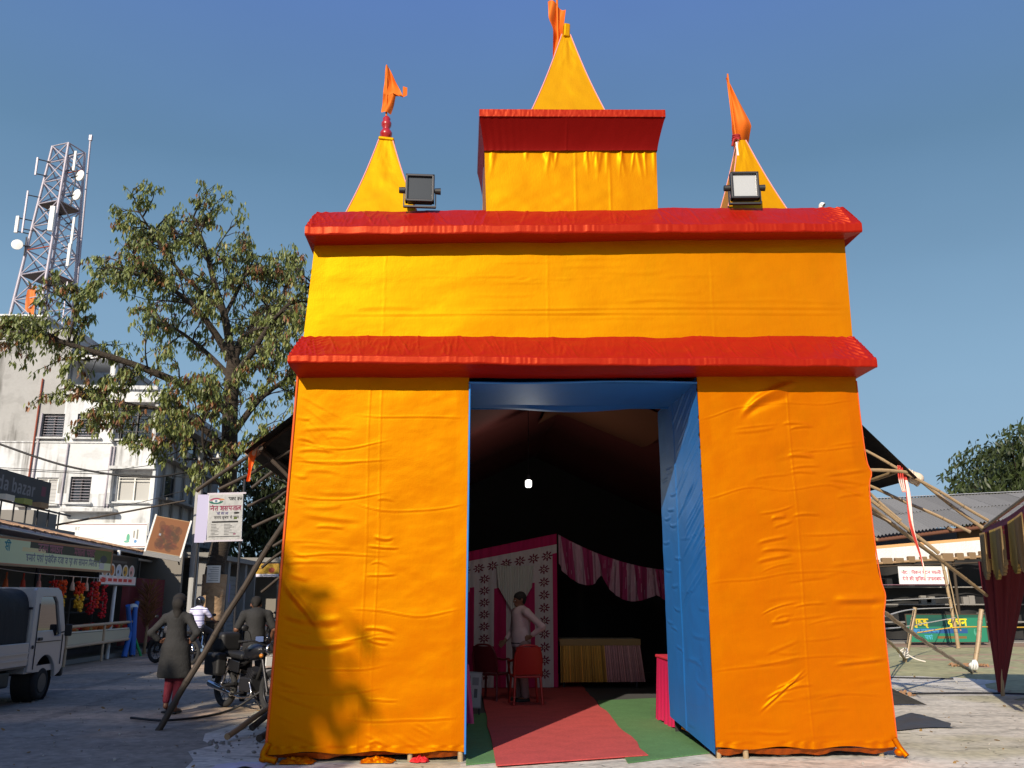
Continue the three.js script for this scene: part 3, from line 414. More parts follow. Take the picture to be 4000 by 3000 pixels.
    for (const f of [tx0, tx1]) m.add(sheet(4, 6, (u, v) => { const y = lerp(5.95, 6.95, v); return [f(y), y + (f === tx1 ? .06 : 0), ZF + .018 - 1.2 * u]; })); m.add(sheet(4, 4, (u, v) => [lerp(.2, 2.3, u), lerp(5.95, 7, v), ZF - 1.2]));
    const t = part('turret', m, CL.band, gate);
    const c = new MB(), cp = (v) => v < .6 ? [lerp(.0, .2, (v / .6) ** 1.3), lerp(6.90, 7.235, v / .6)] : [.205, lerp(7.235, 7.33, (v - .6) / .4)];
    const ring = (u, v, side) => { const [o, y] = cp(v), k = o * .32; const xa = .19 - k, xb = 2.31 + k; return side === 0 ? [lerp(xa, xb, u), y + .065 * u, ZF + .05 + o] : [side < 0 ? xa : xb, y + (side > 0 ? .065 : 0), lerp(ZF + .05 + o, ZF - 1.2, u)]; };
    c.add(sheet(260, 30, (u, v) => { const p = ring(u, v * .6, 0), d = .012 * (fbm(u * 12, v, 3, 0, 4) - .5) + .006 * Math.exp(-(((u - .47) / .006) ** 2)) + .012 * Math.max(0, .3 - u) * Math.sin(u * 160); return [p[0], p[1], p[2] + d]; }, (u, v) => [u * 2.2, v * .4])); const cb = new MB(); cb.add(sheet(260, 10, (u, v) => { const p = ring(u, .6 + .4 * v, 0), d = .003 * (vnoise(u * 110, v * 2, 0, 5) - .5) + .006; return [p[0], p[1], p[2] + d]; }, (u, v) => [u * 2.2, v * .2])); for (const s of [-1, 1]) cb.add(sheet(10, 4, (u, v) => { const p = ring(u, .6 + .4 * v, s); return [p[0] + s * .004, p[1], p[2]]; }));
    for (const s of [-1, 1]) c.add(sheet(10, 20, (u, v) => ring(u, v * .6, s))); c.add(sheet(4, 4, (u, v) => [lerp(.13, 2.37, u), 7.325 + .065 * u, lerp(ZF + .23, ZF - 1.2, v)]));
    part('crown', c, CL.maroonRed, t, 'flared dark red cloth crown of the turret'); part('crown_band', cb, CL.red, t, 'bright red band along the top of the crown'); }
  // three spires: four-sided cloth pyramids on a frame
  const spire = (cx, y0, w, d, h, top, zc, lbl, seed, lean = 0) => {
    const m = new MB(), P = new MB(), prof = (t) => lerp(w / 2, top / 2, t) - .022 * w * Math.sin(t * Math.PI), cn = [[-1, 1], [1, 1], [1, -1], [-1, -1]];
    for (let k = 0; k < 4; k++) m.add(sheet(24, 50, (u, v) => { const a = cn[k], b = cn[(k + 1) % 4], rx = prof(v), rz = rx * d / w, s = .02 * (fbm(u * 3 + k, v * 5, 3, 0, seed) - .5) * Math.sin(u * Math.PI); const nx = k === 1 ? 1 : k === 3 ? -1 : 0, nz = k === 0 ? 1 : k === 2 ? -1 : 0; return [cx + lean * v + lerp(a[0], b[0], u) * rx + nx * s, y0 + h * v, zc + lerp(a[1], b[1], u) * rz + nz * s]; }, (u, v) => [u * w, v * h]));
    m.add(sheet(2, 2, (u, v) => [cx + lean + (u * 2 - 1) * top / 2, y0 + h, zc + (v * 2 - 1) * top / 2 * d / w]));
    const s = part('spire', m, CL.yellow, gate, lbl);
    cn.forEach((a) => P.tube([0, .2, .4, .6, .8, 1].map((t) => [cx + lean * t + a[0] * prof(t), y0 + h * t, zc + a[1] * prof(t) * d / w]), .008, 24, 5)); part('piping', P, CL.piping, s);
    return s;
  };
  const sc = spire(1.235, 7.2, 1.16, .8, 1.60, .11, -10.15, 'tall yellow middle spire', 71, .02); { const m = new MB(); m.rbox(.085, .2, .085, .02, [1.26, 8.85, -10.12], [0, .2, -.05]); part('cap', m, CL.yellow, sc); }
  const sl = spire(-1.02, 5.95, .98, .7, 1.3, .16, -10.2, 'left yellow spire', 72, -.015); { const m = new MB(); m.add(new THREE.LatheGeometry([[.001, 0], [.045, .005], [.05, .03], [.075, .07], [.078, .11], [.055, .15], [.04, .17], [.062, .21], [.064, .25], [.045, .28], [.05, .31], [.03, .34], [.001, .345]].map(([a, b]) => new THREE.Vector2(a, b)), 20), [-1.04, 7.24, -10.2]); part('finial', m, mat([.35, .012, .012], .3, { clearcoat: .6 }), sl, 'red turned finial'); const k = new MB(); k.rbox(.2, .05, .16, .02, [-1.03, 7.24, -10.2], [0, 0, -.1]); part('cap', k, CL.yellow, sl); }
  const sr = spire(3.60, 6.0, .98, .75, 1.40, .1, -10.25, 'right yellow spire', 73, -.07);
  { const m = new MB(); for (let i = 0; i < 3; i++) m.torus(.05 - .004 * i, .012, [3.47, 7.42 + .03 * i, -10.25], [Math.PI / 2 + .1 * i, 0, 0]); m.tube([[3.44, 7.4, -10.18], [3.4, 7.36, -10.15], [3.38, 7.28, -10.16]], .014); m.box(.03, .02, .01, [3.47, 7.4, -10.18]); part('tie', m, mat([.35, .012, .012], .7), sr); const q = new MB(); q.box(.022, .2, .006, [3.445, 7.25, -10.17], [-.1, 0, .02]); part('cloth_strip', q, M.white, sr); }
  // seams, hem, feet
  { const m = new MB(); m.tube([0, .5, 1, 1.5, 2, 2.5, 3, 3.5, 4].map((y) => [xl(y) - .004, y + .09, ZF + .004]), .014, 60, 6); part('edge_seam', m, CL.seam, gate); const n = new MB(); n.tube([.1, .6, 1.2, 1.45, 1.66, 1.8, 2.4, 2.85, 2.95, 3.05, 3.5, 4].map((y) => [xr(y) + .002, lift(4.6, y), ZF + .002]), .007, 90, 6); part('edge_seam', n, CL.seam, gate); }
  for (const [x, z, r0] of [[-.52, -9.86, .028], [.0, -9.84, .03], [3.0, -9.86, .03], [-1.9, -9.9, .03], [4.5, -9.95, .03], [2.72, -9.9, .03]]) part('bamboo_foot', rodGeo([x, -.02, z], [x, .5, z], r0), M.bamboo, gate);
  for (const [x0, x1, y] of [[-1.99, -.0, .1], [2.7, 4.6, .1]]) part('hem_cloth', sheet(120, 8, (u, v) => { const x = lerp(x0, x1, u); return [x, y - .055 * v * (.5 + vnoise(x * 5, 2, 0, 3)), ZF - .03 - .06 * v + .006 * Math.sin(x * 60 + v)]; }), cloth([.3, .035, .002], [1, .5, .1], .7), gate);
  { const m = new MB(); m.sph(.05, .04, .05, [4.62, .06, -9.78]); m.tube([[4.58, .2, -9.78], [4.63, .1, -9.77], [4.67, .03, -9.72]], .03); part('hem_knot', m, CL.orange, gate, 'bunched cloth corner of the right pillar'); const n = new MB(); n.sph(.055, .035, .05, [-1.99, .05, -9.78]); n.tube([[-1.96, .2, -9.79], [-2.0, .08, -9.77], [-1.86, .035, -9.74]], .035); part('hem_knot', n, CL.orange, gate, 'bunched cloth corner of the left pillar'); }
  { const m = new MB(); m.tube([[4.35, 6.3, -9.9], [4.36, 6.36, -9.88], [4.38, 6.34, -9.86]], .03); part('cloth_knot', m, M.white, gate, 'white knot on the right end of the upper eave'); }
}
// scraps below the left pillar
function scrap(label, x, z, w, h, m, seed) { solo('cloth_scrap', label, 'cloth', sheet(50, 30, (u, v) => { const a = (u - .5) * w, b = (v - .3) * h, e = Math.pow(Math.sin(u * Math.PI), .6) * Math.pow(Math.sin(v * Math.PI), .6); return [x + a + .06 * (fbm(u * 6, v * 4, 3, 0, seed) - .5), .01 + .085 * e * fbm(u * 9 + v * 3, v * 7, 3, 0, seed + 1), z + b + .05 * (fbm(u * 5, v * 5, 3, 0, seed + 2) - .5)]; }), m, [x, 0, z]); }
scrap('crumpled orange cloth spilling out under the outer corner of the left pillar', -1.66, -9.86, .34, .2, CL.orange, 4);
scrap('crumpled orange cloth spilling out under the middle of the left pillar', -.85, -9.86, .34, .18, CL.orange, 9);
scrap('small crumpled bright red cloth lying at the foot of the left pillar', -.42, -9.84, .16, .12, mat([.6, .01, .015], .7), 14);

// flags on the spires
solo('orange_flag', 'orange pennant with a folded tip on the left spire above the red finial', 'flag', (() => {
  const m = new MB(); m.rod([-1.045, 7.55, -10.2], [-1.06, 8.2, -10.2], .012);
  m.add(sheet(14, 30, (u, v) => { const y = lerp(8.32, 7.62, v), w = v < .62 ? .03 + .24 * v / .62 : lerp(.17, .12, (v - .62) / .38); const x = -1.075 - .035 * v + w * u; return [x, y - (v < .62 ? .12 * u * v : -.01), -10.2 + .05 * Math.sin(u * 5 + v * 6) * u + .02 * Math.sin(v * 14)]; }));
  m.add(sheet(10, 10, (u, v) => [-.85 + .06 * u, 7.88 + .16 * v * (1 - .3 * u), -10.23 + .05 * u])); return m;
})(), CL.flag, [-1.0, 7.6, -10.2]);
solo('orange_flag', 'long pointed orange pennant wrapped round the right spire with red ties', 'flag', (() => {
  const m = new MB(); m.rod([3.5, 7.2, -10.3], [3.42, 8.4, -10.28], .012);
  m.add(sheet(14, 40, (u, v) => { const y = lerp(8.36, 6.85, v), xa = lerp(3.405, 3.47, v), w = v < .45 ? .28 * v / .45 : lerp(.28, .2, (v - .45) / .55); return [xa + w * u + (v > .5 ? .16 * (v - .5) : 0), y, -10.3 - .3 * smoothstep(v, .4, .75) * (.4 + u) + .02 * Math.sin(u * 9 + v * 4)]; })); return m;
})(), CL.flag, [3.45, 7.4, -10.27]);
solo('orange_flag', 'orange and red flag hanging beside the tip of the tall middle spire', 'flag', (() => {
  const m = new MB(); m.rod([1.16, 8.3, -10.2], [1.15, 9.6, -10.2], .014);
  m.add(sheet(12, 30, (u, v) => { const y = lerp(9.35, 8.28, v), w = v < .5 ? lerp(.24, .17, v / .5) : lerp(.17, .04, (v - .5) / .5); return [1.03 + .06 * smoothstep(v, .25, .45) + w * u, y - .1 * u * (v < .5 ? 1 : 0), -10.2 + .06 * Math.sin(u * 6 + v * 5)]; })); return m;
})(), CL.flag, [1.15, 8.6, -10.2]);
// floodlights
function flood(label, x, y, z, turn, glassM) {
  const t = thing('floodlight', label, 'floodlight', [x, y, z], 'floodlights on the upper eave'); t.rotation.y = turn; BASE.set(t, [0, 0, 0]);
  { const m = new MB(); for (const s of [-1, 1]) { m.rbox(.03, .35, .09, .008, [s * .155, .22, .02]); m.rbox(.34, .03, .09, .008, [0, .22 + s * .16, .02]); } m.rbox(.3, .3, .04, .01, [0, .22, -.06]); m.add(new THREE.CylinderGeometry(.12, .2, .1, 4), [0, .22, -.06], [Math.PI / 2, Math.PI / 4, 0]); part('housing', m, M.darkMetal, t); }
  part('glass', new THREE.PlaneGeometry(.28, .29).translate(0, .22, .035), glassM, t);
  { const m = new MB(); m.add(sheet(10, 10, (u, v) => [(u - .5) * .27, .22 + (v - .5) * .27, .0 - .045 * (1 - Math.pow(Math.abs(v - .5) * 2, 2))])); part('reflector', m, mat([.78, .78, .8], .5, { metalness: .35 }), t); const l = new MB(); l.cyl(.007, .007, .2, [0, .17, .0], [0, 0, Math.PI / 2]); part('tube', l, M.white, t); }
  for (const s of [-1, 1]) { const m = new MB(); m.cyl(.035, .04, .07, [s * .21, .2, .01], [0, 0, Math.PI / 2]); m.cyl(.022, .022, .04, [s * .175, .2, .01], [0, 0, Math.PI / 2]); part('knob', m, M.black, t); }
  { const m = new MB(); m.box(.38, .02, .04, [0, .0, -.0]); for (const s of [-1, 1]) m.box(.014, .2, .035, [s * .187, .1, 0]); part('bracket', m, M.darkMetal, t); } t.rotation.x = 0; return t;
}
const paleGlass = mat([.42, .43, .44], .25, { clearcoat: .6 });  // opaque pale grey, standing in for the bright reflection in the glass
flood('dark floodlight with louvred glass on the left part of the red upper eave', -.565, 6.12, -9.7, .02, mat([.04, .042, .045], .2, { clearcoat: .5 }));
flood('floodlight with a bright reflector on the right part of the red upper eave', 3.34, 6.26, -9.7, -.08, paleGlass);

// ---------- bamboo and tarpaulin tent behind the gate ----------
const RIDGE_X = 1.7;
const roofY = (x) => { const a = Math.abs(x - RIDGE_X), e = x < RIDGE_X ? 3.68 : 3.42; return a < 3.3 ? lerp(6.3, 4.75, a / 3.3) : 4.75 + (a - 3.3) / 1.28 * (e - 4.75); };
{
  const t = thing('tarpaulin_tent', 'black tarpaulin tent on bamboo rafters behind the orange gate', 'tent', [1.7, 0, -16]);
  const zf = -11.25, zb = -21.5;
  { const m = new MB(); for (const s of [-1, 1]) { m.add(sheet(20, 24, (u, v) => { const x = RIDGE_X + s * u * 3.4; return [x, roofY(x) + .03 - .05 * Math.sin(v * 20) * Math.sin(u * 3.1), lerp(zf, zb, v)]; })); m.add(sheet(8, 24, (u, v) => { const x = RIDGE_X + s * lerp(3.38, 4.72, u); return [x, roofY(x) + .03, lerp(-12.2, zb, v)]; })); } part('roof', m, M.tarp, t); }
  // side walls, back wall and the gable over the gate passage
  { const m = new MB(); for (const s of [-1, 1]) m.add(sheet(10, 12, (u, v) => [RIDGE_X + s * 3.35 + .05 * Math.sin(u * 15), lerp(0, roofY(RIDGE_X + 3.35) - .02, v), lerp(-11.9, zb, u)])); m.add(sheet(20, 10, (u, v) => { const x = lerp(-1.75, 5.15, u); return [x, v * (roofY(x) - .02), zb]; })); part('wall', m, M.tarp, t, 'black side and back walls'); }
  { const m = new MB(); for (const [a, b] of [[-2.0, -.02], [2.7, 4.9]]) m.add(sheet(12, 6, (u, v) => { const x = lerp(a, b, u); return [x, lerp(.0, roofY(x), v), -11.78]; })); m.add(sheet(12, 6, (u, v) => { const x = lerp(-.02, 2.7, u); return [x, lerp(4.12, roofY(x), v), -11.3]; })); m.add(sheet(14, 3, (u, v) => { const x = lerp(-2.2, 5.0, u); return [x, lerp(4.2, roofY(x), v), -11.42]; })); part('gable', m, M.tarp, t); }
  // inner ceiling cloth
  const ceil = mat([.085, .011, .009], .9), ceil2 = mat([.10, .03, .008], .9);
  { const m = new MB(); for (const s of [-1, 1]) m.add(sheet(24, 20, (u, v) => { const x = RIDGE_X + s * u * 3.3; return [x, lerp(5.05, 3.5, u) - .12 * Math.abs(Math.sin(v * 9.4)) , lerp(-11.5, -21.4, v)]; })); part('ceiling_cloth', m, ceil, t, 'maroon ceiling cloth'); const n = new MB(); n.add(sheet(10, 8, (u, v) => { const x = lerp(1.3, 3.1, u); return [x, lerp(5.05, 3.5, Math.abs(x - RIDGE_X) / 3.3) - .15 - .1 * Math.sin(v * 3), lerp(-13.2, -15.6, v) + .4 * u]; })); part('ceiling_patch', n, ceil2, t, 'brown patch of the ceiling cloth'); }
  // rafters with their ends past the eaves
  const raf = (z, s, over, o = {}) => part('rafter', bam([RIDGE_X + s * 3.3, roofY(RIDGE_X + s * 3.3) - .03, z], [RIDGE_X + s * (4.55 + over), roofY(RIDGE_X + s * 4.55) - over * .72 + (o.dy ?? 0), z + (o.dz ?? 0)], .031, .026), s < 0 ? M.oldBamboo : M.bamboo, t);
  [-12.5, -14.2, -16, -18, -20].forEach((z, i) => { raf(z, -1, [.85, .5, .55, .5, .4][i]); raf(z, 1, [1.15, .8, .9, .6, .5][i], { dz: .1 }); });
  for (const s of [-1, 1]) { part('eave_pole', bam([RIDGE_X + s * 4.52, roofY(RIDGE_X + s * 4.52) - .06, -12.3], [RIDGE_X + s * 4.52, roofY(RIDGE_X + s * 4.52) - .06, -21.5], .032), s < 0 ? M.oldBamboo : M.bamboo, t); part('eave_pole', bam([RIDGE_X + s * 3.9, roofY(RIDGE_X + s * 3.9) - .06, -12.3], [RIDGE_X + s * 3.9, roofY(RIDGE_X + s * 3.9) - .06, -21.5], .028), M.oldBamboo, t); }
  for (const s of [-1, 1]) for (const z of [-12.4, -16, -20]) part('post', rodGeo([RIDGE_X + s * 3.5, 0, z], [RIDGE_X + s * 3.5, 4.2, z], .05), M.oldBamboo, t);
  // left: tie beams and leaning struts
  for (const [a, b, r0] of [[[-3.42, 3.12, -12.6], [-2.2, 3.85, -12.6], .035], [[-3.15, 2.95, -13.2], [-1.6, 3.75, -13.2], .035], [[-3.2, 2.7, -13.8], [-1.6, 3.5, -13.8], .035], [[-3.0, 2.45, -14.4], [-1.7, 3.2, -14.4], .035], [[-2.9, 3.7, -12.5], [-2.0, 2.85, -12.6], .04], [[-2.95, 2.1, -13.5], [-1.6, 3.0, -12.4], .03], [[-3.0, 1.75, -13.8], [-1.6, 2.6, -12.8], .03]]) part('tie_pole', bam(a, b, r0 * .72), M.oldBamboo, t);
  // right: lower rafters
  for (const [a, b, r0] of [[[5.2, 3.72, -13.2], [7.55, 2.62, -13.0], .034], [[5.1, 3.55, -12.4], [6.75, 2.27, -12.5], .036], [[5.0, 3.35, -12.9], [6.2, 2.72, -12.7], .03], [[5.5, 3.42, -12.2], [6.32, 3.40, -12.3], .035], [[5.4, 3.9, -12.3], [7.42, 2.72, -12.3], .03]]) part('tie_pole', bam(a, b, r0 * .72), M.bamboo, t);
  // lashings at the eave corners
  { const m = new MB(); for (let i = 0; i < 5; i++) m.torus(.07, .016, [-2.95 + .03 * i, 3.64 + .02 * i, -12.5], [.3 * i, 1.2, .5]); m.sph(.09, .07, .08, [-2.98, 3.63, -12.48]); part('lashing', m, mat([.62, .42, .3], .85), t, 'pale lashing on the left eave corner'); }
  { const m = new MB(); for (let i = 0; i < 5; i++) m.torus(.075, .018, [6.42 + .03 * i, 3.38 - .02 * i, -12.42], [.3 * i, 1.2, -.5]); m.sph(.12, .09, .09, [6.5, 3.33, -12.42]); part('lashing', m, mat([.66, .55, .42], .85), t, 'pale lashing on the right eave corner'); }
}
solo('cloth_strip', 'orange cloth strip hanging from the lashing at the left tent eave', 'cloth', sheet(6, 24, (u, v) => [-2.93 + .07 * (u - .5) * (1 + .4 * Math.sin(v * 6)) - .05 * v, 3.72 - .5 * v, -12.42 + .03 * Math.sin(u * 6 + v * 3)]), mat([.75, .14, .015], .6), [-2.93, 3.4, -12.42]);
solo('cloth_strip', 'long red and white cloth strip hanging from the lashing at the right tent eave', 'cloth', (() => { const m = new MB(); m.add(sheet(5, 40, (u, v) => [6.26 + .05 * (u - .5) * (1.6 - v) + .17 * v + .02 * Math.sin(v * 9), 3.52 - 1.6 * v, -12.34 + .02 * Math.sin(u * 5 + v * 8)])); for (let i = 0; i < 3; i++) m.tube([[6.2 + .03 * i, 3.5, -12.3], [6.19 + .03 * i, 3.3, -12.29], [6.24 + .02 * i, 3.12, -12.32]], .012, 10, 5); return m; })(), mat([1, 1, 1], .8, { map: printTex(8, 256, (x, w, h) => { x.fillStyle = '#e9ddd4'; x.fillRect(0, 0, w, h); x.fillStyle = '#c0392f'; x.fillRect(0, 0, 4, h * .9); x.fillRect(0, h * .86, w, h); }) }), [6.3, 2.8, -12.34]);
// long struts
solo('leaning_pole', 'long dark bamboo strut leaning from the street up to the left tent eave', 'pole', bam([-3.9, -.02, -12.4], [-2.05, 3.5, -12.75], .043, .036), M.oldBamboo, [-3.9, 0, -12.4]);
solo('leaning_pole', 'second dark bamboo strut leaning behind the first near the left pillar', 'pole', bam([-2.95, -.02, -14.7], [-1.6, 2.7, -13.0], .032, .028), M.oldBamboo, [-2.95, 0, -14.7]);
solo('leaning_pole', 'long pale bamboo strut from behind the right pillar down to the white lashed stake', 'pole', bam([11.75, .04, -20.85], [5.2, 1.84, -12.0], .038, .034), M.bamboo, [11.75, 0, -20.85]);
solo('leaning_pole', 'short pale bamboo strut running down to the far lashed stake', 'pole', bam([12.05, .12, -24.7], [9.3, .9, -20.2], .038, .034), M.bamboo, [12.05, 0, -24.7]);
solo('leaning_pole', 'long bamboo strut from the right tent eave across to the maroon canopy post', 'pole', bam([5.2, 3.35, -12.3], [9.45, 1.68, -15.95], .034, .03), M.bamboo, [9.45, 1.68, -15.95]);

// ---------- inside the doorway ----------
{
  const carpet = (c, s) => colorTex(512, 512, (u, v) => { const k = .82 + .35 * (fbm(u * 60, v * 60, 3, 60, s) - .5) + .25 * (fbm(u * 5, v * 5, 4, 5, s + 1) - .5); return c.map((q) => q * k); });
  const strip = (name, label, pts, y, c, s) => { const g = new THREE.ExtrudeGeometry(new THREE.Shape(pts.map(([x, z]) => new THREE.Vector2(x, -z))), { depth: .008, bevelEnabled: true, bevelSize: .003, bevelThickness: .002, bevelSegments: 1 }); g.rotateX(-Math.PI / 2); g.translate(0, y, 0); const p = g.attributes.position, u = g.attributes.uv; for (let i = 0; i < p.count; i++) u.setXY(i, p.getX(i), p.getZ(i)); solo(name, label, 'carpet', g, mat([1, 1, 1], .95, { map: carpet(c, s), bumpMap: grainBump, bumpScale: .0012 }), [pts[0][0], y, pts[0][1]]); };
  const wob = (x0, z0, x1, z1, n, s, a = .03) => [...Array(n)].map((_, i) => [lerp(x0, x1, i / n) + a * (vnoise(i * 1.3, 2, 0, s) - .5), lerp(z0, z1, i / n)]);
  strip('red_carpet', 'red carpet running through the doorway into the tent', [...wob(.36, -9.45, .36, -21, 12, 3), ...wob(2.45, -21, 1.95, -9.55, 26, 4, .07)], .018, [.58, .075, .07], 101);
  strip('green_carpet', 'green carpet on the right half of the doorway', [...wob(1.7, -9.62, 2.3, -15.9, 14, 5), ...wob(3.5, -15.85, 2.62, -9.75, 14, 6, .05)], .004, [.10, .24, .085], 111);
  strip('green_carpet', 'narrow green carpet along the left side of the doorway', [...wob(.05, -9.6, .1, -14, 12, 7), ...wob(.5, -14, .5, -9.42, 12, 8)], .004, [.10, .24, .085], 111);
  const gray = mat([.06, .06, .06], .9); solo('floor_mat', 'dark floor sheet inside the tent', 'mat', flat([[-1.6, -11.9], [-1.6, -21.4], [5, -21.4], [5, -11.9]], .003, 1), gray, [1.7, 0, -16]);
}
// patterned curtain: print of ringed flowers and gathered swags
const curtainTex = printTex(1024, 1536, (x, w, h) => {
  x.fillStyle = '#c9bec2'; x.fillRect(0, 0, w, h); const q = rng(3);
  for (let i = 0; i < 500; i++) { x.fillStyle = `rgba(${110 + q() * 80 | 0},${100 + q() * 70 | 0},${110 + q() * 70 | 0},.25)`; x.fillRect(q() * w, q() * h, 3, 30 + q() * 90); }
  x.fillStyle = '#b3185a'; x.fillRect(0, 0, w, 110); x.fillRect(40, 420, 230, h); x.fillRect(450, 470, 110, h); x.fillRect(720, 470, 100, h); x.fillRect(985, 200, 39, h);
  const flower = (cx, cy, s) => { x.fillStyle = '#6e2038'; for (let k = 0; k < 8; k++) { const a = k * Math.PI / 4; x.beginPath(); x.ellipse(cx + Math.cos(a) * s * .68, cy + Math.sin(a) * s * .68, s * .34, s * .15, a, 0, 7); x.fill(); } x.beginPath(); x.arc(cx, cy, s * .48, 0, 7); x.fill(); x.fillStyle = '#d5cdc8'; x.beginPath(); x.arc(cx, cy, s * .3, 0, 7); x.fill(); x.fillStyle = '#6b1a2c'; x.beginPath(); x.arc(cx, cy, s * .16, 0, 7); x.fill(); };
  for (let i = 0; i < 8; i++) flower(60 + i * 125, 215 - 0 * i, 52);
  for (let i = 1; i < 10; i++) { flower(362, 215 + i * 132, 50); flower(905, 215 + i * 132, 50); }
});
const pleat = (x, s) => .03 * Math.sin(x * 34 + 2 * vnoise(x * 3, 1, 0, s));
{
  const c = thing('patterned_curtain', 'patterned maroon and grey curtain with ringed flowers closing the back of the tent', 'curtain', [.9, 0, -17.5]);
  part('curtain_cloth', sheet(120, 40, (u, v) => { const x = lerp(-.35, 1.82, u); return [x, lerp(.04, lerp(2.45, 2.9, u), v), -17.5 + pleat(x, 2) * .6]; }), mat([1, 1, 1], .9, { map: curtainTex }), c);
  // gathered swag between the printed borders
  part('swag', sheet(60, 20, (u, v) => { const a = (u - .5) * 2, x = 1.0 + a * .36 * (1 - .1 * v); return [x, 2.28 - v * (.95 - .55 * Math.abs(a)) * 1.0, -17.44 + .02 * Math.sin(u * 90) + .05 * v]; }), mat([.55, .53, .50], .9), c);
  part('swag', sheet(30, 20, (u, v) => [-.35 + .48 * u, 2.1 - v * (.9 - .6 * u), -17.44 + .02 * Math.sin(u * 60)]), mat([.55, .53, .50], .9), c);
}
{
  const pts = (u) => V(lerp(1.85, 4.3, u), 2.9 - 1.35 * u + .66 * u * u - .02, -17.45 - .1 * u);
  const m = sheet(200, 16, (u, v) => { const p = pts(u), drop = (.50 + .26 * Math.abs(Math.sin(u * 7.5 + .5)) * (1 - .35 * u) - .12 * Math.exp(-(((u - .33) / .04) ** 2))) * (u < .02 ? .9 : 1); return [p.x + .04 * v * Math.sin(u * 9), p.y - drop * v, p.z + .035 * Math.sin(u * 110 + 4 * vnoise(u * 12, 3, 0, 2)) * (.3 + v)]; }, (u, v) => [u, v]);
  solo('swag_valance', 'drooping maroon and white swag strung from the curtain corner to the right', 'valance', m, mat([1, 1, 1], .9, { map: printTex(1024, 128, (x, w, h) => { const q = rng(8); x.fillStyle = '#bd93a8'; x.fillRect(0, 0, w, h); for (let i = 0; i < 7; i++) { x.fillStyle = '#a03266'; x.beginPath(); x.moveTo(i * 150 + 60, 0); x.lineTo(i * 150 + 120, 0); x.lineTo(i * 150 + 110 + (i % 3) * 18, h); x.lineTo(i * 150 + 20 + (i % 2) * 25, h); x.fill(); } for (let i = 0; i < 160; i++) { x.fillStyle = q() > .5 ? '#d8c2cc' : '#8f4468'; x.fillRect(q() * w, q() * h, 2, 12 + q() * 30); } }) }), [1.85, 2.9, -17.45]);
}
{
  const t = thing('skirted_table', 'table with a pleated gold and mauve skirt at the back of the tent', 'table', [2.65, 0, -17.9]);
  { const m = new MB(); m.rbox(1.55, .05, .7, .012, [2.65, .88, -18.0]); part('tabletop', m, M.cream, t); for (const [x, z] of [[1.95, -17.7], [3.35, -17.7], [1.95, -18.3], [3.35, -18.3]]) part('leg', rodGeo([x, 0, z], [x, .86, z], .025), M.darkMetal, t); }
  const sk = printTex(512, 64, (x, w, h) => { const q = rng(4); for (let i = 0; i < w; i += 3) { const gold = i < w * .55; const k = .6 + .45 * q(); x.fillStyle = gold ? `rgb(${235 * k | 0},${175 * k | 0},${85 * k | 0})` : `rgb(${225 * k | 0},${165 * k | 0},${170 * k | 0})`; x.fillRect(i, 0, 3, h); } });
  part('skirt', sheet(240, 8, (u, v) => { const x = lerp(1.88, 3.42, u); return [x + .08 * (1 - v) * u, lerp(.12, .8, v), -17.62 + .022 * Math.sin(u * 260) * (1.2 - v)]; }), mat([1, 1, 1], .8, { map: sk }), t);
  part('skirt_band', sheet(20, 3, (u, v) => [lerp(1.87, 3.43, u), lerp(.79, .91, v), -17.6]), mat([.36, .22, .1], .8), t);
}
{ // pink draped stand by the right side of the doorway
  const t = thing('draped_stand', 'small stand draped in bright pink cloth beside the blue doorway lining', 'stand', [2.97, 0, -12.5]);
  part('cloth_skirt', sheet(110, 20, (u, v) => { const per = u * 4, k = Math.floor(Math.min(per, 3.999)), f = per - k, cn = [[-.2, .55], [.3, .45], [.3, -.5], [-.22, -.5], [-.2, .55]], x = lerp(cn[k][0], cn[k + 1][0], f), z = lerp(cn[k][1], cn[k + 1][1], f); const sp = 1 + .12 * (1 - v); return [2.97 + x * sp + .015 * Math.sin(u * 150) * (1.1 - v), lerp(.01 + .03 * Math.sin(u * 40), .86, v), -12.5 + z * sp + .012 * Math.cos(u * 150)]; }), CL.pink, t);
  { const m = new MB(); m.rbox(.54, .04, 1.08, .015, [3.01, .86, -12.5]); part('top', m, mat([.6, .03, .06], .6), t); } for (const [x, z] of [[2.85, -12.05], [3.2, -12.05], [2.85, -12.95], [3.2, -12.95]]) part('leg', rodGeo([x, 0, z], [x, .84, z], .02), M.bamboo, t);
}
solo('magenta_cloth', 'magenta cloth edge hanging inside the left side of the doorway', 'cloth', sheet(6, 24, (u, v) => [lerp(.0, .03, v) + (.09 + .10 * (1 - v)) * u - .03, lerp(.16, .85, v), -11.5 + .02 * Math.sin(u * 9 + v * 3)]), cloth([.36, .012, .09], [1, .5, .7], .6), [.1, 0, -11.5]);
{ const t = thing('leaning_notice', 'grey printed notice board leaning behind the left side of the doorway', 'notice', [.16, 0, -13.6]); const m = new MB(); m.box(.25, .5, .02, [.17, .36, -13.6], [-.12, .1, -.05]); part('panel', m, M.shopGrey, t); part('print', new THREE.PlaneGeometry(.22, .46).applyMatrix4(new THREE.Matrix4().compose(V(.172, .361, -13.586), new THREE.Quaternion().setFromEuler(new THREE.Euler(-.12, .1, -.05)), V(1, 1, 1))), mat([.9, .9, .9], .8, { map: printTex(64, 128, (x, w, h) => { x.fillStyle = '#9d9d9a'; x.fillRect(0, 0, w, h); x.fillStyle = '#555'; x.fillRect(8, 8, 3, 110); x.fillRect(16, 10, 2, 100); x.fillRect(36, 60, 14, 34); x.fillStyle = '#777'; x.fillRect(26, 16, 28, 30); }) }), t); for (const x of [.08, .26]) part('leg', rodGeo([x, 0, -13.62], [x, .2, -13.62], .012), M.darkMetal, t); }
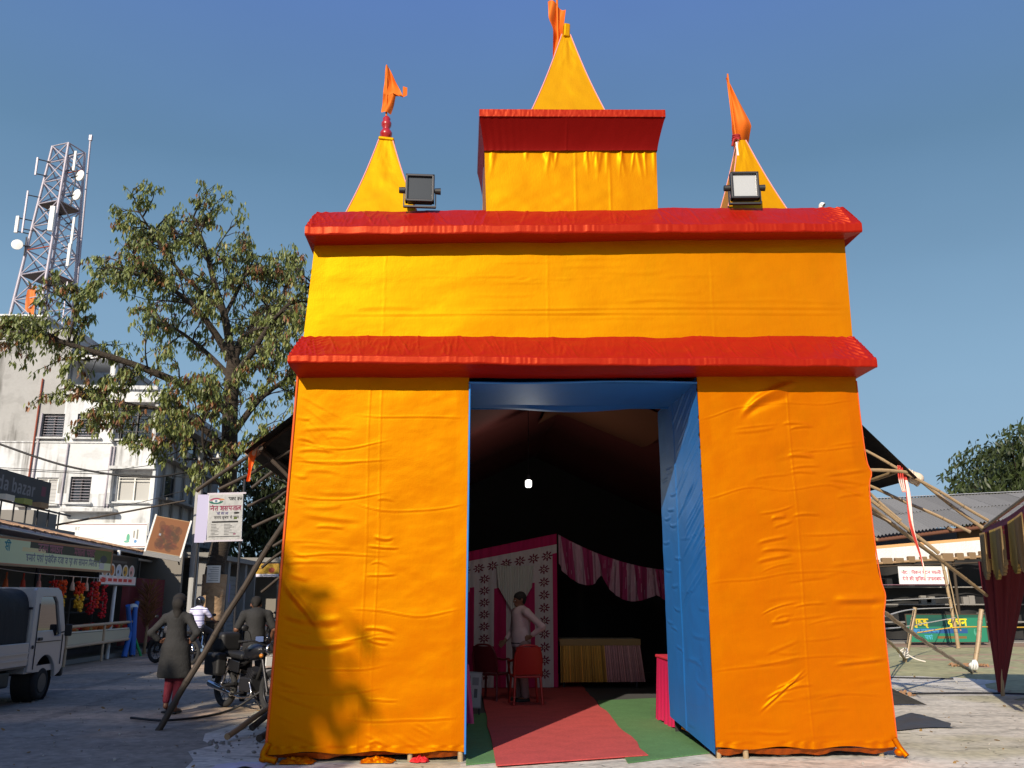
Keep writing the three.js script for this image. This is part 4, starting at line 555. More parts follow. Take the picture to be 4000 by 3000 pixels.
// plastic chairs
function makeChair(label, pos, turn, c) {
  const t = thing('plastic_chair', label, 'chair', [0, 0, 0], 'plastic chairs inside the tent'), pm = mat(c, .4);
  { const m = new MB(); m.add(sheet(12, 12, (u, v) => [(u - .5) * .44, .44 - .02 * Math.sin(u * Math.PI) * Math.sin(v * Math.PI), (v - .5) * .42])); m.rbox(.46, .035, .44, .015, [0, .425, 0]); part('seat', m, pm, t); }
  { const m = new MB(); m.add(sheet(14, 16, (u, v) => [(u - .5) * (.44 - .05 * v * v), .46 + .42 * v, -.21 - .1 * v - .03 * Math.sin(u * Math.PI)])); m.tube([[-.22, .44, -.2], [-.2, .78, -.28], [-.13, .885, -.31], [.13, .885, -.31], [.2, .78, -.28], [.22, .44, -.2]], .018, 40); part('backrest', m, pm, t); }
  for (const s of [-1, 1]) { part('leg', rodGeo([s * .2, .43, .19], [s * .23, 0, .23], .022, .018), pm, t); part('leg', rodGeo([s * .2, .43, -.2], [s * .23, 0, -.26], .022, .018), pm, t); const m = new MB(); m.tube([[s * .2, .7, -.25], [s * .26, .66, -.1], [s * .26, .65, .14], [s * .22, .44, .2]], .018, 20); part('armrest', m, pm, t); }
  t.position.set(...pos); t.rotation.y = turn; return t;
}
makeChair('red plastic chair standing directly in front of the man in the pale shirt', [1.02, .03, -14.85], Math.PI + .1, [.36, .014, .01]);
makeChair('dark red plastic chair to the left of the bright red one, by the curtain', [.5, .01, -15.6], Math.PI - .5, [.13, .012, .016]);
// bulb
{ const t = thing('light_bulb', 'lit white bulb hanging from a wire under the tent ceiling', 'bulb', [1.02, 3.42, -14]); const m = new MB(); m.rbox(.1, .12, .1, .03, [1.02, 3.42, -14]); part('bulb', m, mat([.9, .9, .9], .4, { emissive: C(1, .97, .9), emissiveIntensity: 2.5 }), t); const n = new MB(); n.cyl(.025, .03, .08, [1.02, 3.52, -14]); n.rod([1.02, 3.55, -14], [1.02, 4.7, -14], .006, .006, 5); part('holder', n, M.black, t); const L = new THREE.PointLight(0xfff4e2, 1.5, 0, 2); L.position.set(0, 0, 0); L.castShadow = true; t.add(L); }

// ---------- market shops along the left side of the street ----------
{
  const s = thing('market_shop', 'dark open market shop with a tile edged tin awning along the left street side', 'shop', [-11.5, 0, -24]);
  const ax = (z) => lerp(-9.65, -10.9, (-17.5 - z) / 15.5);   // eave line
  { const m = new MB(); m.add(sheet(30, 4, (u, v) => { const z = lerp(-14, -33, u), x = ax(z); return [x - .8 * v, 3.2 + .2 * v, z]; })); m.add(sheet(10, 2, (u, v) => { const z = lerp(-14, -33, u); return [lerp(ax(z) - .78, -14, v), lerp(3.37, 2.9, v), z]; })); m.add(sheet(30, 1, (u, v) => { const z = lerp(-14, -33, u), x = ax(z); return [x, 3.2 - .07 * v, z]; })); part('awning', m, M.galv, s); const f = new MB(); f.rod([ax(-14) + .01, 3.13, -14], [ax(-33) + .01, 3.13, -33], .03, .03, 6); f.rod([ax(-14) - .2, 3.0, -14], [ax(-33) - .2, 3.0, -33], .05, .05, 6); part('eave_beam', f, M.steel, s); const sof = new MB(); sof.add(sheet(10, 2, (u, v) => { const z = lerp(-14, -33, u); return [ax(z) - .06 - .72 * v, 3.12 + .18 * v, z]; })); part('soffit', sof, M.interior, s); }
  { const m = new MB(), q = rng(8); for (let i = 0; i < 210; i++) for (let k = 0; k < 3; k++) { const z = -14.2 - i * .09, x = ax(z) - .12 - .26 * k; m.add(new THREE.CylinderGeometry(.052, .046, .3, 6, 1, true, -Math.PI / 2, Math.PI), [x - .05 * q(), 3.235 + .06 * k + .03 * q(), z], [0, 0, Math.PI / 2 - .2 + .06 * q()]); } part('roof_tiles', m, M.tile, s, 'brown half round roof tiles', 'stuff'); }
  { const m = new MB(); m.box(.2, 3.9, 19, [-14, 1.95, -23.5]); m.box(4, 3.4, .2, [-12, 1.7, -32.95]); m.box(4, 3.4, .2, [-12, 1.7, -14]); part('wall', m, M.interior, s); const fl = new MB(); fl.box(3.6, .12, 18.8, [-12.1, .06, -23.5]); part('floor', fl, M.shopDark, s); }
  const post = part('post', rodGeo([-10.25, 0, -27.4], [-10.25, 3.1, -27.5], .055, .05, 10), M.white, s, 'pale post under the small picture sign');
  for (const z of [-18, -22.6, -31.5]) part('post', rodGeo([ax(z) - .25, 0, z], [ax(z) - .25, 3.1, z], .05), M.darkMetal, s);
  for (const [z, h, x, w] of [[-19, 1.6, -12.6, 1.6], [-21.5, 1.9, -12.8, 1.2], [-24, 1.5, -12.4, 1.8], [-26.6, 2.0, -12.9, 1.2], [-30, 1.7, -12.4, 1.8]]) { const m = new MB(); for (let k = 0; k < 4; k++) m.box(.5, .04, w, [x, h * (k + 1) / 4, z]); m.box(.04, h, .05, [x + .22, h / 2, z - w / 2]); m.box(.04, h, .05, [x + .22, h / 2, z + w / 2]); part('shelf', m, M.shopDark, s); }
}
// signs of the shop
const signBoard = (name, label, w, h, tex, pos, turn, tilt = 0, frame = M.darkMetal, cat = 'sign') => {
  const t = thing(name, label, cat, [0, 0, 0]); { const m = new MB(); m.box(w, h, .04, [0, 0, -.022]); part('panel', m, M.white, t); for (const s of [-1, 1]) { const f = new MB(); f.box(.035, h + .05, .05, [s * (w / 2 + .01), 0, -.012]); part('frame', f, frame, t); const g = new MB(); g.box(w + .05, .035, .05, [0, s * (h / 2 + .01), -.0125]); part('frame', g, frame, t); } }
  part('print', new THREE.PlaneGeometry(w, h).translate(0, 0, .002), mat([.92, .92, .92], .6, { map: tex }), t); t.position.set(...pos); t.rotation.set(tilt, turn, 0, 'YXZ'); return t;
};
signBoard('shop_sign', 'long pale green shop sign with brown Hindi lettering under the tin awning', 5.4, .56, printTex(1400, 146, (x, w, h) => {
  x.fillStyle = '#d9dfae'; x.fillRect(0, 0, w, h); x.fillStyle = '#30321a'; x.fillRect(330, 0, w - 330, 62); x.fillStyle = '#58621e'; x.fillRect(w - 260, 0, 260, 90); x.fillStyle = '#e9d79a'; x.fillRect(250, 42, 260, 24);
  devText(x, 'शी', 70, 26, 42, '#1d7f86', 2); devText(x, 'उतम भणडार', 420, 16, 40, '#a05a68', 2.2); devText(x, 'मशाला पशाद', 860, 16, 40, '#8d4a58', 2.2);
  devText(x, 'हमारे यहां आयुवेदिक दवा व पूजा का सामान मिलता है', 300, 82, 34, '#777a80', 2); x.fillStyle = '#3a3c3e'; x.beginPath(); x.ellipse(w - 120, 66, 50, 26, 0, 0, 7); x.fill(); x.fillStyle = '#c9c7c2'; x.fillRect(w - 175, 92, 70, 40); x.strokeStyle = '#c97f58'; x.lineWidth = 8; x.strokeRect(3, 3, w - 6, h - 6);
}), [-9.6, 2.66, -22.15], Math.PI / 2 - .06, 0, M.wood);
signBoard('picture_sign', 'small sign with five round pictures above a red and white strip', 2.5, .82, printTex(512, 168, (x, w, h) => {
  x.fillStyle = '#141414'; x.fillRect(0, 0, w, h); x.strokeStyle = '#5c5c5c'; x.lineWidth = 5; x.beginPath(); x.arc(90, 40, 28, 0, 7); x.stroke(); x.fillStyle = '#4a4a4a'; x.fillRect(160, 26, 200, 14); x.fillStyle = '#e9e6e3'; x.fillRect(0, 116, w, 52); x.fillStyle = '#f6d5d2'; x.fillRect(10, 124, w - 20, 36); x.fillStyle = '#d8332b'; x.beginPath(); x.ellipse(60, 142, 40, 15, 0, 0, 7); x.fill(); for (let i = 0; i < 5; i++) { x.fillRect(120 + i * 70, 132, 52, 18); }
  ['#caa07a', '#c9772f', '#b9c6d8', '#d0a23a', '#e2a9a2'].forEach((c, i) => { x.fillStyle = '#d8d4cf'; x.beginPath(); x.arc(70 + i * 92, 88, 42, 0, 7); x.fill(); x.fillStyle = c; x.beginPath(); x.arc(70 + i * 92, 86, 30, 0, 7); x.fill(); x.fillStyle = '#5b4a3a'; x.beginPath(); x.arc(62 + i * 92, 92, 11, 0, 7); x.fill(); });
}), [-10.16, 2.5, -27.4], Math.PI / 2 - .06, 0, M.darkMetal);
// string with hanging garlands
solo('string_line', 'thin string sagging under the shop sign with garlands hung on it', 'string', (() => { const m = new MB(); m.tube([[-10.1, 2.42, -18], [-10.2, 2.27, -22], [-10.2, 2.25, -26.3]], .008, 30, 4); return m; })(), M.rope, [-10.2, 2.3, -22]);
const petal = new THREE.IcosahedronGeometry(1, 0);
function garland(label, z, len, cols, w, seed) {
  const q = rng(seed), t = thing('flower_garland', label, 'garland', [-10.2, 2.24, z], 'garlands hanging under the shop awning'); part('string', rodGeo([-10.2, 2.26, z], [-10.2, 2.24 - len, z], .006, .006, 4), M.rope, t);
  cols.forEach(([c, f0, f1], k) => { const m = new MB(); for (let i = 0; i < 44; i++) { const f = lerp(f0, f1, q()), a = q() * 6.28, rr = w * Math.sqrt(q()); m.add(petal, [-10.2 + rr * Math.cos(a), 2.12 - len * f, z + rr * Math.sin(a)], [q() * 3, q() * 3, 0], [.035 + .02 * q(), .03 + .02 * q(), .035 + .02 * q()]); } part('flowers', m, mat(c, .8), t); });
}
garland('bright red garland, first of the pair hanging nearest the pickup', -23.3, .62, [[[.6, .02, .015], 0, 1]], .1, 1);
garland('red garland with a yellow lower half beside the first red one', -23.75, .75, [[[.72, .08, .01], 0, .5], [[.75, .45, .02], .5, 1]], .12, 2);
garland('garland with a red top and yellow bottom in the middle of the string', -24.9, .75, [[[.7, .05, .01], 0, .45], [[.78, .45, .03], .45, 1]], .12, 3);
garland('thick deep red garland near the small picture sign', -25.75, .85, [[[.5, .01, .02], 0, 1]], .13, 4);
garland('orange and red garland next to the thick deep red one', -25.98, .7, [[[.7, .06, .01], 0, 1]], .1, 5);
garland('long thin crimson garland closest to the small picture sign', -26.55, .95, [[[.55, .008, .02], 0, 1]], .09, 6);
for (const [z, c, l] of [[-20.9, [.55, .1, .02], 'small orange tassel hanging alone at the near end of the string'], [-21.7, [.55, .05, .02], 'small red tassel hanging second along the string'], [-22.5, [.65, .25, .2], 'pale red tassel hanging beside the first garlands'], [-24.4, [.6, .45, .36], 'pale cream tassel between two garlands'], [-25.3, [.6, .4, .3], 'short cream tassel hanging before the deep red garland']]) solo('tassel', l, 'tassel', (() => { const m = new MB(); m.add(new THREE.LatheGeometry([[.001, 0], [.02, -.02], [.015, -.14], [.04, -.18], [.065, -.36], [.001, -.38]].map(([a, b]) => new THREE.Vector2(a, b)), 10), [-10.2, 2.26, z]); return m; })(), mat(c, .8), [-10.2, 2.26, z]);
// display stand with rails and goods
{
  const t = thing('display_stand', 'wooden rail stand heaped with orange and red goods in front of the market shop', 'stand', [-10.15, 0, -26.2]);
  for (const y of [.48, .98]) part('rail', rodGeo([-10.0, y, -23.9], [-10.05, y + .04, -28.9], .04, .04, 8), M.paleWood, t); for (const z of [-24, -26.4, -28.8]) part('leg', rodGeo([-10.02, 0, z], [-10.02, 1.0, z], .035), M.paleWood, t);
  { const m = new MB(); m.box(.9, .04, 4.8, [-10.5, .78, -26.4], [0, 0, .12]); part('tray', m, M.cream, t); m.g = []; m.box(.03, .28, 4.7, [-10.06, .66, -26.4]); part('cloth_front', m, mat([.6, .52, .36], .9), t); }
  { const q = rng(12); for (const [c, n, lab] of [[[.6, .16, .03], 60, 'orange'], [[.55, .03, .02], 46, 'red'], [[.5, .36, .12], 24, 'yellow']]) { const m = new MB(); for (let i = 0; i < n; i++) m.add(petal, [-10.15 - .6 * q(), .86 + .1 * q(), -24.1 - 4.6 * q()], [q() * 3, q() * 3, 0], [.07, .05, .09]); part('goods', m, mat(c, .8), t, lab + ' heaped goods', 'stuff'); } }
}
{ const t = thing('blue_bundle', 'crossed blue wrapped poles with a green end standing by the pale post', 'bundle', [-10.1, 0, -28.6]); const bl = mat([.03, .14, .5], .5); [[[-10.05, 0, -28.2], [-10.1, 1.6, -29.0]], [[-10.1, 0, -29.0], [-10.05, 1.5, -28.1]], [[-9.95, .05, -28.6], [-10.0, 1.45, -28.6]]].forEach(([a, b]) => part('pole', rodGeo(a, b, .09, .07, 8), bl, t)); part('pole', rodGeo([-9.8, 0, -28.9], [-9.95, .6, -28.6], .04), mat([.03, .4, .12], .5), t, 'green pole end'); const m = new MB(); m.sph(.14, .1, .14, [-10.1, 1.45, -28.7]); part('wrap', m, M.white, t); }
solo('maroon_cloth', 'dark maroon cloth hanging at the far end of the market shop', 'cloth', sheet(20, 12, (u, v) => [-10.45 + .05 * Math.sin(u * 20), lerp(.3, 2.35, v), lerp(-28.6, -32.4, u)]), M.maroon, [-10.45, 0, -30.5]);
{ // dried brown shrub
  const t = thing('dry_shrub', 'brown dried shrub of thin twigs standing before the maroon cloth', 'plant', [-10.05, 0, -29.9]), q = rng(77), m = new MB(), tw = new MB(); m.rod([-10.05, 0, -29.9], [-10.02, 1.1, -29.9], .06, .04);
  for (let i = 0; i < 150; i++) { const y = 1.0 + q() * 1.3, a = q() * 6.28, rr = .55 * Math.sqrt(q()) * (1 - Math.abs(y - 1.65) * .6); tw.add(rodGeo([-10.05 + .2 * rr * Math.cos(a), y - .2, -29.9 + .2 * rr * Math.sin(a)], [-10.05 + rr * Math.cos(a), y + .1 * q(), -29.9 + rr * Math.sin(a)], .016, .008, 4)); }
  part('stem', m, M.wood, t); part('twigs', tw, mat([.20, .085, .03], .9), t, null, 'stuff');
}
// upper storey shop with a lettered fascia, behind the awning
{
  const s = thing('upper_shop', 'shaded grey upper shop front with a long lettered fascia above the tin awning', 'shop', [-16, 0, -24]);
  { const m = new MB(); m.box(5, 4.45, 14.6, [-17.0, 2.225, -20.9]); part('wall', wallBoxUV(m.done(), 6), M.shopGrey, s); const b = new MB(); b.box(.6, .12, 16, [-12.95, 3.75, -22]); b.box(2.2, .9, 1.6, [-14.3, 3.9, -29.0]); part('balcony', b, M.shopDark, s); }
  for (let i = 0; i < 16; i++) part('baluster', rodGeo([-12.7, 3.8, -18 - i * .72], [-12.7, 4.35, -18 - i * .72], .025), M.black, s); part('handrail', rodGeo([-12.7, 4.36, -16], [-12.7, 4.3, -29.6], .03), M.darkMetal, s);
  { const q = rng(5); for (let i = 0; i < 4; i++) { const m = new MB(); m.box(.3, .16, .5, [-12.75, 4.42, -24.4 - i * 1.05]); part('box', m, [M.paleWood, M.cream, mat([.3, .32, .08], .8), M.wood][i], s, 'small carton on the balcony rail'); } }
  const f = part('fascia', new MB().box(.12, .72, 7.5, [-12.98, 4.86, -24.75]), mat([.12, .12, .125], .7), s, 'dark grey lettered fascia');
  part('fascia_print', new THREE.PlaneGeometry(7.5, .72).rotateY(Math.PI / 2).translate(-12.918, 4.86, -24.75), mat([.9, .9, .9], .7, { map: printTex(1023, 98, (x, w, h) => { x.fillStyle = '#4a4a4c'; x.fillRect(0, 0, w, h); x.fillStyle = '#85858a'; x.font = 'bold 74px sans-serif'; x.fillText('lda bazar', 563, 76); x.fillStyle = '#7a4454'; x.fillRect(943, 24, 40, 40); }) }), f);
}
// plain shop row further along, under the trees
{
  const s = thing('shop_row', 'row of shaded grey shop fronts further down the left side of the street', 'shop', [-11, 0, -40]);
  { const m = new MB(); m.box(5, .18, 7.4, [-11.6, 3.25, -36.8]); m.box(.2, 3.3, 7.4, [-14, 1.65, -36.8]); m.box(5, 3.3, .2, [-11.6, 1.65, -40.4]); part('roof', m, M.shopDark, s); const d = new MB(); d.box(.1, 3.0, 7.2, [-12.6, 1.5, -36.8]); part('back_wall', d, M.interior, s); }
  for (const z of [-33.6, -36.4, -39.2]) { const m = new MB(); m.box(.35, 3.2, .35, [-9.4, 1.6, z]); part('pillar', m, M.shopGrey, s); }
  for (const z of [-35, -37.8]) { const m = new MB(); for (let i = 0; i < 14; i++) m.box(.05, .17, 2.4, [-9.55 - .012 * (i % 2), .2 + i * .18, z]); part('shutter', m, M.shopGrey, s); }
  { const m = new MB(); m.box(.08, .7, .9, [-9.3, 1.95, -36.4]); part('poster', m, mat([.22, .2, .42], .7), s, 'small violet poster'); }
}
// shops across the end of the street
{
  const s = thing('shop_row', 'low dark shops across the far end of the street behind the parked motorcycles', 'shop', [-6.5, 0, -44]);
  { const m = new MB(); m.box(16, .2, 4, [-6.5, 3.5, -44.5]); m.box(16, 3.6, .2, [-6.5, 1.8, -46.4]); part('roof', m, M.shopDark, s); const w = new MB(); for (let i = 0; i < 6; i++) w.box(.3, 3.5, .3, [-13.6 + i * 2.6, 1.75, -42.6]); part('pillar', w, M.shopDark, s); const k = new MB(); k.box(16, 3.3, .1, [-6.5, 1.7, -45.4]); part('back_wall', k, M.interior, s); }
  for (const [x, c] of [[-8.0, [.1, .11, .12]], [-6.9, [.03, .03, .14]]]) { const m = new MB(); m.box(.8, 1.0, .1, [x, 2.0, -42.4]); part('hoarding', m, mat(c, .7), s); }
}
signBoard('bank_sign', 'mustard yellow sign with a red disc at the far end of the street', 2.1, .62, printTex(600, 200, (x, w, h) => { x.fillStyle = '#a8820e'; x.fillRect(0, 0, w, h); x.fillStyle = '#d9d5e6'; x.fillRect(0, h - 42, w, 42); x.fillStyle = '#8e3415'; x.beginPath(); x.arc(500, 104, 40, 0, 7); x.fill(); x.fillStyle = '#6b4b10'; x.fillRect(30, 40, 300, 12); x.fillRect(30, 76, 360, 14); x.fillRect(30, 116, 260, 10); x.fillStyle = '#7d4a28'; x.fillRect(0, 0, w, 10); x.fillStyle = '#5c6c8c'; x.fillRect(400, h - 28, 150, 12); }), [-9.42, 3.02, -41.9], .0, 0, M.darkMetal);
// boards on poles
{
  const t = thing('notice_hoarding', 'white hoarding with a coloured eye emblem and Hindi print on poles by the tree trunk', 'sign', [-7.5, 0, -28.6]);
  const tex = printTex(512, 690, (x, w, h) => {
    x.fillStyle = '#c6c6c4'; x.fillRect(0, 0, w, h); const q = rng(4); for (let i = 0; i < 60; i++) { x.fillStyle = `rgba(150,150,150,.2)`; x.fillRect(q() * w, q() * h, 60 * q(), 90 * q()); }
    x.fillStyle = '#a8506c'; x.beginPath(); x.ellipse(110, 90, 100, 44, 0, Math.PI, 0); x.fill(); x.fillStyle = '#c98a58'; x.beginPath(); x.ellipse(190, 84, 50, 26, 0, Math.PI, 0); x.fill(); x.fillStyle = '#186a5c'; x.beginPath(); x.ellipse(110, 100, 110, 44, 0, 0, Math.PI); x.fill(); x.fillStyle = '#e6e9ea'; x.beginPath(); x.ellipse(110, 96, 58, 26, 0, 0, 7); x.fill(); x.fillStyle = '#5f7f9b'; x.beginPath(); x.arc(110, 98, 20, 0, 7); x.fill();
    devText(x, 'आपका कल', 300, 44, 46, '#1a1a1a', 2.2); devText(x, 'नेत असपताल', 24, 180, 62, '#8e3350', 2.4); devText(x, 'आंखों का इलाज', 130, 274, 34, '#3a3470', 2); devText(x, 'समय सुबह से शाम', 90, 336, 36, '#222', 2); x.fillStyle = '#1c1c1c'; x.fillRect(60, 408, 400, 26); x.beginPath(); x.ellipse(430, 286, 44, 16, 0, 0, 7); x.fill(); x.fillStyle = '#56651d'; x.fillRect(390, 350, 50, 34);
    x.fillStyle = '#555'; for (let i = 0; i < 8; i++) { x.fillRect(50, 456 + i * 22, 60 + 60 * q(), 8); x.fillRect(250, 456 + i * 22, 60 + 120 * q(), 8); } x.fillStyle = '#8a4060'; x.fillRect(390, 600, 40, 20); x.fillStyle = '#333'; x.fillRect(20, 640, 470, 12);
  });
  { const m = new MB(); m.box(1.06, 1.42, .05, [-7.5, 4.2, -28.6], [0, 0, .03]); part('panel', m, M.white, t); part('print', new THREE.PlaneGeometry(1.04, 1.4).rotateZ(.03).translate(-7.5, 4.2, -28.57), mat([.68, .68, .68], .8, { map: tex, bumpMap: grainBump, bumpScale: .02 }), t); const l = new MB(); l.box(.36, 1.5, .05, [-8.22, 4.15, -28.62]); part('side_panel', l, mat([.42, .40, .56], .7), t, 'plain lilac side panel'); for (const x of [-8.3, -7.0]) part('post', rodGeo([x, 0, -28.68], [x, 5.4, -28.68], .04), M.darkMetal, t); const f = new MB(); f.box(1.2, .05, .06, [-7.5, 3.46, -28.6], [0, 0, .03]); f.box(1.2, .05, .06, [-7.5, 4.94, -28.6], [0, 0, .03]); part('frame', f, M.galv, t); }
}
{
  const t = thing('picture_board', 'tilted brown picture board with a white frame propped on the shop roof', 'sign', [0, 0, 0]); t.position.set(-9.3, 3.62, -28.9); t.rotation.set(-.12, .12, -.16);
  const q = rng(9); { const m = new MB(); m.box(1.06, 1.12, .05); part('panel', m, M.wood, t); part('print', new THREE.PlaneGeometry(1.02, 1.08).translate(0, 0, .028), mat([.9, .9, .9], .7, { map: printTex(256, 256, (x, w, h) => { x.fillStyle = '#7c4a22'; x.fillRect(0, 0, w, h); for (let i = 0; i < 60; i++) { x.fillStyle = `rgba(${50 + q() * 40 | 0},${20 + q() * 20 | 0},${10},.4)`; x.beginPath(); x.ellipse(128 + (q() - .5) * 150, 140 + (q() - .5) * 160, 6 + 20 * q(), 14 + 26 * q(), q() * 3, 0, 7); x.fill(); } x.fillStyle = '#8b8f99'; x.fillRect(56, 120, 16, 16); }) }), t); for (const s of [-1, 1]) { const f = new MB(); f.box(.05, 1.2, .07, [s * .55, 0, 0]); part('frame', f, M.white, t); } const l = new MB(); l.box(1.15, .16, .05, [0, -.64, 0]); part('base_strip', l, M.shopGrey, t); part('strut', rodGeo([.4, -.5, -.1], [.4, -.7, -.8], .025), M.darkMetal, t); }
}
solo('bamboo_pole', 'thin bamboo pole slanting up from the awning to the picture board', 'pole', rodGeo([-13.4, 4.05, -30.2], [-8.9, 4.75, -29.0], .035, .025, 8), M.oldBamboo, [-13.4, 4.05, -30.2]);
{ const t = thing('utility_pole', 'weathered utility pole with wires beside the white building', 'utility pole', [-8.6, 0, -29.8]); part('pole', rodGeo([-8.65, 0, -29.8], [-8.75, 6.6, -29.8], .15, .11, 12), M.cement, t); part('crossarm', rodGeo([-9.3, 6.2, -29.8], [-8.1, 6.25, -29.8], .04), M.darkMetal, t); for (const x of [-9.2, -8.75, -8.2]) { const m = new MB(); m.cyl(.04, .06, .14, [x, 6.34, -29.8]); part('insulator', m, M.white, t); } const m = new MB(); for (let i = 0; i < 8; i++) m.torus(.18, .012, [-8.7, 5.5 + i * .06, -29.8], [Math.PI / 2 + .2 * Math.sin(i), .2 * Math.cos(i * 2), 0]); part('coiled_wire', m, M.wire, t); }
[['thick black cable sagging across the white building to the utility pole', [[-16.5, 7.1, -29], [-14.9, 6.52, -29], [-12.5, 5.78, -29], [-10.0, 5.5, -29], [-8.7, 5.85, -29.6]], .035], ['thin wire crossing the white building below the thick cable', [[-16.5, 5.9, -30], [-13, 5.75, -30], [-8.7, 5.6, -29.8]], .013], ['thin wire running under the lower windows of the white building', [[-15.5, 5.0, -31], [-12, 4.75, -31], [-8.7, 5.3, -29.8]], .012], ['thin wire above the thick cable near the utility pole', [[-16.5, 6.2, -32], [-13, 6.1, -32], [-8.2, 6.4, -29.8]], .012], ['wire rising from the utility pole into the tree crown', [[-8.2, 6.35, -29.8], [-6.5, 5.6, -28], [-3.2, 3.9, -20]], .014]].forEach(([l, p, r0]) => { const m = new MB(); m.tube(p, r0, 40, 5); solo('overhead_cable', l, 'cable', m, M.wire, p[0]); });

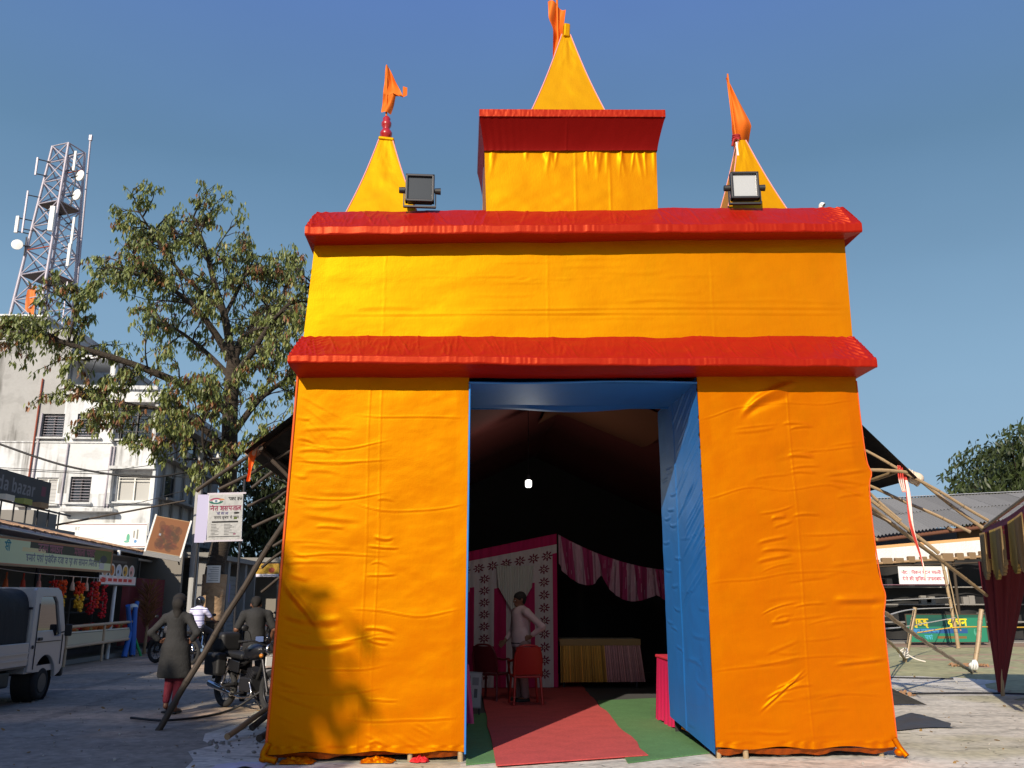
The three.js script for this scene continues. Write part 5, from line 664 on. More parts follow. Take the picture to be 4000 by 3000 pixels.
// ---------- white pickup ----------
{
  const t = thing('pickup_truck', 'small white pickup with an added black cover over its cargo bed at the left edge', 'pickup', [-7.75, 0, -15.6]);
  const X = -7.02, Wd = 1.44, xm = X - Wd / 2, paint = mat([.36, .36, .365], .35, { clearcoat: .5, clearcoatRoughness: .2 });
  const P = (s, y) => new THREE.Vector2(s, y);                     // s: forward (towards -z) from z = -15.45
  const side = () => { const sh = new THREE.Shape([P(0, .5), P(.22, .48)]); sh.absarc(.62, .34, .40, Math.PI * .88, Math.PI * .02, true); [P(1.18, .42), P(1.27, .5), P(1.30, .85), P(1.26, 1.08), P(1.02, 1.66), P(.92, 1.78), P(.78, 1.82), P(.05, 1.82), P(0, 1.78)].forEach((p) => sh.lineTo(p.x, p.y)); const ho = new THREE.Path([P(.2, 1.12), P(.2, 1.66), P(.26, 1.7), P(.74, 1.7), P(.86, 1.6), P(1.1, 1.06), P(1.06, 1.02), P(.85, 1.02), P(.76, 1.12)]); sh.holes.push(ho); return sh; };
  const ext = (sh, d, x) => { const g = new THREE.ExtrudeGeometry(sh, { depth: d, bevelEnabled: true, bevelSize: .012, bevelThickness: .012, bevelSegments: 2, curveSegments: 20 }); g.rotateY(Math.PI / 2); g.translate(x, 0, -15.45); return g; };
  { const m = new MB(); m.add(ext(side(), .04, X - .05)); m.add(ext(side(), .04, X - Wd + .01)); m.box(Wd, .035, .78, [xm, 1.82, -15.88]); m.box(Wd - .06, 1.3, .03, [xm, 1.15, -15.46]); m.box(Wd - .06, .62, .04, [xm, .76, -16.73]); m.box(Wd - .06, .1, 1.2, [xm, .52, -16.0]); part('cab', m, paint, t); }
  { const sh = new THREE.Shape([P(.21, 1.13), P(.21, 1.65), P(.27, 1.69), P(.73, 1.69), P(.85, 1.59), P(1.09, 1.06), P(1.05, 1.03), P(.86, 1.03), P(.77, 1.13)]); part('side_window', new THREE.ShapeGeometry(sh).rotateY(Math.PI / 2).translate(X - .03, 0, -15.45), M.glassDark, t); const w = new MB(); w.add(sheet(4, 4, (u, v) => [X - .06 - u * (Wd - .12), lerp(1.08, 1.72, v), -15.45 - lerp(1.26, 1.0, v) ])); part('windscreen', w, M.glassDark, t); }
  { const m = new MB(); m.box(.012, 1.05, .014, [X + .006, 1.05, -15.62]); m.box(.012, .014, .9, [X + .006, .95, -16.1]); m.box(.012, .5, .014, [X + .006, .8, -16.62]); part('door_line', m, M.black, t); const h = new MB(); h.rbox(.03, .05, .13, .012, [X + .02, 1.0, -15.75]); part('door_handle', h, M.black, t); const f = new MB(); f.cyl(.03, .03, .012, [X + .01, .88, -15.53], [0, 0, Math.PI / 2]); part('fuel_cap', f, M.black, t); const mi = new MB(); mi.rbox(.12, .2, .05, .02, [X + .1, 1.12, -16.6]); mi.rod([X - .02, 1.08, -16.55], [X + .08, 1.1, -16.6], .012); part('mirror', mi, M.black, t); const bp = new MB(); bp.rbox(Wd + .02, .16, .1, .03, [xm, .42, -16.74]); part('bumper', bp, M.black, t); const st = new MB(); st.rbox(.4, .5, .15, .04, [X - .4, .95, -15.6]); st.rbox(.4, .12, .45, .04, [X - .4, .68, -15.85]); part('seat', st, M.black, t); for (const s of [0, 1]) { const l = new MB(); l.sph(.09, .12, .05, [X - .2 - s * (Wd - .4), .68, -16.74]); part('headlight', l, M.chrome, t); } const ar = new MB(); ar.add(new THREE.CylinderGeometry(.40, .40, .3, 24, 1, true), [X - .2, .34, -16.07], [0, 0, Math.PI / 2]); part('wheel_arch', ar, M.black, t); }
  const wheel = (x, z) => { const m = new MB(); m.torus(.2, .085, [x, .285, z], [0, Math.PI / 2, 0]); m.cyl(.2, .2, .15, [x, .285, z], [0, 0, Math.PI / 2], 20); const w = part('wheel', m, M.rubber, t); const r0 = new MB(); r0.cyl(.15, .15, .165, [x, .285, z], [0, 0, Math.PI / 2], 20); part('rim', r0, M.darkMetal, w); };
  wheel(X - .1, -16.07); wheel(X - Wd + .1, -16.07); wheel(X - .12, -13.5); wheel(X - Wd + .12, -13.5);
  for (const s of [0, 1]) { const m = new MB(), x = X - s * (Wd - .02); m.rbox(.04, .36, 2.35, .012, [x, .78, -14.2]); for (const y of [.7, .8]) m.box(.055, .025, 2.3, [x + (s ? -.01 : .01), y, -14.2]); part('bed_side', m, paint, t); } { const m = new MB(); m.box(Wd, .05, 2.35, [xm, .6, -14.2]); m.box(Wd, .36, .04, [xm, .78, -13.02]); m.box(.1, .12, 2.6, [X - .35, .5, -14.4]); m.box(.1, .12, 2.6, [X - Wd + .35, .5, -14.4]); part('bed_floor', m, M.darkMetal, t); const gd = new MB(); for (let i = 0; i < 4; i++) gd.rod([X - .1 - i * .4, .9, -15.38], [X - .1 - i * .4, 1.5, -15.38], .02); gd.rod([X, 1.5, -15.38], [X - Wd, 1.5, -15.38], .02); part('guard', gd, M.black, t); part('added_cargo_cover', sheet(20, 14, (u, v) => { const a = Math.PI * u, c = Math.cos(a), q = Math.sin(a); return [xm + (Wd / 2 - .04) * Math.sign(c) * Math.pow(Math.abs(c), .35), .9 + .92 * Math.pow(q, .35) - .03 * Math.sin(v * 12) * q, lerp(-15.36, -13.0, v)]; }), M.tarp, t, 'added black cover over the cargo bed, filling the dark area there'); const tk = new MB(); tk.rbox(.3, .25, .6, .04, [X - .2, .42, -14.7]); part('fuel_tank', tk, M.black, t); }  // black cover on the bed is added for the dark area behind the cab
}
// ---------- motorcycles ----------
function makeBike(label, group, tankC, spare = 0) {      // along +x, wheels on y = 0
  const t = thing('motorcycle', label, 'motorcycle', [0, 0, 0], group), body = mat(tankC, .3, { clearcoat: .7 });
  const wheel = (x, z = 0) => { const m = new MB(); m.torus(.265, .048, [x, .31, z], [0, 0, 0], Math.PI * 2, 32); const w = part('wheel', m, M.rubber, t); const r0 = new MB(); r0.torus(.222, .014, [x, .31, z]); r0.cyl(.05, .05, .12, [x, .31, z], [Math.PI / 2, 0, 0]); for (let k = 0; k < 12; k++) { const a = k * Math.PI / 6; r0.rod([x + .04 * Math.cos(a), .31 + .04 * Math.sin(a), z + .03 * (k % 2 ? 1 : -1)], [x + .22 * Math.cos(a), .31 + .22 * Math.sin(a), z], .005, .005, 4); } part('rim', r0, M.darkMetal, w); };
  wheel(-.66); wheel(.66);
  { const m = new MB(); m.tube([[-.62, .58, 0], [-.2, .66, 0], [.2, .82, 0], [.42, .86, 0]], .03); m.tube([[.42, .84, 0], [.2, .45, 0], [-.1, .34, 0], [-.25, .36, 0]], .028); m.rod([-.25, .38, .08], [-.66, .31, .08], .024); m.rod([-.25, .38, -.08], [-.66, .31, -.08], .024); part('frame', m, M.black, t); }
  { const m = new MB(); for (const z of [-.085, .085]) m.rod([.66, .31, z], [.43, .92, z], .024, .026); m.box(.08, .04, .22, [.44, .88, 0]); part('fork', m, M.darkMetal, t); for (const z of [-.12, .12]) part('shock_absorber', rodGeo([-.6, .34, z], [-.42, .64, z], .028), M.chrome, t); }
  { const m = new MB(); m.rbox(.34, .22, .22, .04, [.06, .38, 0]); m.cyl(.085, .085, .2, [.16, .52, 0], [0, 0, -.5]); for (let i = 0; i < 4; i++) m.box(.18, .012, .2, [.13 + .02 * i, .47 + .035 * i, 0], [0, 0, -.5]); part('engine', m, M.darkMetal, t); }
  { const m = new MB(); m.sph(.27, .13, .14, [.16, .86, 0], [0, 0, .12]); m.rbox(.3, .1, .2, .04, [.08, .8, 0], [0, 0, .1]); part('fuel_tank', m, body, t); const s = new MB(); s.rbox(.66, .1, .24, .045, [-.38, .8, 0], [0, 0, -.06]); s.sph(.2, .05, .12, [-.14, .79, 0]); part('seat', s, M.black, t); const pn = new MB(); for (const z of [-.1, .1]) pn.rbox(.34, .17, .03, .015, [-.3, .64, z], [0, 0, -.1]); part('side_panel', pn, body, t); }
  { const m = new MB(); m.tube([[.22, .42, .12], [.3, .26, .13], [.05, .2, .14], [-.25, .24, .15]], .02); m.add(rodGeo([-.22, .24, .155], [-.86, .36, .17], .042, .05, 12)); part('exhaust', m, M.chrome, t); }
  for (const [x, a0, arc] of [[.66, .15, 1.9], [-.66, .55, 2.3]]) { const m = new MB(); m.add(sheet(16, 4, (u, v) => { const a = a0 + arc * u; return [x + .345 * Math.cos(a), .31 + .345 * Math.sin(a), (v - .5) * .13]; })); part('mudguard', m, x > 0 ? M.darkMetal : M.black, t); }
  { const m = new MB(); m.add(new THREE.LatheGeometry([[.001, -.1], [.06, -.09], [.085, -.02], [.088, .03], [.001, .035]].map(([a, b]) => new THREE.Vector2(a, b)), 20), [.56, .9, 0], [0, 0, -Math.PI / 2]); part('headlight', m, M.chrome, t); const n = new MB(); n.box(.02, .13, .2, [.6, .74, 0]); part('number_plate', n, M.white, t); const tl = new MB(); tl.rbox(.05, .07, .14, .02, [-.8, .7, 0]); part('tail_light', tl, mat([.3, .01, .01], .3), t); for (const z of [-.14, .14]) { const k = new MB(); k.sph(.035, .03, .03, [.53, .82, z]); part('indicator', k, mat([.5, .18, .02], .3), t); } }
  { const m = new MB(); m.tube([[.3, 1.02, -.36], [.38, 1.03, -.2], [.44, .96, 0], [.38, 1.03, .2], [.3, 1.02, .36]], .014, 30); part('handlebar', m, M.darkMetal, t); for (const s of [-1, 1]) { const g = new MB(); g.rod([.33, 1.025, s * .26], [.28, 1.02, s * .39], .02); part('grip', g, M.rubber, t); const k = new MB(); k.tube([[.36, 1.03, s * .22], [.38, 1.15, s * .27], [.36, 1.2, s * .32]], .007, 10, 5); k.sph(.03, .045, .06, [.36, 1.22, s * .34]); part('mirror', k, M.black, t); } }
  { const m = new MB(); m.tube([[-.6, .82, -.12], [-.85, .86, -.1], [-.9, .86, 0], [-.85, .86, .1], [-.6, .82, .12]], .013, 20); part('grab_rail', m, M.darkMetal, t); const f = new MB(); for (const s of [-1, 1]) { f.rod([0, .26, s * .08], [0, .25, s * .3], .016); f.rod([-.35, .3, s * .08], [-.38, .32, s * .26], .014); } f.rod([-.05, .25, -.1], [.05, .01, -.22], .014); part('footrest', f, M.darkMetal, t); }
  return t;
}
const bike = makeBike('black motorcycle parked close behind the left pillar with a bulky rear pannier', null, [.012, .012, .014]);
{ const m = new MB(); for (const s of [-1, 1]) m.rbox(.42, .34, .18, .05, [-.62, .66, s * .23]); m.rbox(.34, .3, .36, .07, [-.72, .98, 0]); part('pannier', m, M.black, bike); }
bike.position.set(-3.26, 0, -14.5); bike.rotation.y = -.8;
{
  const spots = [[-6.2, -31.6, -1.2, 'dark motorcycle with a bright mirror, frontmost of the parked row'], [-7.0, -32.2, -1.35, 'motorcycle parked second in the row behind the tree trunk'], [-7.8, -33, -1.1, 'motorcycle parked beside the tree trunk in the row'], [-6.5, -34.2, -1.5, 'motorcycle parked in the second rank of the row'], [-5.2, -33.6, -1.0, 'motorcycle parked just left of the orange pillar edge with chrome catching light'], [-7.3, -35.4, -1.2, 'motorcycle parked at the back of the row'], [-4.9, -35.6, -1.4, 'motorcycle at the back beside the orange pillar']];
  const first = makeBike(spots[0][3], 'motorcycles parked in a row at the end of the street', [.06, .06, .07]); first.position.set(spots[0][0], 0, spots[0][1]); first.rotation.y = spots[0][2];
  for (const [x, z, a, l] of spots.slice(1)) copyOf(first, [x, 0, z], a, l);
  copyOf(first, [-7.7, 0, -25.2], 2.6, 'motorcycle passing behind the woman in the dark tunic', '').userData.group = undefined;
}
const riderBike = copyOf(bike, [-7.72, 0, -27.6], 1.75, 'dark motorcycle ridden away by the rider in the striped shirt'); { const p = riderBike.children.find((c) => c.name === 'pannier'); riderBike.remove(p); }

// ---------- trees ----------
const leafGeo = (() => { // one drooping leaflet pair-fold, length 1 along -y, bent
  const pos = [], idx = [], rows = [[0, .04], [.3, .17], [.62, .15], [1, .01]];
  rows.forEach(([t, w]) => { const z = .16 * t * t; pos.push(-w, -t, z + w * .35, 0, -t, z, w, -t, z + w * .35); });
  for (let i = 0; i < 3; i++) for (const k of [0, 1]) { const a = i * 3 + k, b = a + 1, c = a + 3, d = a + 4; idx.push(a, c, b, b, c, d); }
  const g = new THREE.BufferGeometry(); g.setAttribute('position', new THREE.Float32BufferAttribute(pos, 3)); g.setAttribute('uv', new THREE.Float32BufferAttribute(new Float32Array(pos.length / 3 * 2), 2)); g.setIndex(idx); g.computeVertexNormals(); return g;
})();
const leafMat = mat([1, 1, 1], .5, { transmission: .4, thickness: 0 }), darkLeafMat = mat([1, 1, 1], .6);
function leavesMesh(list, m, parent, base) {          // list: [pos, quaternion, scale, color]
  const im = new THREE.InstancedMesh(leafGeo, m, list.length); const M4 = new THREE.Matrix4();
  list.forEach(([p, q, s, c], i) => { M4.compose(V(p.x - base[0], p.y - base[1], p.z - base[2]), q, V(s, s, s)); im.setMatrixAt(i, M4); im.setColorAt(i, c); });
  im.name = 'crown'; im.userData.kind = 'stuff'; im.castShadow = im.receiveShadow = true; parent.add(im); return im;
}
{
  const base = [-8.2, 0, -31], t = thing('leafy_tree', 'tall spreading tree with drooping green and rust coloured leaves left of the gate', 'tree', base), q = rng(2024), m = new MB(), L = [];
  const limb = (pts0, r0, r1, n) => { const pts = pts0.map(([x, y, z]) => [x, y > 8.6 ? 8.6 + (y - 8.6) * .82 : y, z]); const c = new THREE.CatmullRomCurve3(pts.map((p) => V(...p))); let prev = null; const g = [], seg = Math.max(6, pts.length * 5); for (let i = 0; i < seg; i++) { const a = c.getPoint(i / seg), b = c.getPoint((i + 1) / seg); m.add(rodGeo(a, b, lerp(r0, r1, i / seg), lerp(r0, r1, (i + 1) / seg), r0 > .1 ? 10 : 6)); } return c; };
  const whorl = (p, dir) => { const n = 6 + (q() * 5 | 0), rust = q() < .07 + .25 * vnoise(p.x * .6, p.y * .6, 0, 4) ** 2; for (let i = 0; i < n; i++) { const a = i / n * 6.28 + q(), e = new THREE.Euler((.25 + .75 * q()) , a, 0, 'YXZ'), s = .13 + .12 * q(); const g = .7 + .6 * q(); const c = rust && q() < .7 ? C(.30 * g, .13 * g, .05 * g) : q() < .05 ? C(.3 * g, .24 * g, .04 * g) : C(.20 * g, .235 * g, .058 * g); L.push([V(p.x + (q() - .5) * .22, p.y + (q() - .5) * .2, p.z + (q() - .5) * .22), new THREE.Quaternion().setFromEuler(e), s, c]); } };
  const twig = (p, dir, len, r0, depth) => {
    const pts = [p.clone()], d = dir.clone().normalize(); const n = 5; let cur = p.clone();
    for (let i = 1; i <= n; i++) { d.x += (q() - .5) * .45; d.y += (q() - .5) * .4 - .03 * i; d.z += (q() - .5) * .45; d.normalize(); cur = cur.clone().addScaledVector(d, len / n); pts.push(cur); }
    for (let i = 0; i < n; i++) m.add(rodGeo(pts[i], pts[i + 1], lerp(r0, r0 * .3, i / n), lerp(r0, r0 * .3, (i + 1) / n), 4));
    if (depth > 0) for (let i = 1; i <= n; i++) { const k = 1 + (q() < .5 ? 1 : 0); for (let j = 0; j < k; j++) { const nd = d.clone().add(V((q() - .5) * 2, (q() - .35) * 1.5, (q() - .5) * 2)).normalize(); twig(pts[i], nd, len * (.32 + .3 * q()), r0 * .45, depth - 1); } }
    else { whorl(cur, d); if (q() < .65) whorl(pts[3], d); if (q() < .3) whorl(pts[2], d); }
  };
  const dress = (c, from, n, len, up = .25) => { n = Math.round(n * 1.0); for (let i = 0; i < n; i++) { const u = from + (1 - from) * Math.pow((i + q()) / n, .85), p = c.getPoint(Math.min(1, u)), tg = c.getTangent(Math.min(1, u)); const d = tg.clone().multiplyScalar(.6).add(V((q() - .5) * 2.0, (q() - .5) * 1.8 + up, (q() - .5) * 2.2)).normalize(); twig(p, d, len * (.6 + .6 * q()) * (1.1 - .4 * u), .035, 1); } };
  const T0 = limb([[-8.2, -.1, -31], [-8.35, 2.4, -31], [-8.1, 4.3, -31], [-8.15, 6.4, -31], [-8.25, 8.4, -31], [-8.25, 10.3, -31]], .34, .24, 0);
  const main = [
    [[[-8.25, 10.2, -31], [-8.1, 11.2, -31.2], [-7.6, 12.0, -31.6], [-7.0, 13.3, -31.9], [-6.6, 14.9, -32.2]], .15, .03, .2, 20, 1.9],
    [[[-8.25, 9.9, -31], [-8.6, 12, -30.8], [-9.0, 13.6, -30.4], [-9.4, 15.2, -30.2], [-9.8, 16.4, -30]], .17, .03, .3, 20, 1.8],
    [[[-8.25, 10.1, -31], [-8.9, 11.4, -30.4], [-9.6, 12.4, -29.8], [-10.8, 13.2, -29.3], [-11.9, 13.5, -29]], .15, .025, .3, 20, 1.7],
    [[[-8.4, 9.6, -31], [-9.6, 11.0, -31.8], [-10.9, 12.2, -32.4], [-11.6, 12.6, -32.6]], .11, .02, .3, 12, 1.6],
    [[[-8.7, 12.4, -30.7], [-10.2, 14.0, -30.3], [-11.0, 15.3, -30], [-11.7, 16.6, -29.6]], .09, .02, .25, 15, 1.5],
    [[[-8.3, 9.4, -31], [-7.5, 10.2, -30.2], [-6.8, 11.4, -29.8], [-6.1, 12.3, -29.5], [-5.2, 13.2, -29.3]], .13, .03, .2, 20, 1.9],
    [[[-8.2, 8.0, -31], [-9.2, 8.6, -30.2], [-10.9, 9.4, -29.4], [-12.8, 10.0, -28.7], [-13.9, 10.3, -28.2], [-15.0, 10.2, -27.8]], .17, .03, .2, 27, 1.5],
    [[[-8.15, 6.6, -31], [-9.0, 7.4, -30.4], [-10.2, 7.9, -29.9], [-11.8, 8.0, -29.5], [-12.8, 8.2, -29.2]], .13, .025, .25, 20, 1.5],
    [[[-8.15, 7.2, -31], [-7.2, 8.6, -31], [-6.2, 9.6, -31.2], [-5.0, 10.2, -31.4]], .13, .03, .15, 20, 1.9],
    [[[-8.2, 9.0, -31], [-8.6, 10.2, -33], [-8.2, 12.2, -34], [-7.4, 14.4, -34.4]], .12, .03, .3, 17, 1.9],
    [[[-8.15, 5.8, -31], [-8.8, 6.6, -30.2], [-9.5, 6.9, -29.6], [-10.2, 6.6, -29.2]], .08, .02, .3, 9, 1.2],
    [[[-8.1, 6.2, -31], [-7.4, 6.9, -30.6], [-6.6, 7.2, -30.4], [-5.6, 7.6, -30.4]], .08, .02, .1, 14, 1.4],
    [[[-8.6, 12.2, -30.7], [-8.3, 14.2, -31.6], [-8.0, 15.6, -32]], .08, .02, .3, 12, 1.5],
    [[[-8.15, 5.2, -31], [-8.5, 6.0, -29.9], [-8.6, 7.0, -29.2], [-8.3, 8.2, -28.9]], .07, .02, .25, 13, 1.3],
    [[[-13.0, 10.05, -28.6], [-12.6, 11.4, -28.2], [-12.2, 12.0, -28]], .05, .015, .2, 7, 1.1],
  ];
  for (const [p, r0, r1, from, n, len] of main) dress(limb(p, r0, r1), from, n, len);
  dress(T0, .72, 6, 1.3);
  for (const [a, b] of [[[-8.2, .3, -31], [-8.7, -.05, -30.7]], [[-8.2, .3, -31], [-7.7, -.05, -30.6]]]) m.add(rodGeo(a, b, .2, .1, 8));
  const tr = m.done(); part('trunk', tr, M.bark, t);
  leavesMesh(L, leafMat, t, base); console.log('leaves', L.length);
  { const k = new THREE.CylinderGeometry(.40, .375, 1.5, 20, 1, true); k.translate(-8.32, 1.75, -31); part('sunlit_bark_band', k, mat([1, 1, 1], .9, { map: colorTex(128, 128, (u, v) => { const f = fbm(u * 8, v * 8, 4, 8, 3); const kk = .7 + .7 * (f - .3); return [.40 * kk, .26 * kk, .15 * kk]; }), bumpMap: grainBump, bumpScale: .03 }), t, 'stretch of trunk coloured paler brown for the sunlight on it'); }  // sunlit bark put into the colour as a paler brown band
  { const n = new MB(); n.add(sheet(6, 2, (u, v) => { const a = .95 + 1.1 * u; return [-8.3 + .42 * Math.cos(a), lerp(2.22, 2.78, v), -31 + .42 * Math.sin(a)]; })); solo('paper_notice', 'white paper notice pasted round the trunk of the tall tree', 'notice', n, mat([1, 1, 1], .8, { map: printTex(64, 64, (x, w, h) => { x.fillStyle = '#dddcd8'; x.fillRect(0, 0, w, h); x.fillStyle = '#9a9a9a'; for (let i = 0; i < 7; i++) x.fillRect(8, 6 + i * 8, 30 + (i * 13) % 20, 3); }) }), [-8.3, 2.5, -30.6]); }
}
// trees built of leaf sprays on a branching frame: [name label, base, height, crown centre offsets]
function bushTree(label, base, crowns, n, leaf, col, seed, cat = 'tree', name = 'tree', trunkR = .25) {
  const t = thing(name, label, cat, base), q = rng(seed), m = new MB(), L = [], top = crowns[0];
  m.add(rodGeo([base[0], base[1] - .1, base[2]], [base[0] + top[0] * .3, base[1] + top[1] * .7, base[2] + top[2] * .3], trunkR, trunkR * .6, 10));
  crowns.forEach(([cx, cy, cz, rx, ry, rz]) => {
    const c = V(base[0] + cx, base[1] + cy, base[2] + cz), vol = Math.cbrt(rx * ry * rz), k = Math.round(n * vol * vol / 9);
    const from = V(base[0] + top[0] * .3, base[1] + top[1] * .6, base[2] + top[2] * .3);
    for (let i = 0; i < 9; i++) { const a = q() * 6.28, e = (q() - .3) * 2, p = V(c.x + rx * .8 * Math.cos(a) * Math.cos(e), c.y + ry * .8 * Math.sin(e), c.z + rz * .8 * Math.sin(a) * Math.cos(e)); m.add(rodGeo(from, c.clone().lerp(p, .3), trunkR * .3, trunkR * .16, 6)); m.add(rodGeo(c.clone().lerp(p, .3), p, trunkR * .16, .015, 5)); }
    for (let i = 0; i < k; i++) { // a spray of leaves round a point in the outer part of the crown
      const a = q() * 6.28, s = q() * 2 - 1, rr = Math.pow(q(), .38) * (.82 + .36 * vnoise(Math.cos(a) * 3 + 9, s * 4 + 9, 0, seed)), h = Math.sqrt(1 - s * s), p = V(c.x + rx * rr * h * Math.cos(a), c.y + ry * rr * s, c.z + rz * rr * h * Math.sin(a));
      const g0 = .65 + .7 * q(); for (let j = 0; j < 9; j++) { const g = g0 * (.8 + .4 * q()); L.push([V(p.x + (q() - .5) * leaf * 2.2, p.y + (q() - .5) * leaf * 1.8, p.z + (q() - .5) * leaf * 2.2), new THREE.Quaternion().setFromEuler(new THREE.Euler(q() * 2.4 - .6, q() * 6.28, q() * .8)), leaf * (.7 + .6 * q()), C(col[0] * g, col[1] * g, col[2] * g)]); }
    }
  });
  part('trunk', m, M.bark, t); leavesMesh(L, leafMat, t, base); return t;
}
bushTree('dark green tree filling the gap between the tall tree and the orange gate', [-7.2, 0, -48.5], [[0, 6.4, 0, 3.2, 3.8, 2.6], [2.6, 5.4, 1, 2.6, 3.2, 2], [-3, 7.5, 0, 2.6, 2.8, 2], [-3.2, 4.6, 0, 2.8, 2.4, 2]], 700, .34, [.05, .07, .018], 31);
bushTree('dense dark green tree rising behind the corrugated roof on the right', [30.2, 0, -46], [[-.5, 7.6, 0, 3.2, 3.0, 3], [2.4, 8.8, 0, 3.2, 3.0, 3], [-2.6, 6.6, .5, 2.0, 1.6, 2]], 620, .36, [.06, .085, .022], 41);
bushTree('leafy tree beyond the right roof seen low beside the pillar', [23.0, 0, -58], [[0, 6.0, 0, 2.6, 1.6, 2]], 420, .36, [.08, .11, .04], 43);
// trees on the street side behind the photographer's left: they shade the street and the foot of the left pillar
bushTree('street tree left of the viewpoint whose crown shades the foot of the left pillar', [-10.33, 0, 5.2], [[1.55, 9.5, -.2, .9, 1.05, .9], [1.45, 8.2, -.2, .9, 1.0, .9], [.5, 8.6, -.3, 1.2, 1.4, 1.2], [.2, 6.2, -.1, 1.7, 1.6, 1.7], [-1.6, 8.2, -1.5, 2, 1.8, 2]], 2600, .42, [.06, .08, .02], 51, 'tree', 'street_tree');
bushTree('broad street tree left of the viewpoint shading the road', [-14.5, 0, 1], [[0, 9.2, 0, 3.6, 2.8, 4.0], [-3.6, 9, -1.6, 3.4, 2.6, 3.2], [.8, 8.4, 3.0, 3.0, 2.4, 2.6]], 800, .4, [.06, .08, .02], 52, 'tree', 'street_tree', .34);
bushTree('second broad street tree further left shading the shops', [-19.5, 0, 2.2], [[0, 10.5, 0, 4.2, 3.6, 4.0], [2.6, 8.6, -2, 2.6, 2.0, 2.6]], 800, .4, [.06, .08, .02], 53, 'tree', 'street_tree', .34);
// street side building left of the viewpoint, in whose shade the shops and the pickup stand
{ const s = thing('street_building', 'plain three storey street building left of the viewpoint', 'building', [-24, 0, 2]); const m = new MB(); m.box(9, 11, 12, [-25, 5.5, 0]); part('wall', wallBoxUV(m.done(), 6), M.cement, s); const r0 = new MB(); r0.box(9.4, .3, 12.4, [-25, 11.15, 0]); part('roof', r0, M.shopGrey, s); }

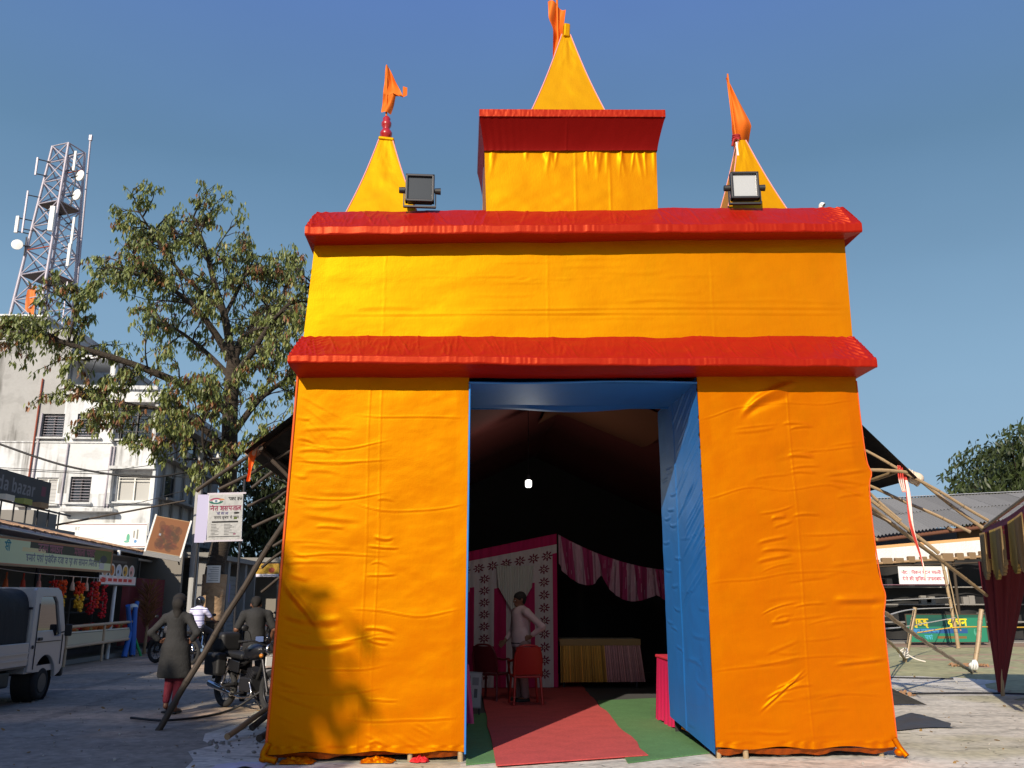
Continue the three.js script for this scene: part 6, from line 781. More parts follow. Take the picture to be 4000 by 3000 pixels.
// ---------- right side: corrugated roof building ----------
{
  const b = thing('roofed_building', 'low building with a grey corrugated roof and dark open front on the right', 'building', [20, 0, -38]);
  // roof sheets: ridge from (15,6.0,-40) to (27,6.55,-40), eave along z = -35.6
  const rg = (x) => 5.98 + (x - 15) * .052, ev = (x) => 3.98 + (x - 15) * .125 - (x > 22 ? (x - 22) * .06 : 0);
  const q = rng(6), shades = [0, 1, 2].map((k) => mat([.15 + .02 * k, .15 + .02 * k, .152 + .02 * k], .9, { bumpMap: grainBump, bumpScale: .01 }));
  for (let row = 0; row < 2; row++) for (let i = 0; i < 15; i++) {
    const x0 = 14 + i * 1.0, x1 = x0 + 1.06, v0 = row ? .47 : 0, v1 = row ? 1 : .53, up = row ? .03 : 0, tw = (q() - .5) * .03;
    part('roof_sheet', sheet(56, 6, (u, v) => { const x = lerp(x0, x1, u), k = lerp(v0, v1, v); return [x + tw * v, lerp(ev(x), rg(x), k) + .035 * Math.sin(x * 2 * Math.PI / .155) + up * (1 - v) + .012 * (i % 2), lerp(-35.5, -40, k)]; }, (u, v) => [u, v * 2]), shades[(i * 2 + row) % 3], b);
  }
  { const m = new MB(); m.add(sheet(40, 4, (u, v) => { const x = lerp(17.5, 29, u), a = (v - .5) * 2.2; return [x, rg(x) + .07 + .07 * Math.cos(a) - .06, -40 + .16 * Math.sin(a)]; })); part('ridge_cap', m, mat([.42, .42, .42], .85), b); }
  { const m = new MB(); m.rod([14, ev(14) - .16, -35.7], [22, ev(22) - .18, -35.7], .09, .09, 6); m.rod([22, ev(22) - .18, -35.7], [29, ev(29) - .18, -35.7], .09, .09, 6); m.rod([17, 4.0, -35.8], [23, 5.0, -35.6], .025, .025, 5); part('eave_beam', m, mat([.13, .05, .028], .85), b); for (let i = 0; i < 9; i++) part('rafter_end', new MB().box(.09, .09, .7, [15 + i * 1.6, ev(15 + i * 1.6) - .04, -35.6], [.3, 0, 0]), M.wood, b); }
  { const m = new MB(); m.box(16, 5.0, .2, [21.5, 2.5, -41.5]); m.box(.2, 4.2, 6, [14, 2.1, -38.5]); m.box(.2, 4.6, 6, [29, 2.3, -38.5]); m.box(15, .05, 6, [21.5, .03, -38.6]); part('inner_wall', m, M.shopDark, b, 'inner walls'); part('shade_sheet', sheet(60, 8, (u, v) => [lerp(14.2, 28.8, u), lerp(.1, 3.7, v), -37.2 + .06 * Math.sin(u * 70) + .1 * Math.sin(u * 17)]), M.tarp, b, 'added black sheet standing in for the shade inside the open bay'); const w = new MB(); w.box(1.3, .85, .15, [21.3, 4.25, -36.5]); w.box(4, 1.0, .1, [27, 4.3, -36.6]); part('gable_wall', w, mat([.16, .1, .05], .9), b, 'brown wall patch under the eave'); }  // the black sheet is added: it stands in for shade in the bay
  { // cream canvas awning in front
    const fx = (x) => 3.62 + (x - 16) * .085; part('awning', sheet(60, 8, (u, v) => { const x = lerp(15.5, 22.2, u); return [x, fx(x) - .62 * v + .03 * Math.sin(u * 19) * v, -35.35 + .25 * v + .02 * Math.sin(u * 40)]; }, (u, v) => [u * 6, v]), mat([.62, .60, .57], .85, { bumpMap: grainBump, bumpScale: .03 }), b); part('awning_edge', sheet(60, 2, (u, v) => { const x = lerp(15.5, 22.2, u); return [x, fx(x) + .12 * (1 - v), -35.37]; }), mat([.6, .33, .14], .8), b); part('awning_pole', rodGeo([15.4, 3.02, -35.0], [21.6, 3.42, -35.0], .05), M.wood, b, null); part('awning_pole', rodGeo([15.4, 2.92, -34.95], [22.4, 3.2, -34.95], .03), M.darkWood, b); }
  for (const x of [16.2, 19.6, 22.6, 25.5]) part('post', rodGeo([x, 0, -35.2], [x, 3.4, -35.2], .06), M.darkWood, b);
  { const qq = rng(3), m = new MB(); for (let i = 0; i < 14; i++) m.rbox(.2 + .3 * qq(), .15 + .2 * qq(), .2, .03, [15.8 + i * .5, 3.12 + .03 * i, -35.05]); part('bundle', m, mat([.2, .13, .07], .9), b, 'bundles stuffed under the awning'); const sh = new MB(); for (let i = 0; i < 3; i++) sh.box(8, .05, .4, [20, .8 + i * .7, -36.9]); for (let i = 0; i < 26; i++) sh.rbox(.25, .2 + .25 * qq(), .2, .03, [16.3 + qq() * 8, .95 + .7 * (i % 3), -36.9]); part('shelf', sh, M.shopDark, b); }
  const t2 = thing('yellow_hoarding', 'strip of yellow and blue hoarding behind the maroon canopy drape', 'sign', [22.5, 2.6, -35]); part('panel', new MB().box(3.6, .42, .05, [23.2, 2.62, -35.0]), mat([.55, .40, .05], .7), t2); part('stripe', new MB().box(3.6, .3, .05, [23.2, 2.98, -35.0]), mat([.16, .2, .45], .7), t2);
}
signBoard('meal_sign', 'white sign with two lines of red Hindi lettering under the cream awning', 1.85, .62, printTex(640, 215, (x, w, h) => { x.fillStyle = '#e8e6e2'; x.fillRect(0, 0, w, h); devText(x, 'नोट : चिकन मटन मछली बनाकर', 28, 52, 38, '#b0566a', 2.1); x.fillStyle = '#3f8f78'; x.fillRect(54, 40, 16, 12); devText(x, 'देने की सुविधा उपलबध है ।।', 40, 136, 40, '#b35266', 2.1); }), [18.05, 2.62, -34.7], -.08, 0, M.white);
signBoard('shop_box_sign', 'low green board with large yellow Hindi letters standing before the dark building', 3.1, 1.02, printTex(900, 296, (x, w, h) => {
  x.fillStyle = '#1c7a5c'; x.fillRect(0, 0, w, h); x.fillStyle = '#0d4b43'; x.fillRect(0, 0, w * .72, 130); x.fillStyle = '#12513f'; x.fillRect(0, 0, w, 34); x.fillStyle = '#1d4f86'; x.fillRect(40, 150, 640, 52);
  devText(x, 'गुडडू', 60, 52, 66, '#c9b21e', 2.4); devText(x, 'दुकान', 470, 52, 66, '#e6cf1c', 2.4); devText(x, 'चाय नासता खाना', 70, 160, 30, '#3f8fc0', 2); devText(x, 'यहां', 190, 226, 38, '#4aa6c9', 2); x.fillStyle = '#7a5a2a'; x.fillRect(330, 232, 330, 26); x.strokeStyle = '#7bc4b0'; x.lineWidth = 3; for (let i = 0; i < 5; i++) { x.beginPath(); x.arc(800, 190, 12 + i * 9, .4 * i, 2 + .5 * i); x.stroke(); }
}), [18.55, .62, -34.3], -.02, -.04, M.darkWood);
// fence of bamboo stakes and wires
{ const t = thing('bamboo_post', 'tall thin bamboo post standing before the dark building with wires tied to it', 'post', [17.65, 0, -32]); part('pole', bam([17.65, 0, -32], [17.4, 3.25, -32], .07, .05, 8), M.bamboo, t); part('thin_pole', bam([17.75, .6, -31.9], [17.5, 2.9, -31.9], .025, .02, 6), M.bamboo, t); }
{ const t = thing('bamboo_stake', 'leaning bamboo stake further from the gate, lashed to the foot of the short strut', 'stake', [12.15, 0, -24.9]); part('stake', bam([12.12, -.1, -24.9], [12.62, 1.45, -24.9], 0.06, .055), M.bamboo, t); const m = new MB(); for (let i = 0; i < 4; i++) m.torus(.11, .02, [12.14, .14 + .05 * i, -24.85], [Math.PI / 2 + .2, .2 * i, 0]); m.tube([[12.2, .2, -24.8], [12.4, .08, -24.7], [12.6, .02, -24.6]], .02, 10); part('lashing', m, M.rope, t); }
{ const t = thing('bamboo_stake', 'leaning bamboo stake nearer the canopy, with white cloth lashing the long strut', 'stake', [12.1, 0, -21.5]); part('stake', bam([12.08, -.1, -21.4], [12.6, 1.42, -21.6], 0.06, .055), M.bamboo, t); const m = new MB(); m.sph(.08, .07, .08, [11.92, .16, -21.1]); for (let i = 0; i < 3; i++) m.torus(.1, .025, [11.9 + .03 * i, .17, -21.05], [.4, .9 + .3 * i, 0]); part('lashing', m, M.white, t); }
[['upper red tinted fence wire on the right', [[6.0, 1.75, -13], [10, 2.0, -22], [17.5, 2.2, -32]], .012], ['white fence cord tied to the middle of the tall bamboo post', [[6.0, 1.45, -13], [10, 1.6, -22], [17.55, 1.75, -32]], .014], ['fence cord running at stake height past both leaning stakes', [[6.2, 1.35, -13.5], [12.6, 1.4, -24.9], [17.6, 1.4, -32]], .016], ['sagging lower fence cord tied round the tall bamboo post', [[6.2, 1.2, -13.5], [12.4, .95, -24.9], [17.6, 1.05, -31.9]], .016]].forEach(([l, p, r0], i) => { const m = new MB(); m.tube(p, r0, 30, 5); solo('fence_cord', l, 'cord', m, i ? M.rope : mat([.5, .22, .25], .8), p[0]); });
{ const m = new MB(); m.tube([[16.0, .55, -31.6], [17.6, .72, -31.9], [14.5, .82, -25], [12.4, 1.0, -21.6]].slice(0, 2).concat([[18.5, .8, -29], [19.5, .95, -27]]), .022, 30, 5); solo('yellow_rope', 'yellow orange rope stretched between the tall bamboo post and the canopy', 'rope', m, mat([.6, .36, .05], .8), [17.6, .72, -31.9]); }
for (const [x, z, rx, l] of [[8.4, -20.6, .55, 'small brown leaf litter heap on the yard left of the long strut'], [13.0, -23.2, .4, 'dry brown litter beside the near stake on the yard'], [7.3, -16.2, .5, 'brown litter at the edge of the black sheet by the right pillar']]) { const q = rng(x * 10 | 0), m = new MB(); for (let i = 0; i < 90; i++) m.add(petal, [x + (q() - .5) * rx * 2.4, .015 + .02 * q(), z + (q() - .5) * rx * 1.2], [q() * 3, q() * 3, 0], [.03 + .04 * q(), .012, .02 + .03 * q()]); tag(solo('dirt_litter', l, 'litter', m, mat([.3, .17, .09], .95), [x, 0, z]), null, null, null, 'stuff'); }
// black sheets by the right pillar
solo('black_sheet', 'black plastic sheet hanging down to the ground behind the right pillar', 'sheet', sheet(12, 16, (u, v) => [lerp(5.1, lerp(7.4, 5.3, v), u), 1.0 * v + .02 * Math.sin(u * 9), -14.5 + .1 * Math.sin(u * 6) - 1.2 * v * .3]), M.tarp, [5.6, 0, -14.5]);
solo('black_sheet', 'crumpled black plastic sheet lying on the pale ground right of the gate', 'sheet', sheet(40, 24, (u, v) => { const e = Math.sin(u * Math.PI) * Math.sin(v * Math.PI); return [5.15 + 1.35 * u + .1 * Math.sin(v * 5), .015 + .14 * e * fbm(u * 5, v * 4, 3, 0, 7) + .05 * e, -12.5 + .75 * v + .1 * Math.sin(u * 6) - .15 * u]; }), mat([.05, .05, .055], .5), [5.8, 0, -12.2]);
[['dark cord lying across the yard near the foot of the long strut', [[6.5, .02, -20.2], [8.5, .02, -19.9], [10.4, .02, -19.2]]], ['dark cord lying on the pale ground nearer the maroon drape', [[7.4, .02, -16.2], [9.4, .02, -16.2], [10.4, .02, -15.8]]]].forEach(([l, p]) => { const m = new MB(); m.tube(p, .017, 30, 5); solo('loose_cord', l, 'cord', m, M.wire, p[1]); });

// ---------- maroon canopy on the right edge ----------
{
  const t = thing('festival_canopy', 'maroon canopy with a gold and maroon pleated valance and a gathered maroon corner drape', 'canopy', [9.4, 0, -15.8]);
  const cr = [[9.4, 2.88, -15.8], [6.6, 3.02, -9.4], [13.2, 3.0, -8.2], [15.6, 2.9, -14.6]], pk = [11.2, 4.3, -12];
  const roofM = mat([.42, .07, .13], .8), mar = mat([.115, .006, .014], .8), gold = mat([.34, .23, .10], .7), goldY = mat([.40, .28, .07], .65);
  { const m = new MB(); cr.forEach((a, k) => { const b = cr[(k + 1) % 4]; m.add(sheet(16, 10, (u, v) => { const x = lerp(lerp(a[0], b[0], u), pk[0], v), y = lerp(lerp(a[1], b[1], u), pk[1], v), z = lerp(lerp(a[2], b[2], u), pk[2], v); return [x, y - .12 * Math.sin(u * Math.PI) * (1 - v), z]; })); }); part('roof', m, roofM, t); }
  const edge = (a, b, k, s) => { const m = new MB(); m.add(sheet(30, 2, (u, v) => { const sg = -.12 * Math.sin(u * Math.PI); return [lerp(a[0], b[0], u), lerp(a[1], b[1], u) + sg - .1 * v + .03, lerp(a[2], b[2], u) + .01]; })); part('border', m, roofM, t);
    const d = Math.hypot(b[0] - a[0], b[2] - a[2]), nx = -(b[2] - a[2]) / d, nz = (b[0] - a[0]) / d, np = Math.round(d / .62);
    for (let i = 0; i < np; i++) { const u0 = i / np, u1 = (i + 1) / np, gd = i % 3 !== 1; part('valance_panel', sheet(30, 8, (u, v) => { const w = lerp(u0, u1, u), sg = -.12 * Math.sin(w * Math.PI), drop = (gd ? .62 + .16 * Math.sin(u * Math.PI) : .5) + .05 * Math.sin(i * 3 + s), off = .025 * Math.sin(u * 46 + i) * (.4 + v) + (gd ? .04 : 0); return [lerp(a[0], b[0], w) + nx * off, lerp(a[1], b[1], w) + sg - .07 - drop * v, lerp(a[2], b[2], w) + nz * off]; }), gd ? (i % 3 ? goldY : gold) : mar, t); } };
  edge(cr[0], cr[1], 0, 1); edge(cr[3], cr[0], 3, 2);
  part('corner_drape', sheet(90, 40, (u, v) => { const a = u * 6.283, y = lerp(2.32, .06, v), r0 = lerp(.43, .05, Math.pow(v, .9)), rr = r0 * (1 + .12 * Math.sin(a * 11 + v * 3)); return [lerp(9.86, 9.47, Math.pow(v, .9)) + rr * Math.cos(a), y, -15.95 + rr * .7 * Math.sin(a)]; }), mar, t);
  cr.forEach((c) => part('post', rodGeo([c[0] + .08, -.02, c[2] - .12], [c[0] + .2, c[1] + .02, c[2] - .12], .035), M.bamboo, t)); 
  part('beam', rodGeo([cr[0][0], cr[0][1], cr[0][2]], [cr[1][0], cr[1][1], cr[1][2]], .03), M.bamboo, t); part('beam', rodGeo([cr[0][0], cr[0][1], cr[0][2]], [cr[3][0], cr[3][1], cr[3][2]], .03), M.bamboo, t);
}
// poles, ropes and rubble lying by the left pillar
[['worn brown bamboo pole lying on the ground towards the left pillar', [-2.75, .06, -11.3], [-2.1, .55, -13.6], .036], ['dark bamboo pole lying beside the brown one by the left pillar', [-2.6, .08, -11.9], [-1.9, .7, -13.2], .04], ['third bamboo pole of the small heap by the left pillar', [-2.35, .05, -11.2], [-1.95, .3, -12.8], .04]].forEach(([l, a, b, r0], i) => solo('lying_pole', l, 'pole', bam(a, b, r0, r0 * .9, 9), i === 0 ? M.wood : M.oldBamboo, a));
{ const m = new MB(); m.tube([[-4.6, .03, -13.4], [-4.0, .03, -13.1], [-3.4, .05, -14.2], [-3.0, .3, -14.2]], .018, 30, 5); solo('ground_rope', 'dark rope trailing over the ground beneath the motorcycle', 'rope', m, M.wire, [-4.6, 0, -13.4]); }
{ const q = rng(19), m = new MB(); for (let i = 0; i < 70; i++) { const x = -2.9 + q() * .9, z = -10.4 - q() * 2.4, k = .4 + q() * q(); m.add(petal, [x, .012, z], [q() * 3, q() * 3, 0], [.03 * k, .018 * k, .024 * k]); } tag(solo('stone_rubble', 'loose small grey stones on the ground left of the gate', 'rubble', m, M.shopGrey, [-2.5, 0, -11.4]), null, null, null, 'stuff'); }
solo('pale_sheet', 'pale lilac plastic sheet end lying at the outer foot of the left pillar', 'sheet', sheet(16, 10, (u, v) => [-2.45 + .5 * u, .012 + .04 * fbm(u * 4, v * 4, 3, 0, 3) * Math.sin(u * 3.1), -9.75 + .3 * v]), mat([.45, .43, .55], .5), [-2.2, 0, -9.7]);

// ---------- people: one smooth surface meshed from joined capsules ----------
const cap = (a, b, ra, rb = ra, k = .025) => ({ a, b, ra, rb, k, ab: [b[0] - a[0], b[1] - a[1], b[2] - a[2]] });
const ell = (c, r, k = .02, cut = false) => ({ c, r, k, cut });
function field(prims, x, y, z) {
  let d = 1e3;
  for (const p of prims) {
    let e;
    if (p.c) { const dx = (x - p.c[0]) / p.r[0], dy = (y - p.c[1]) / p.r[1], dz = (z - p.c[2]) / p.r[2], l = Math.sqrt(dx * dx + dy * dy + dz * dz), g = Math.sqrt((dx / p.r[0]) ** 2 + (dy / p.r[1]) ** 2 + (dz / p.r[2]) ** 2) || 1e-6; e = l * (l - 1) / g; if (!l) e = -Math.min(...p.r); }
    else { const [ax, ay, az] = p.ab, px = x - p.a[0], py = y - p.a[1], pz = z - p.a[2], L = ax * ax + ay * ay + az * az || 1e-9, t = clamp((px * ax + py * ay + pz * az) / L, 0, 1); e = Math.sqrt((px - ax * t) ** 2 + (py - ay * t) ** 2 + (pz - az * t) ** 2) - (p.ra + (p.rb - p.ra) * t); }
    if (p.cut) { d = Math.max(d, -e); continue; }
    const h = clamp(.5 + .5 * (d - e) / p.k, 0, 1); d = d * (1 - h) + e * h - p.k * h * (1 - h);
  }
  return d;
}
function blob(prims, cell, cutBelow = -9, cutAbove = 9) {   // surface nets
  const lo = [1e9, 1e9, 1e9], hi = [-1e9, -1e9, -1e9];
  for (const p of prims) { if (p.cut) continue; const pts = p.c ? [[p.c, p.r]] : [[p.a, [p.ra, p.ra, p.ra]], [p.b, [p.rb, p.rb, p.rb]]]; for (const [c, r] of pts) for (let i = 0; i < 3; i++) { lo[i] = Math.min(lo[i], c[i] - r[i] - .03); hi[i] = Math.max(hi[i], c[i] + r[i] + .03); } }
  lo[1] = Math.max(lo[1], cutBelow - cell); hi[1] = Math.min(hi[1], cutAbove + cell);
  const n = [0, 1, 2].map((i) => Math.ceil((hi[i] - lo[i]) / cell) + 2), [nx, ny, nz] = n, F = new Float32Array(nx * ny * nz);
  const f = (x, y, z) => Math.max(field(prims, x, y, z), cutBelow - y, y - cutAbove);
  for (let k = 0; k < nz; k++) for (let j = 0; j < ny; j++) for (let i = 0; i < nx; i++) F[(k * ny + j) * nx + i] = f(lo[0] + i * cell, lo[1] + j * cell, lo[2] + k * cell);
  const id = new Int32Array(nx * ny * nz).fill(-1), pos = [], idx = [], E = [[0, 1], [2, 3], [4, 5], [6, 7], [0, 2], [1, 3], [4, 6], [5, 7], [0, 4], [1, 5], [2, 6], [3, 7]], off = [0, 1, nx, nx + 1, nx * ny, nx * ny + 1, nx * ny + nx, nx * ny + nx + 1];
  for (let k = 0; k < nz - 1; k++) for (let j = 0; j < ny - 1; j++) for (let i = 0; i < nx - 1; i++) {
    const o = (k * ny + j) * nx + i; let m = 0; for (let c = 0; c < 8; c++) if (F[o + off[c]] < 0) m |= 1 << c; if (m === 0 || m === 255) continue;
    let sx = 0, sy = 0, sz = 0, cnt = 0; for (const [a, b] of E) { const fa = F[o + off[a]], fb = F[o + off[b]]; if ((fa < 0) === (fb < 0)) continue; const t = fa / (fa - fb); sx += (a & 1) + ((b & 1) - (a & 1)) * t; sy += (a >> 1 & 1) + ((b >> 1 & 1) - (a >> 1 & 1)) * t; sz += (a >> 2) + ((b >> 2) - (a >> 2)) * t; cnt++; }
    id[o] = pos.length / 3; pos.push(lo[0] + (i + sx / cnt) * cell, lo[1] + (j + sy / cnt) * cell, lo[2] + (k + sz / cnt) * cell);
  }
  const quad = (a, b, c, d, flip) => { if (a < 0 || b < 0 || c < 0 || d < 0) return; flip ? idx.push(a, c, b, a, d, c) : idx.push(a, b, c, a, c, d); };
  for (let k = 1; k < nz - 1; k++) for (let j = 1; j < ny - 1; j++) for (let i = 1; i < nx - 1; i++) {
    const o = (k * ny + j) * nx + i, s = F[o] < 0;
    if (s !== F[o + 1] < 0) quad(id[o - nx * ny - nx], id[o - nx * ny], id[o], id[o - nx], !s);
    if (s !== F[o + nx] < 0) quad(id[o - nx * ny - 1], id[o - 1], id[o], id[o - nx * ny], !s);
    if (s !== F[o + nx * ny] < 0) quad(id[o - nx - 1], id[o - nx], id[o], id[o - 1], !s);
  }
  const g = new THREE.BufferGeometry(); g.setAttribute('position', new THREE.Float32BufferAttribute(pos, 3)); g.setIndex(idx); g.computeVertexNormals();
  const u = new Float32Array(pos.length / 3 * 2); for (let i = 0; i < pos.length / 3; i++) { u[i * 2] = pos[i * 3] * 1.0; u[i * 2 + 1] = pos[i * 3 + 1]; } g.setAttribute('uv', new THREE.BufferAttribute(u, 2)); return g;
}
// head with features, centre at c (middle of the skull), face towards +z turned by yaw and bowed by nod
function headPrims(c, yaw, nod, s = 1) {
  const e = new THREE.Euler(nod, yaw, 0, 'YXZ'), T = (x, y, z) => { const v = V(x * s, y * s, z * s).applyEuler(e); return [c[0] + v.x, c[1] + v.y, c[2] + v.z]; };
  const p = [cap(T(0, .035, -.02), T(0, .03, .012), .082 * s, .078 * s, .03), cap(T(0, -.03, .03), T(0, -.075, .052), .058 * s, .038 * s, .04), cap(T(0, .01, .09), T(0, -.022, .108), .010 * s, .016 * s, .012), cap(T(-.012, -.055, .092), T(.012, -.055, .092), .012 * s, .012 * s, .01), cap(T(-.035, .018, .085), T(.035, .018, .085), .012 * s, .012 * s, .015)];
  for (const q of [-1, 1]) { p.push(cap(T(q * .082, .01, -.012), T(q * .086, -.03, -.004), .018 * s, .011 * s, .008)); p.push({ ...cap(T(q * .032, -.002, .098), T(q * .034, -.002, .098), .012 * s), cut: true }); }
  return { p, T };
}
function handPrims(w, dir, palmN, side, s = 1, curl = .5) { // w wrist, dir along the fingers, palmN out of the palm; side: thumb side sign
  const d = V(...dir).normalize(), n = V(...palmN).normalize(), b = d.clone().cross(n).normalize().multiplyScalar(side), P = (x, y, z) => { const v = V(...w).addScaledVector(b, x * s).addScaledVector(d, y * s).addScaledVector(n, z * s); return [v.x, v.y, v.z]; };
  const out = []; for (const x of [-.028, -.009, .010, .028]) out.push(cap(P(x * .6, .0, 0), P(x, .085, 0), .016 * s, .012 * s, .012));
  [[-.03, .058], [-.010, .074], [.010, .078], [.030, .07]].forEach(([x, L]) => { const k = P(x, .088, 0), m1 = P(x * 1.05, .088 + L * .5 * Math.cos(curl * .6), L * .5 * Math.sin(curl * .6)), m2 = P(x * 1.05, .088 + L * (.5 * Math.cos(curl * .6) + .5 * Math.cos(curl * 1.6)), L * (.5 * Math.sin(curl * .6) + .5 * Math.sin(curl * 1.6))); out.push(cap(k, m1, .0095 * s, .0085 * s, .003), cap(m1, m2, .0085 * s, .007 * s, .003)); });
  out.push(cap(P(.02, .02, .004), P(.05, .055, .018), .014 * s, .011 * s, .01), cap(P(.05, .055, .018), P(.058, .088, .028), .0105 * s, .008 * s, .004)); return out;
}
const skin = mat([.17, .075, .042], .55), hairM = mat([.010, .008, .007], .85);
function person(label, pos, turn) { const t = thing('person', label, 'person', [0, 0, 0]); t.position.set(...pos); t.rotation.y = turn; return t; }
const eyes = (t, T) => { for (const q of [-1, 1]) { const m = new MB(); m.sph(.011, .008, .006, T(q * .032, .0, .092)); part('eye', m, M.white, t); const i = new MB(); i.sph(.005, .006, .004, T(q * .032, .0, .0975)); part('iris', i, M.black, t); } };

// woman walking away in a dark tunic, hands on her hips
{
  const t = person('person in a dark grey tunic and maroon trousers walking away, hands on hips', [-4.3, 0, -14.15], Math.PI - .12);
  const { p, T } = headPrims([0, 1.575, .02], .25, .12), sh = 1.39;
  const hL = [-.20, 1.02, .02], hR = [.20, 1.02, .02];
  const body = [...p, cap([0, 1.50, .0], [0, 1.40, -.02], .052, .06), cap([0, 1.34, -.01], [0, 1.05, .0], .13, .12, .05), cap([0, 1.0, 0], [0, .92, 0], .15, .15, .05), ...[-1, 1].flatMap((s) => [cap([0, sh, -.01], [s * .17, sh - .02, -.01], .065, .055, .04), cap([s * .18, sh - .03, -.01], [s * .35, 1.15, -.09], .048, .038), cap([s * .35, 1.15, -.09], [s * .235, 1.03, .0], .037, .027)]),
    cap([-.09, .9, 0], [-.085, .5, .05], .085, .06), cap([-.085, .5, .05], [-.08, .1, -.04], .055, .036), cap([-.08, .06, -.05], [-.09, .035, .1], .038, .03), cap([.09, .9, 0], [.075, .5, .1], .085, .06), cap([.075, .5, .1], [.07, .14, .0], .055, .036), cap([.07, .1, -.01], [.075, .04, .13], .036, .03)];
  const b = part('body', blob(body, .012), skin, t);
  { const hm = new MB(); hm.add(blob(handPrims([-.235, 1.03, .0], [.55, -.25, .75], [1, .2, -.6], 1, .95, .5), .004)); hm.add(blob(handPrims([.235, 1.03, .0], [-.55, -.25, .75], [-1, .2, -.6], -1, .95, .5), .004)); part('hands', hm, skin, b); }
  part('hair', blob([cap(T(0, .05, -.03), T(0, .03, -.035), .104, .104, .03), cap(T(0, -.02, -.07), T(0, -.2, -.1), .085, .06, .04), ell(T(0, -.02, -.13), [.085, .095, .07], .03), { ...ell(T(0, -.06, .1), [.085, .12, .1]), cut: true }], .010), hairM, b);
  const tun = mat([.024, .024, .025], .9, { bumpMap: weaveBump, bumpScale: .02 });
  const skirt = [cap([0, 1.36, -.01], [0, 1.12, .0], .15, .13, .06), cap([0, 1.1, 0], [0, .95, 0], .14, .165, .06), cap([0, .95, 0], [0, .62, .01], .165, .18, .06), cap([-.10, .9, .0], [-.11, .56, .03], .12, .15, .06), cap([.10, .9, .02], [.11, .56, .05], .12, .15, .06), ...[-1, 1].flatMap((s) => [cap([0, sh, -.01], [s * .175, sh - .025, -.01], .075, .068, .04), cap([s * .18, sh - .03, -.01], [s * .355, 1.15, -.09], .06, .05, .03), cap([s * .355, 1.15, -.09], [s * .27, 1.06, -.03], .05, .044, .03)])];
  part('tunic', blob(skirt, .012, .50), tun, b);
  const tr = mat([.135, .006, .02], .8, { bumpMap: weaveBump, bumpScale: .02 });
  part('trousers', blob([cap([-.09, .75, .02], [-.085, .5, .05], .1, .085), cap([-.085, .5, .05], [-.08, .14, -.035], .08, .05), cap([.09, .75, .04], [.075, .5, .1], .1, .085), cap([.075, .5, .1], [.07, .18, .0], .08, .05)], .012, .12), tr, b);
  { const m = new MB(); m.rbox(.085, .03, .24, .014, [-.085, .018, .03]); m.rbox(.085, .03, .24, .014, [.073, .022, .06]); part('sandals', m, M.black, b); }
}
// man behind the motorcycle, back to the viewer, head bowed
{
  const t = person('person in a dark shirt standing behind the near motorcycle with back turned and head bowed', [-3.52, 0, -15.9], Math.PI + .25);
  const { p, T } = headPrims([.01, 1.55, .08], -.15, .5), sh = 1.42;
  const body = [...p, cap([0, 1.49, .03], [0, 1.40, -.01], .055, .065), cap([0, 1.33, 0], [0, 1.02, .0], .145, .135, .05), cap([0, .98, 0], [0, .9, 0], .15, .15, .05), ...[-1, 1].flatMap((s) => [cap([0, sh, 0], [s * .19, sh - .03, 0], .07, .062, .04), cap([s * .2, sh - .04, 0], [s * .31, 1.15, -.03], .052, .042), cap([s * .31, 1.15, -.03], [s * .27, .97, .15], .04, .029)]),
    ...[-1, 1].flatMap((s) => [cap([s * .09, .88, 0], [s * .12, .48, .02], .088, .06), cap([s * .12, .48, .02], [s * .13, .08, -.02], .056, .04), cap([s * .13, .05, -.03], [s * .16, .035, .12], .042, .034)])];
  const b = part('body', blob(body, .012), skin, t); eyes(b, T);
  { const hm = new MB(); for (const s of [-1, 1]) hm.add(blob(handPrims([s * .27, .97, .15], [-s * .2, -.55, .8], [-s, 0, -.2], -s, 1, .7), .004)); part('hands', hm, skin, b); }
  part('hair', blob([cap(T(0, .05, -.03), T(0, .045, -.0), .092, .09, .03), cap(T(0, .0, -.06), T(0, -.04, -.06), .065, .05, .03), { ...ell(T(0, -.03, .1), [.09, .085, .085]), cut: true }], .010), hairM, b);
  part('shirt', blob([cap([0, 1.34, 0], [0, 1.06, 0], .165, .155, .05), cap([0, 1.04, 0], [0, .97, 0], .165, .168, .05), ...[-1, 1].flatMap((s) => [cap([0, sh, 0], [s * .19, sh - .03, 0], .082, .076, .04), cap([s * .2, sh - .04, 0], [s * .29, 1.19, -.02], .07, .064, .03)])], .012, .95), mat([.022, .022, .023], .85, { bumpMap: weaveBump, bumpScale: .02 }), b);
  part('trousers', blob([cap([0, .95, 0], [0, .9, 0], .155, .16, .05), ...[-1, 1].flatMap((s) => [cap([s * .09, .88, 0], [s * .12, .48, .02], .105, .08), cap([s * .12, .48, .02], [s * .13, .1, -.02], .078, .065)])], .012, .07), mat([.012, .012, .014], .9), b);
  { const m = new MB(); m.rbox(.13, .09, .02, .008, [-.075, .99, -.168], [-.1, .12, 0]); part('back_pocket', m, mat([.10, .15, .32], .8), b, 'pale blue patch at the back of the waist'); const k = new MB(); for (const s of [-1, 1]) k.rbox(.09, .07, .26, .03, [s * .145, .036, .04]); part('shoes', k, M.black, b); }
}
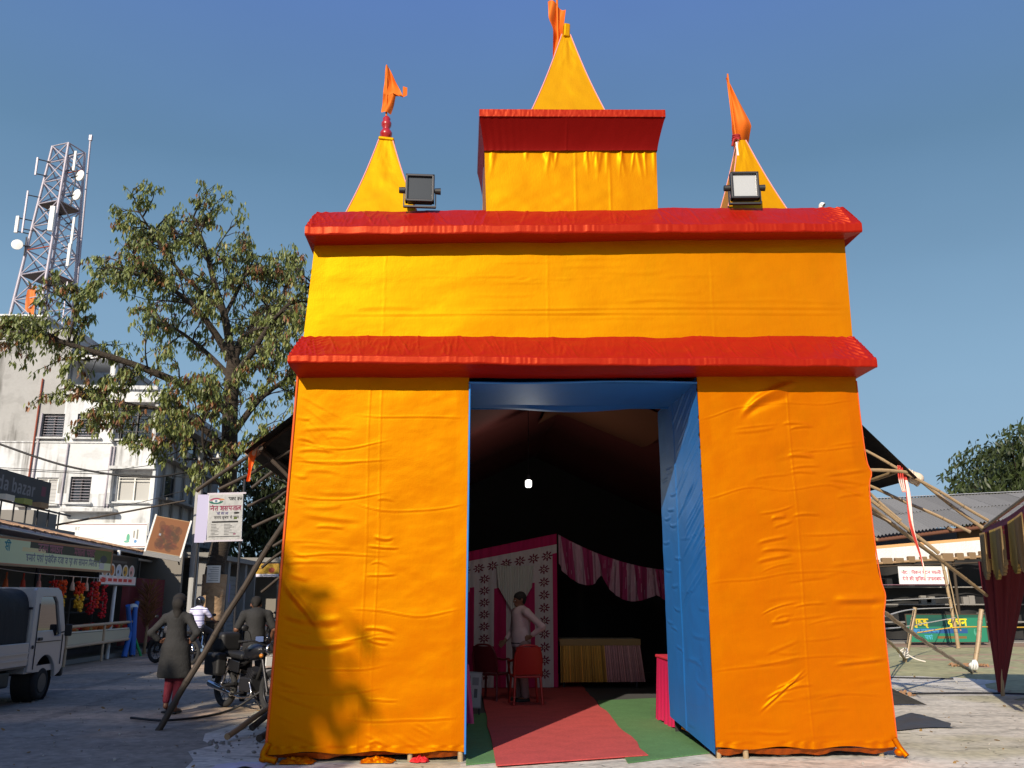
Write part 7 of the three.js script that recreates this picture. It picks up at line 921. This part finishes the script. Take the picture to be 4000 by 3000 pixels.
// rider seen from behind
{
  const t = person('person in a white and blue striped shirt and dark helmet riding a motorcycle away', [-7.72, 0, -27.35], Math.PI - .12), sh = 1.38;
  const { p } = headPrims([0, 1.6, .06], 0, .05);
  const arms = [-1, 1].flatMap((s) => [cap([s * .2, sh - .03, 0], [s * .34, 1.12, .18], .05, .04), cap([s * .34, 1.12, .18], [s * .3, 1.06, .46], .038, .03)]), legs = [-1, 1].flatMap((s) => [cap([s * .1, .9, -.02], [s * .24, .74, .4], .095, .07), cap([s * .24, .74, .4], [s * .22, .34, .22], .06, .045), cap([s * .22, .3, .2], [s * .24, .28, .36], .045, .035)]);
  const b = part('body', blob([...p, cap([0, 1.5, .02], [0, 1.4, 0], .055, .065), cap([0, 1.32, 0], [0, 1.0, -.03], .15, .14, .05), cap([0, .95, -.03], [0, .9, -.02], .155, .155, .05), cap([0, sh, 0], [.19, sh - .03, 0], .07, .06, .04), cap([0, sh, 0], [-.19, sh - .03, 0], .07, .06, .04), ...arms, ...legs], .014), skin, t);
  { const hm = new MB(); for (const s of [-1, 1]) hm.add(blob(handPrims([s * .3, 1.06, .46], [0, -.2, 1], [0, -1, -.2], s, .95, 1.2), .005)); part('hands', hm, skin, b); }
  const st = printTex(64, 256, (x, w, h) => { x.fillStyle = '#dcdaf2'; x.fillRect(0, 0, w, h); x.fillStyle = '#3a3a78'; for (let i = 0; i < 3; i++) x.fillRect(0, 20 + i * 85, w, 11); x.fillStyle = '#a9a8d6'; for (let i = 0; i < 8; i++) x.fillRect(0, 48 + i * 26, w, 5); }); st.repeat.set(1, 2.1);
  part('shirt', blob([cap([0, 1.33, 0], [0, 1.0, -.03], .172, .165, .05), cap([0, .98, -.03], [0, .9, -.03], .17, .175, .05), ...[-1, 1].flatMap((s) => [cap([0, sh, 0], [s * .19, sh - .03, 0], .085, .078, .04), cap([s * .2, sh - .03, 0], [s * .29, 1.2, .11], .072, .062, .03)])], .012, .86), mat([1, 1, 1], .85, { map: st }), b);
  part('trousers', blob([cap([0, .92, -.02], [0, .88, -.02], .165, .165, .05), ...[-1, 1].flatMap((s) => [cap([s * .1, .9, -.02], [s * .24, .74, .4], .11, .085), cap([s * .24, .74, .4], [s * .22, .36, .22], .078, .06)])], .014), mat([.02, .022, .035], .9), b);
  { const m = new MB(); for (const s of [-1, 1]) m.rbox(.09, .07, .25, .03, [s * .235, .27, .3]); part('shoes', m, M.black, b); }
  part('helmet', blob([cap([0, 1.65, .03], [0, 1.63, .07], .125, .125, .03), cap([0, 1.57, .02], [0, 1.55, .04], .115, .11, .03), { ...ell([0, 1.58, .22], [.09, .06, .1]), cut: true }], .010), mat([.012, .012, .014], .15, { clearcoat: 1 }), b);
}
// man inside the tent in a pale shirt, turned to the left, hand on his hip
{
  const t = person('person in a pale pink shirt standing sideways before the patterned curtain, hand on hip', [.98, .01, -15.3], -1.15);
  const { p, T } = headPrims([0, 1.62, .03], -.1, .1), sh = 1.45;
  const body = [...p, cap([0, 1.54, .01], [0, 1.44, -.01], .055, .066), cap([0, 1.36, 0], [0, 1.05, .0], .14, .13, .05), cap([0, 1.0, 0], [0, .93, 0], .145, .148, .05), cap([0, sh, 0], [.19, sh - .03, 0], .07, .06, .04), cap([0, sh, 0], [-.19, sh - .03, 0], .07, .06, .04),
    cap([.2, sh - .03, 0], [.34, 1.19, -.22], .05, .04), cap([.34, 1.19, -.22], [.2, 1.03, -.06], .038, .028), cap([-.2, sh - .03, 0], [-.24, 1.14, .02], .05, .04), cap([-.24, 1.14, .02], [-.21, .95, .2], .038, .028),
    ...[-1, 1].flatMap((s) => [cap([s * .09, .92, 0], [s * .1, .5, .02], .088, .06), cap([s * .1, .5, .02], [s * .11, .09, -.02], .056, .04), cap([s * .11, .06, -.03], [s * .13, .04, .12], .042, .034)])];
  const b = part('body', blob(body, .012), skin, t); eyes(b, T);
  { const hm = new MB(); hm.add(blob(handPrims([.2, 1.03, -.06], [-.5, -.3, .8], [-1, 0, -.5], -1, 1, .5), .004)); hm.add(blob(handPrims([-.21, .95, .2], [.1, -.6, .8], [.9, 0, .2], 1, 1, .7), .004)); part('hands', hm, skin, b); }
  part('hair', blob([cap(T(0, .05, -.03), T(0, .045, 0), .092, .09, .03), cap(T(0, -.0, -.06), T(0, -.03, -.06), .06, .05, .03), { ...ell(T(0, -.035, .1), [.09, .085, .088]), cut: true }], .009), hairM, b);
  part('shirt', blob([cap([0, 1.37, 0], [0, 1.05, 0], .158, .15, .05), cap([0, 1.02, 0], [0, .93, 0], .16, .165, .05), cap([0, sh, 0], [.19, sh - .03, 0], .082, .074, .04), cap([0, sh, 0], [-.19, sh - .03, 0], .082, .074, .04), cap([.2, sh - .03, 0], [.345, 1.19, -.22], .066, .054, .03), cap([.345, 1.19, -.22], [.23, 1.07, -.1], .053, .042, .03), cap([-.2, sh - .03, 0], [-.245, 1.14, .02], .066, .054, .03), cap([-.245, 1.14, .02], [-.22, 1.0, .15], .053, .042, .03)], .012, .86), mat([.50, .36, .38], .8, { bumpMap: weaveBump, bumpScale: .02 }), b);
  { const m = new MB(); m.torus(.155, .014, [0, .93, 0], [Math.PI / 2, 0, 0]); part('belt', m, M.black, b); }
  part('trousers', blob([cap([0, .95, 0], [0, .9, 0], .152, .158, .05), ...[-1, 1].flatMap((s) => [cap([s * .09, .9, 0], [s * .1, .5, .02], .105, .08), cap([s * .1, .5, .02], [s * .11, .1, -.02], .078, .065)])], .012, .07), mat([.24, .15, .15], .9), b);
  { const m = new MB(); for (const s of [-1, 1]) m.rbox(.09, .07, .26, .03, [s * .12, .036, .04]); part('shoes', m, M.black, b); }
}
renderer.render(scene, camera);
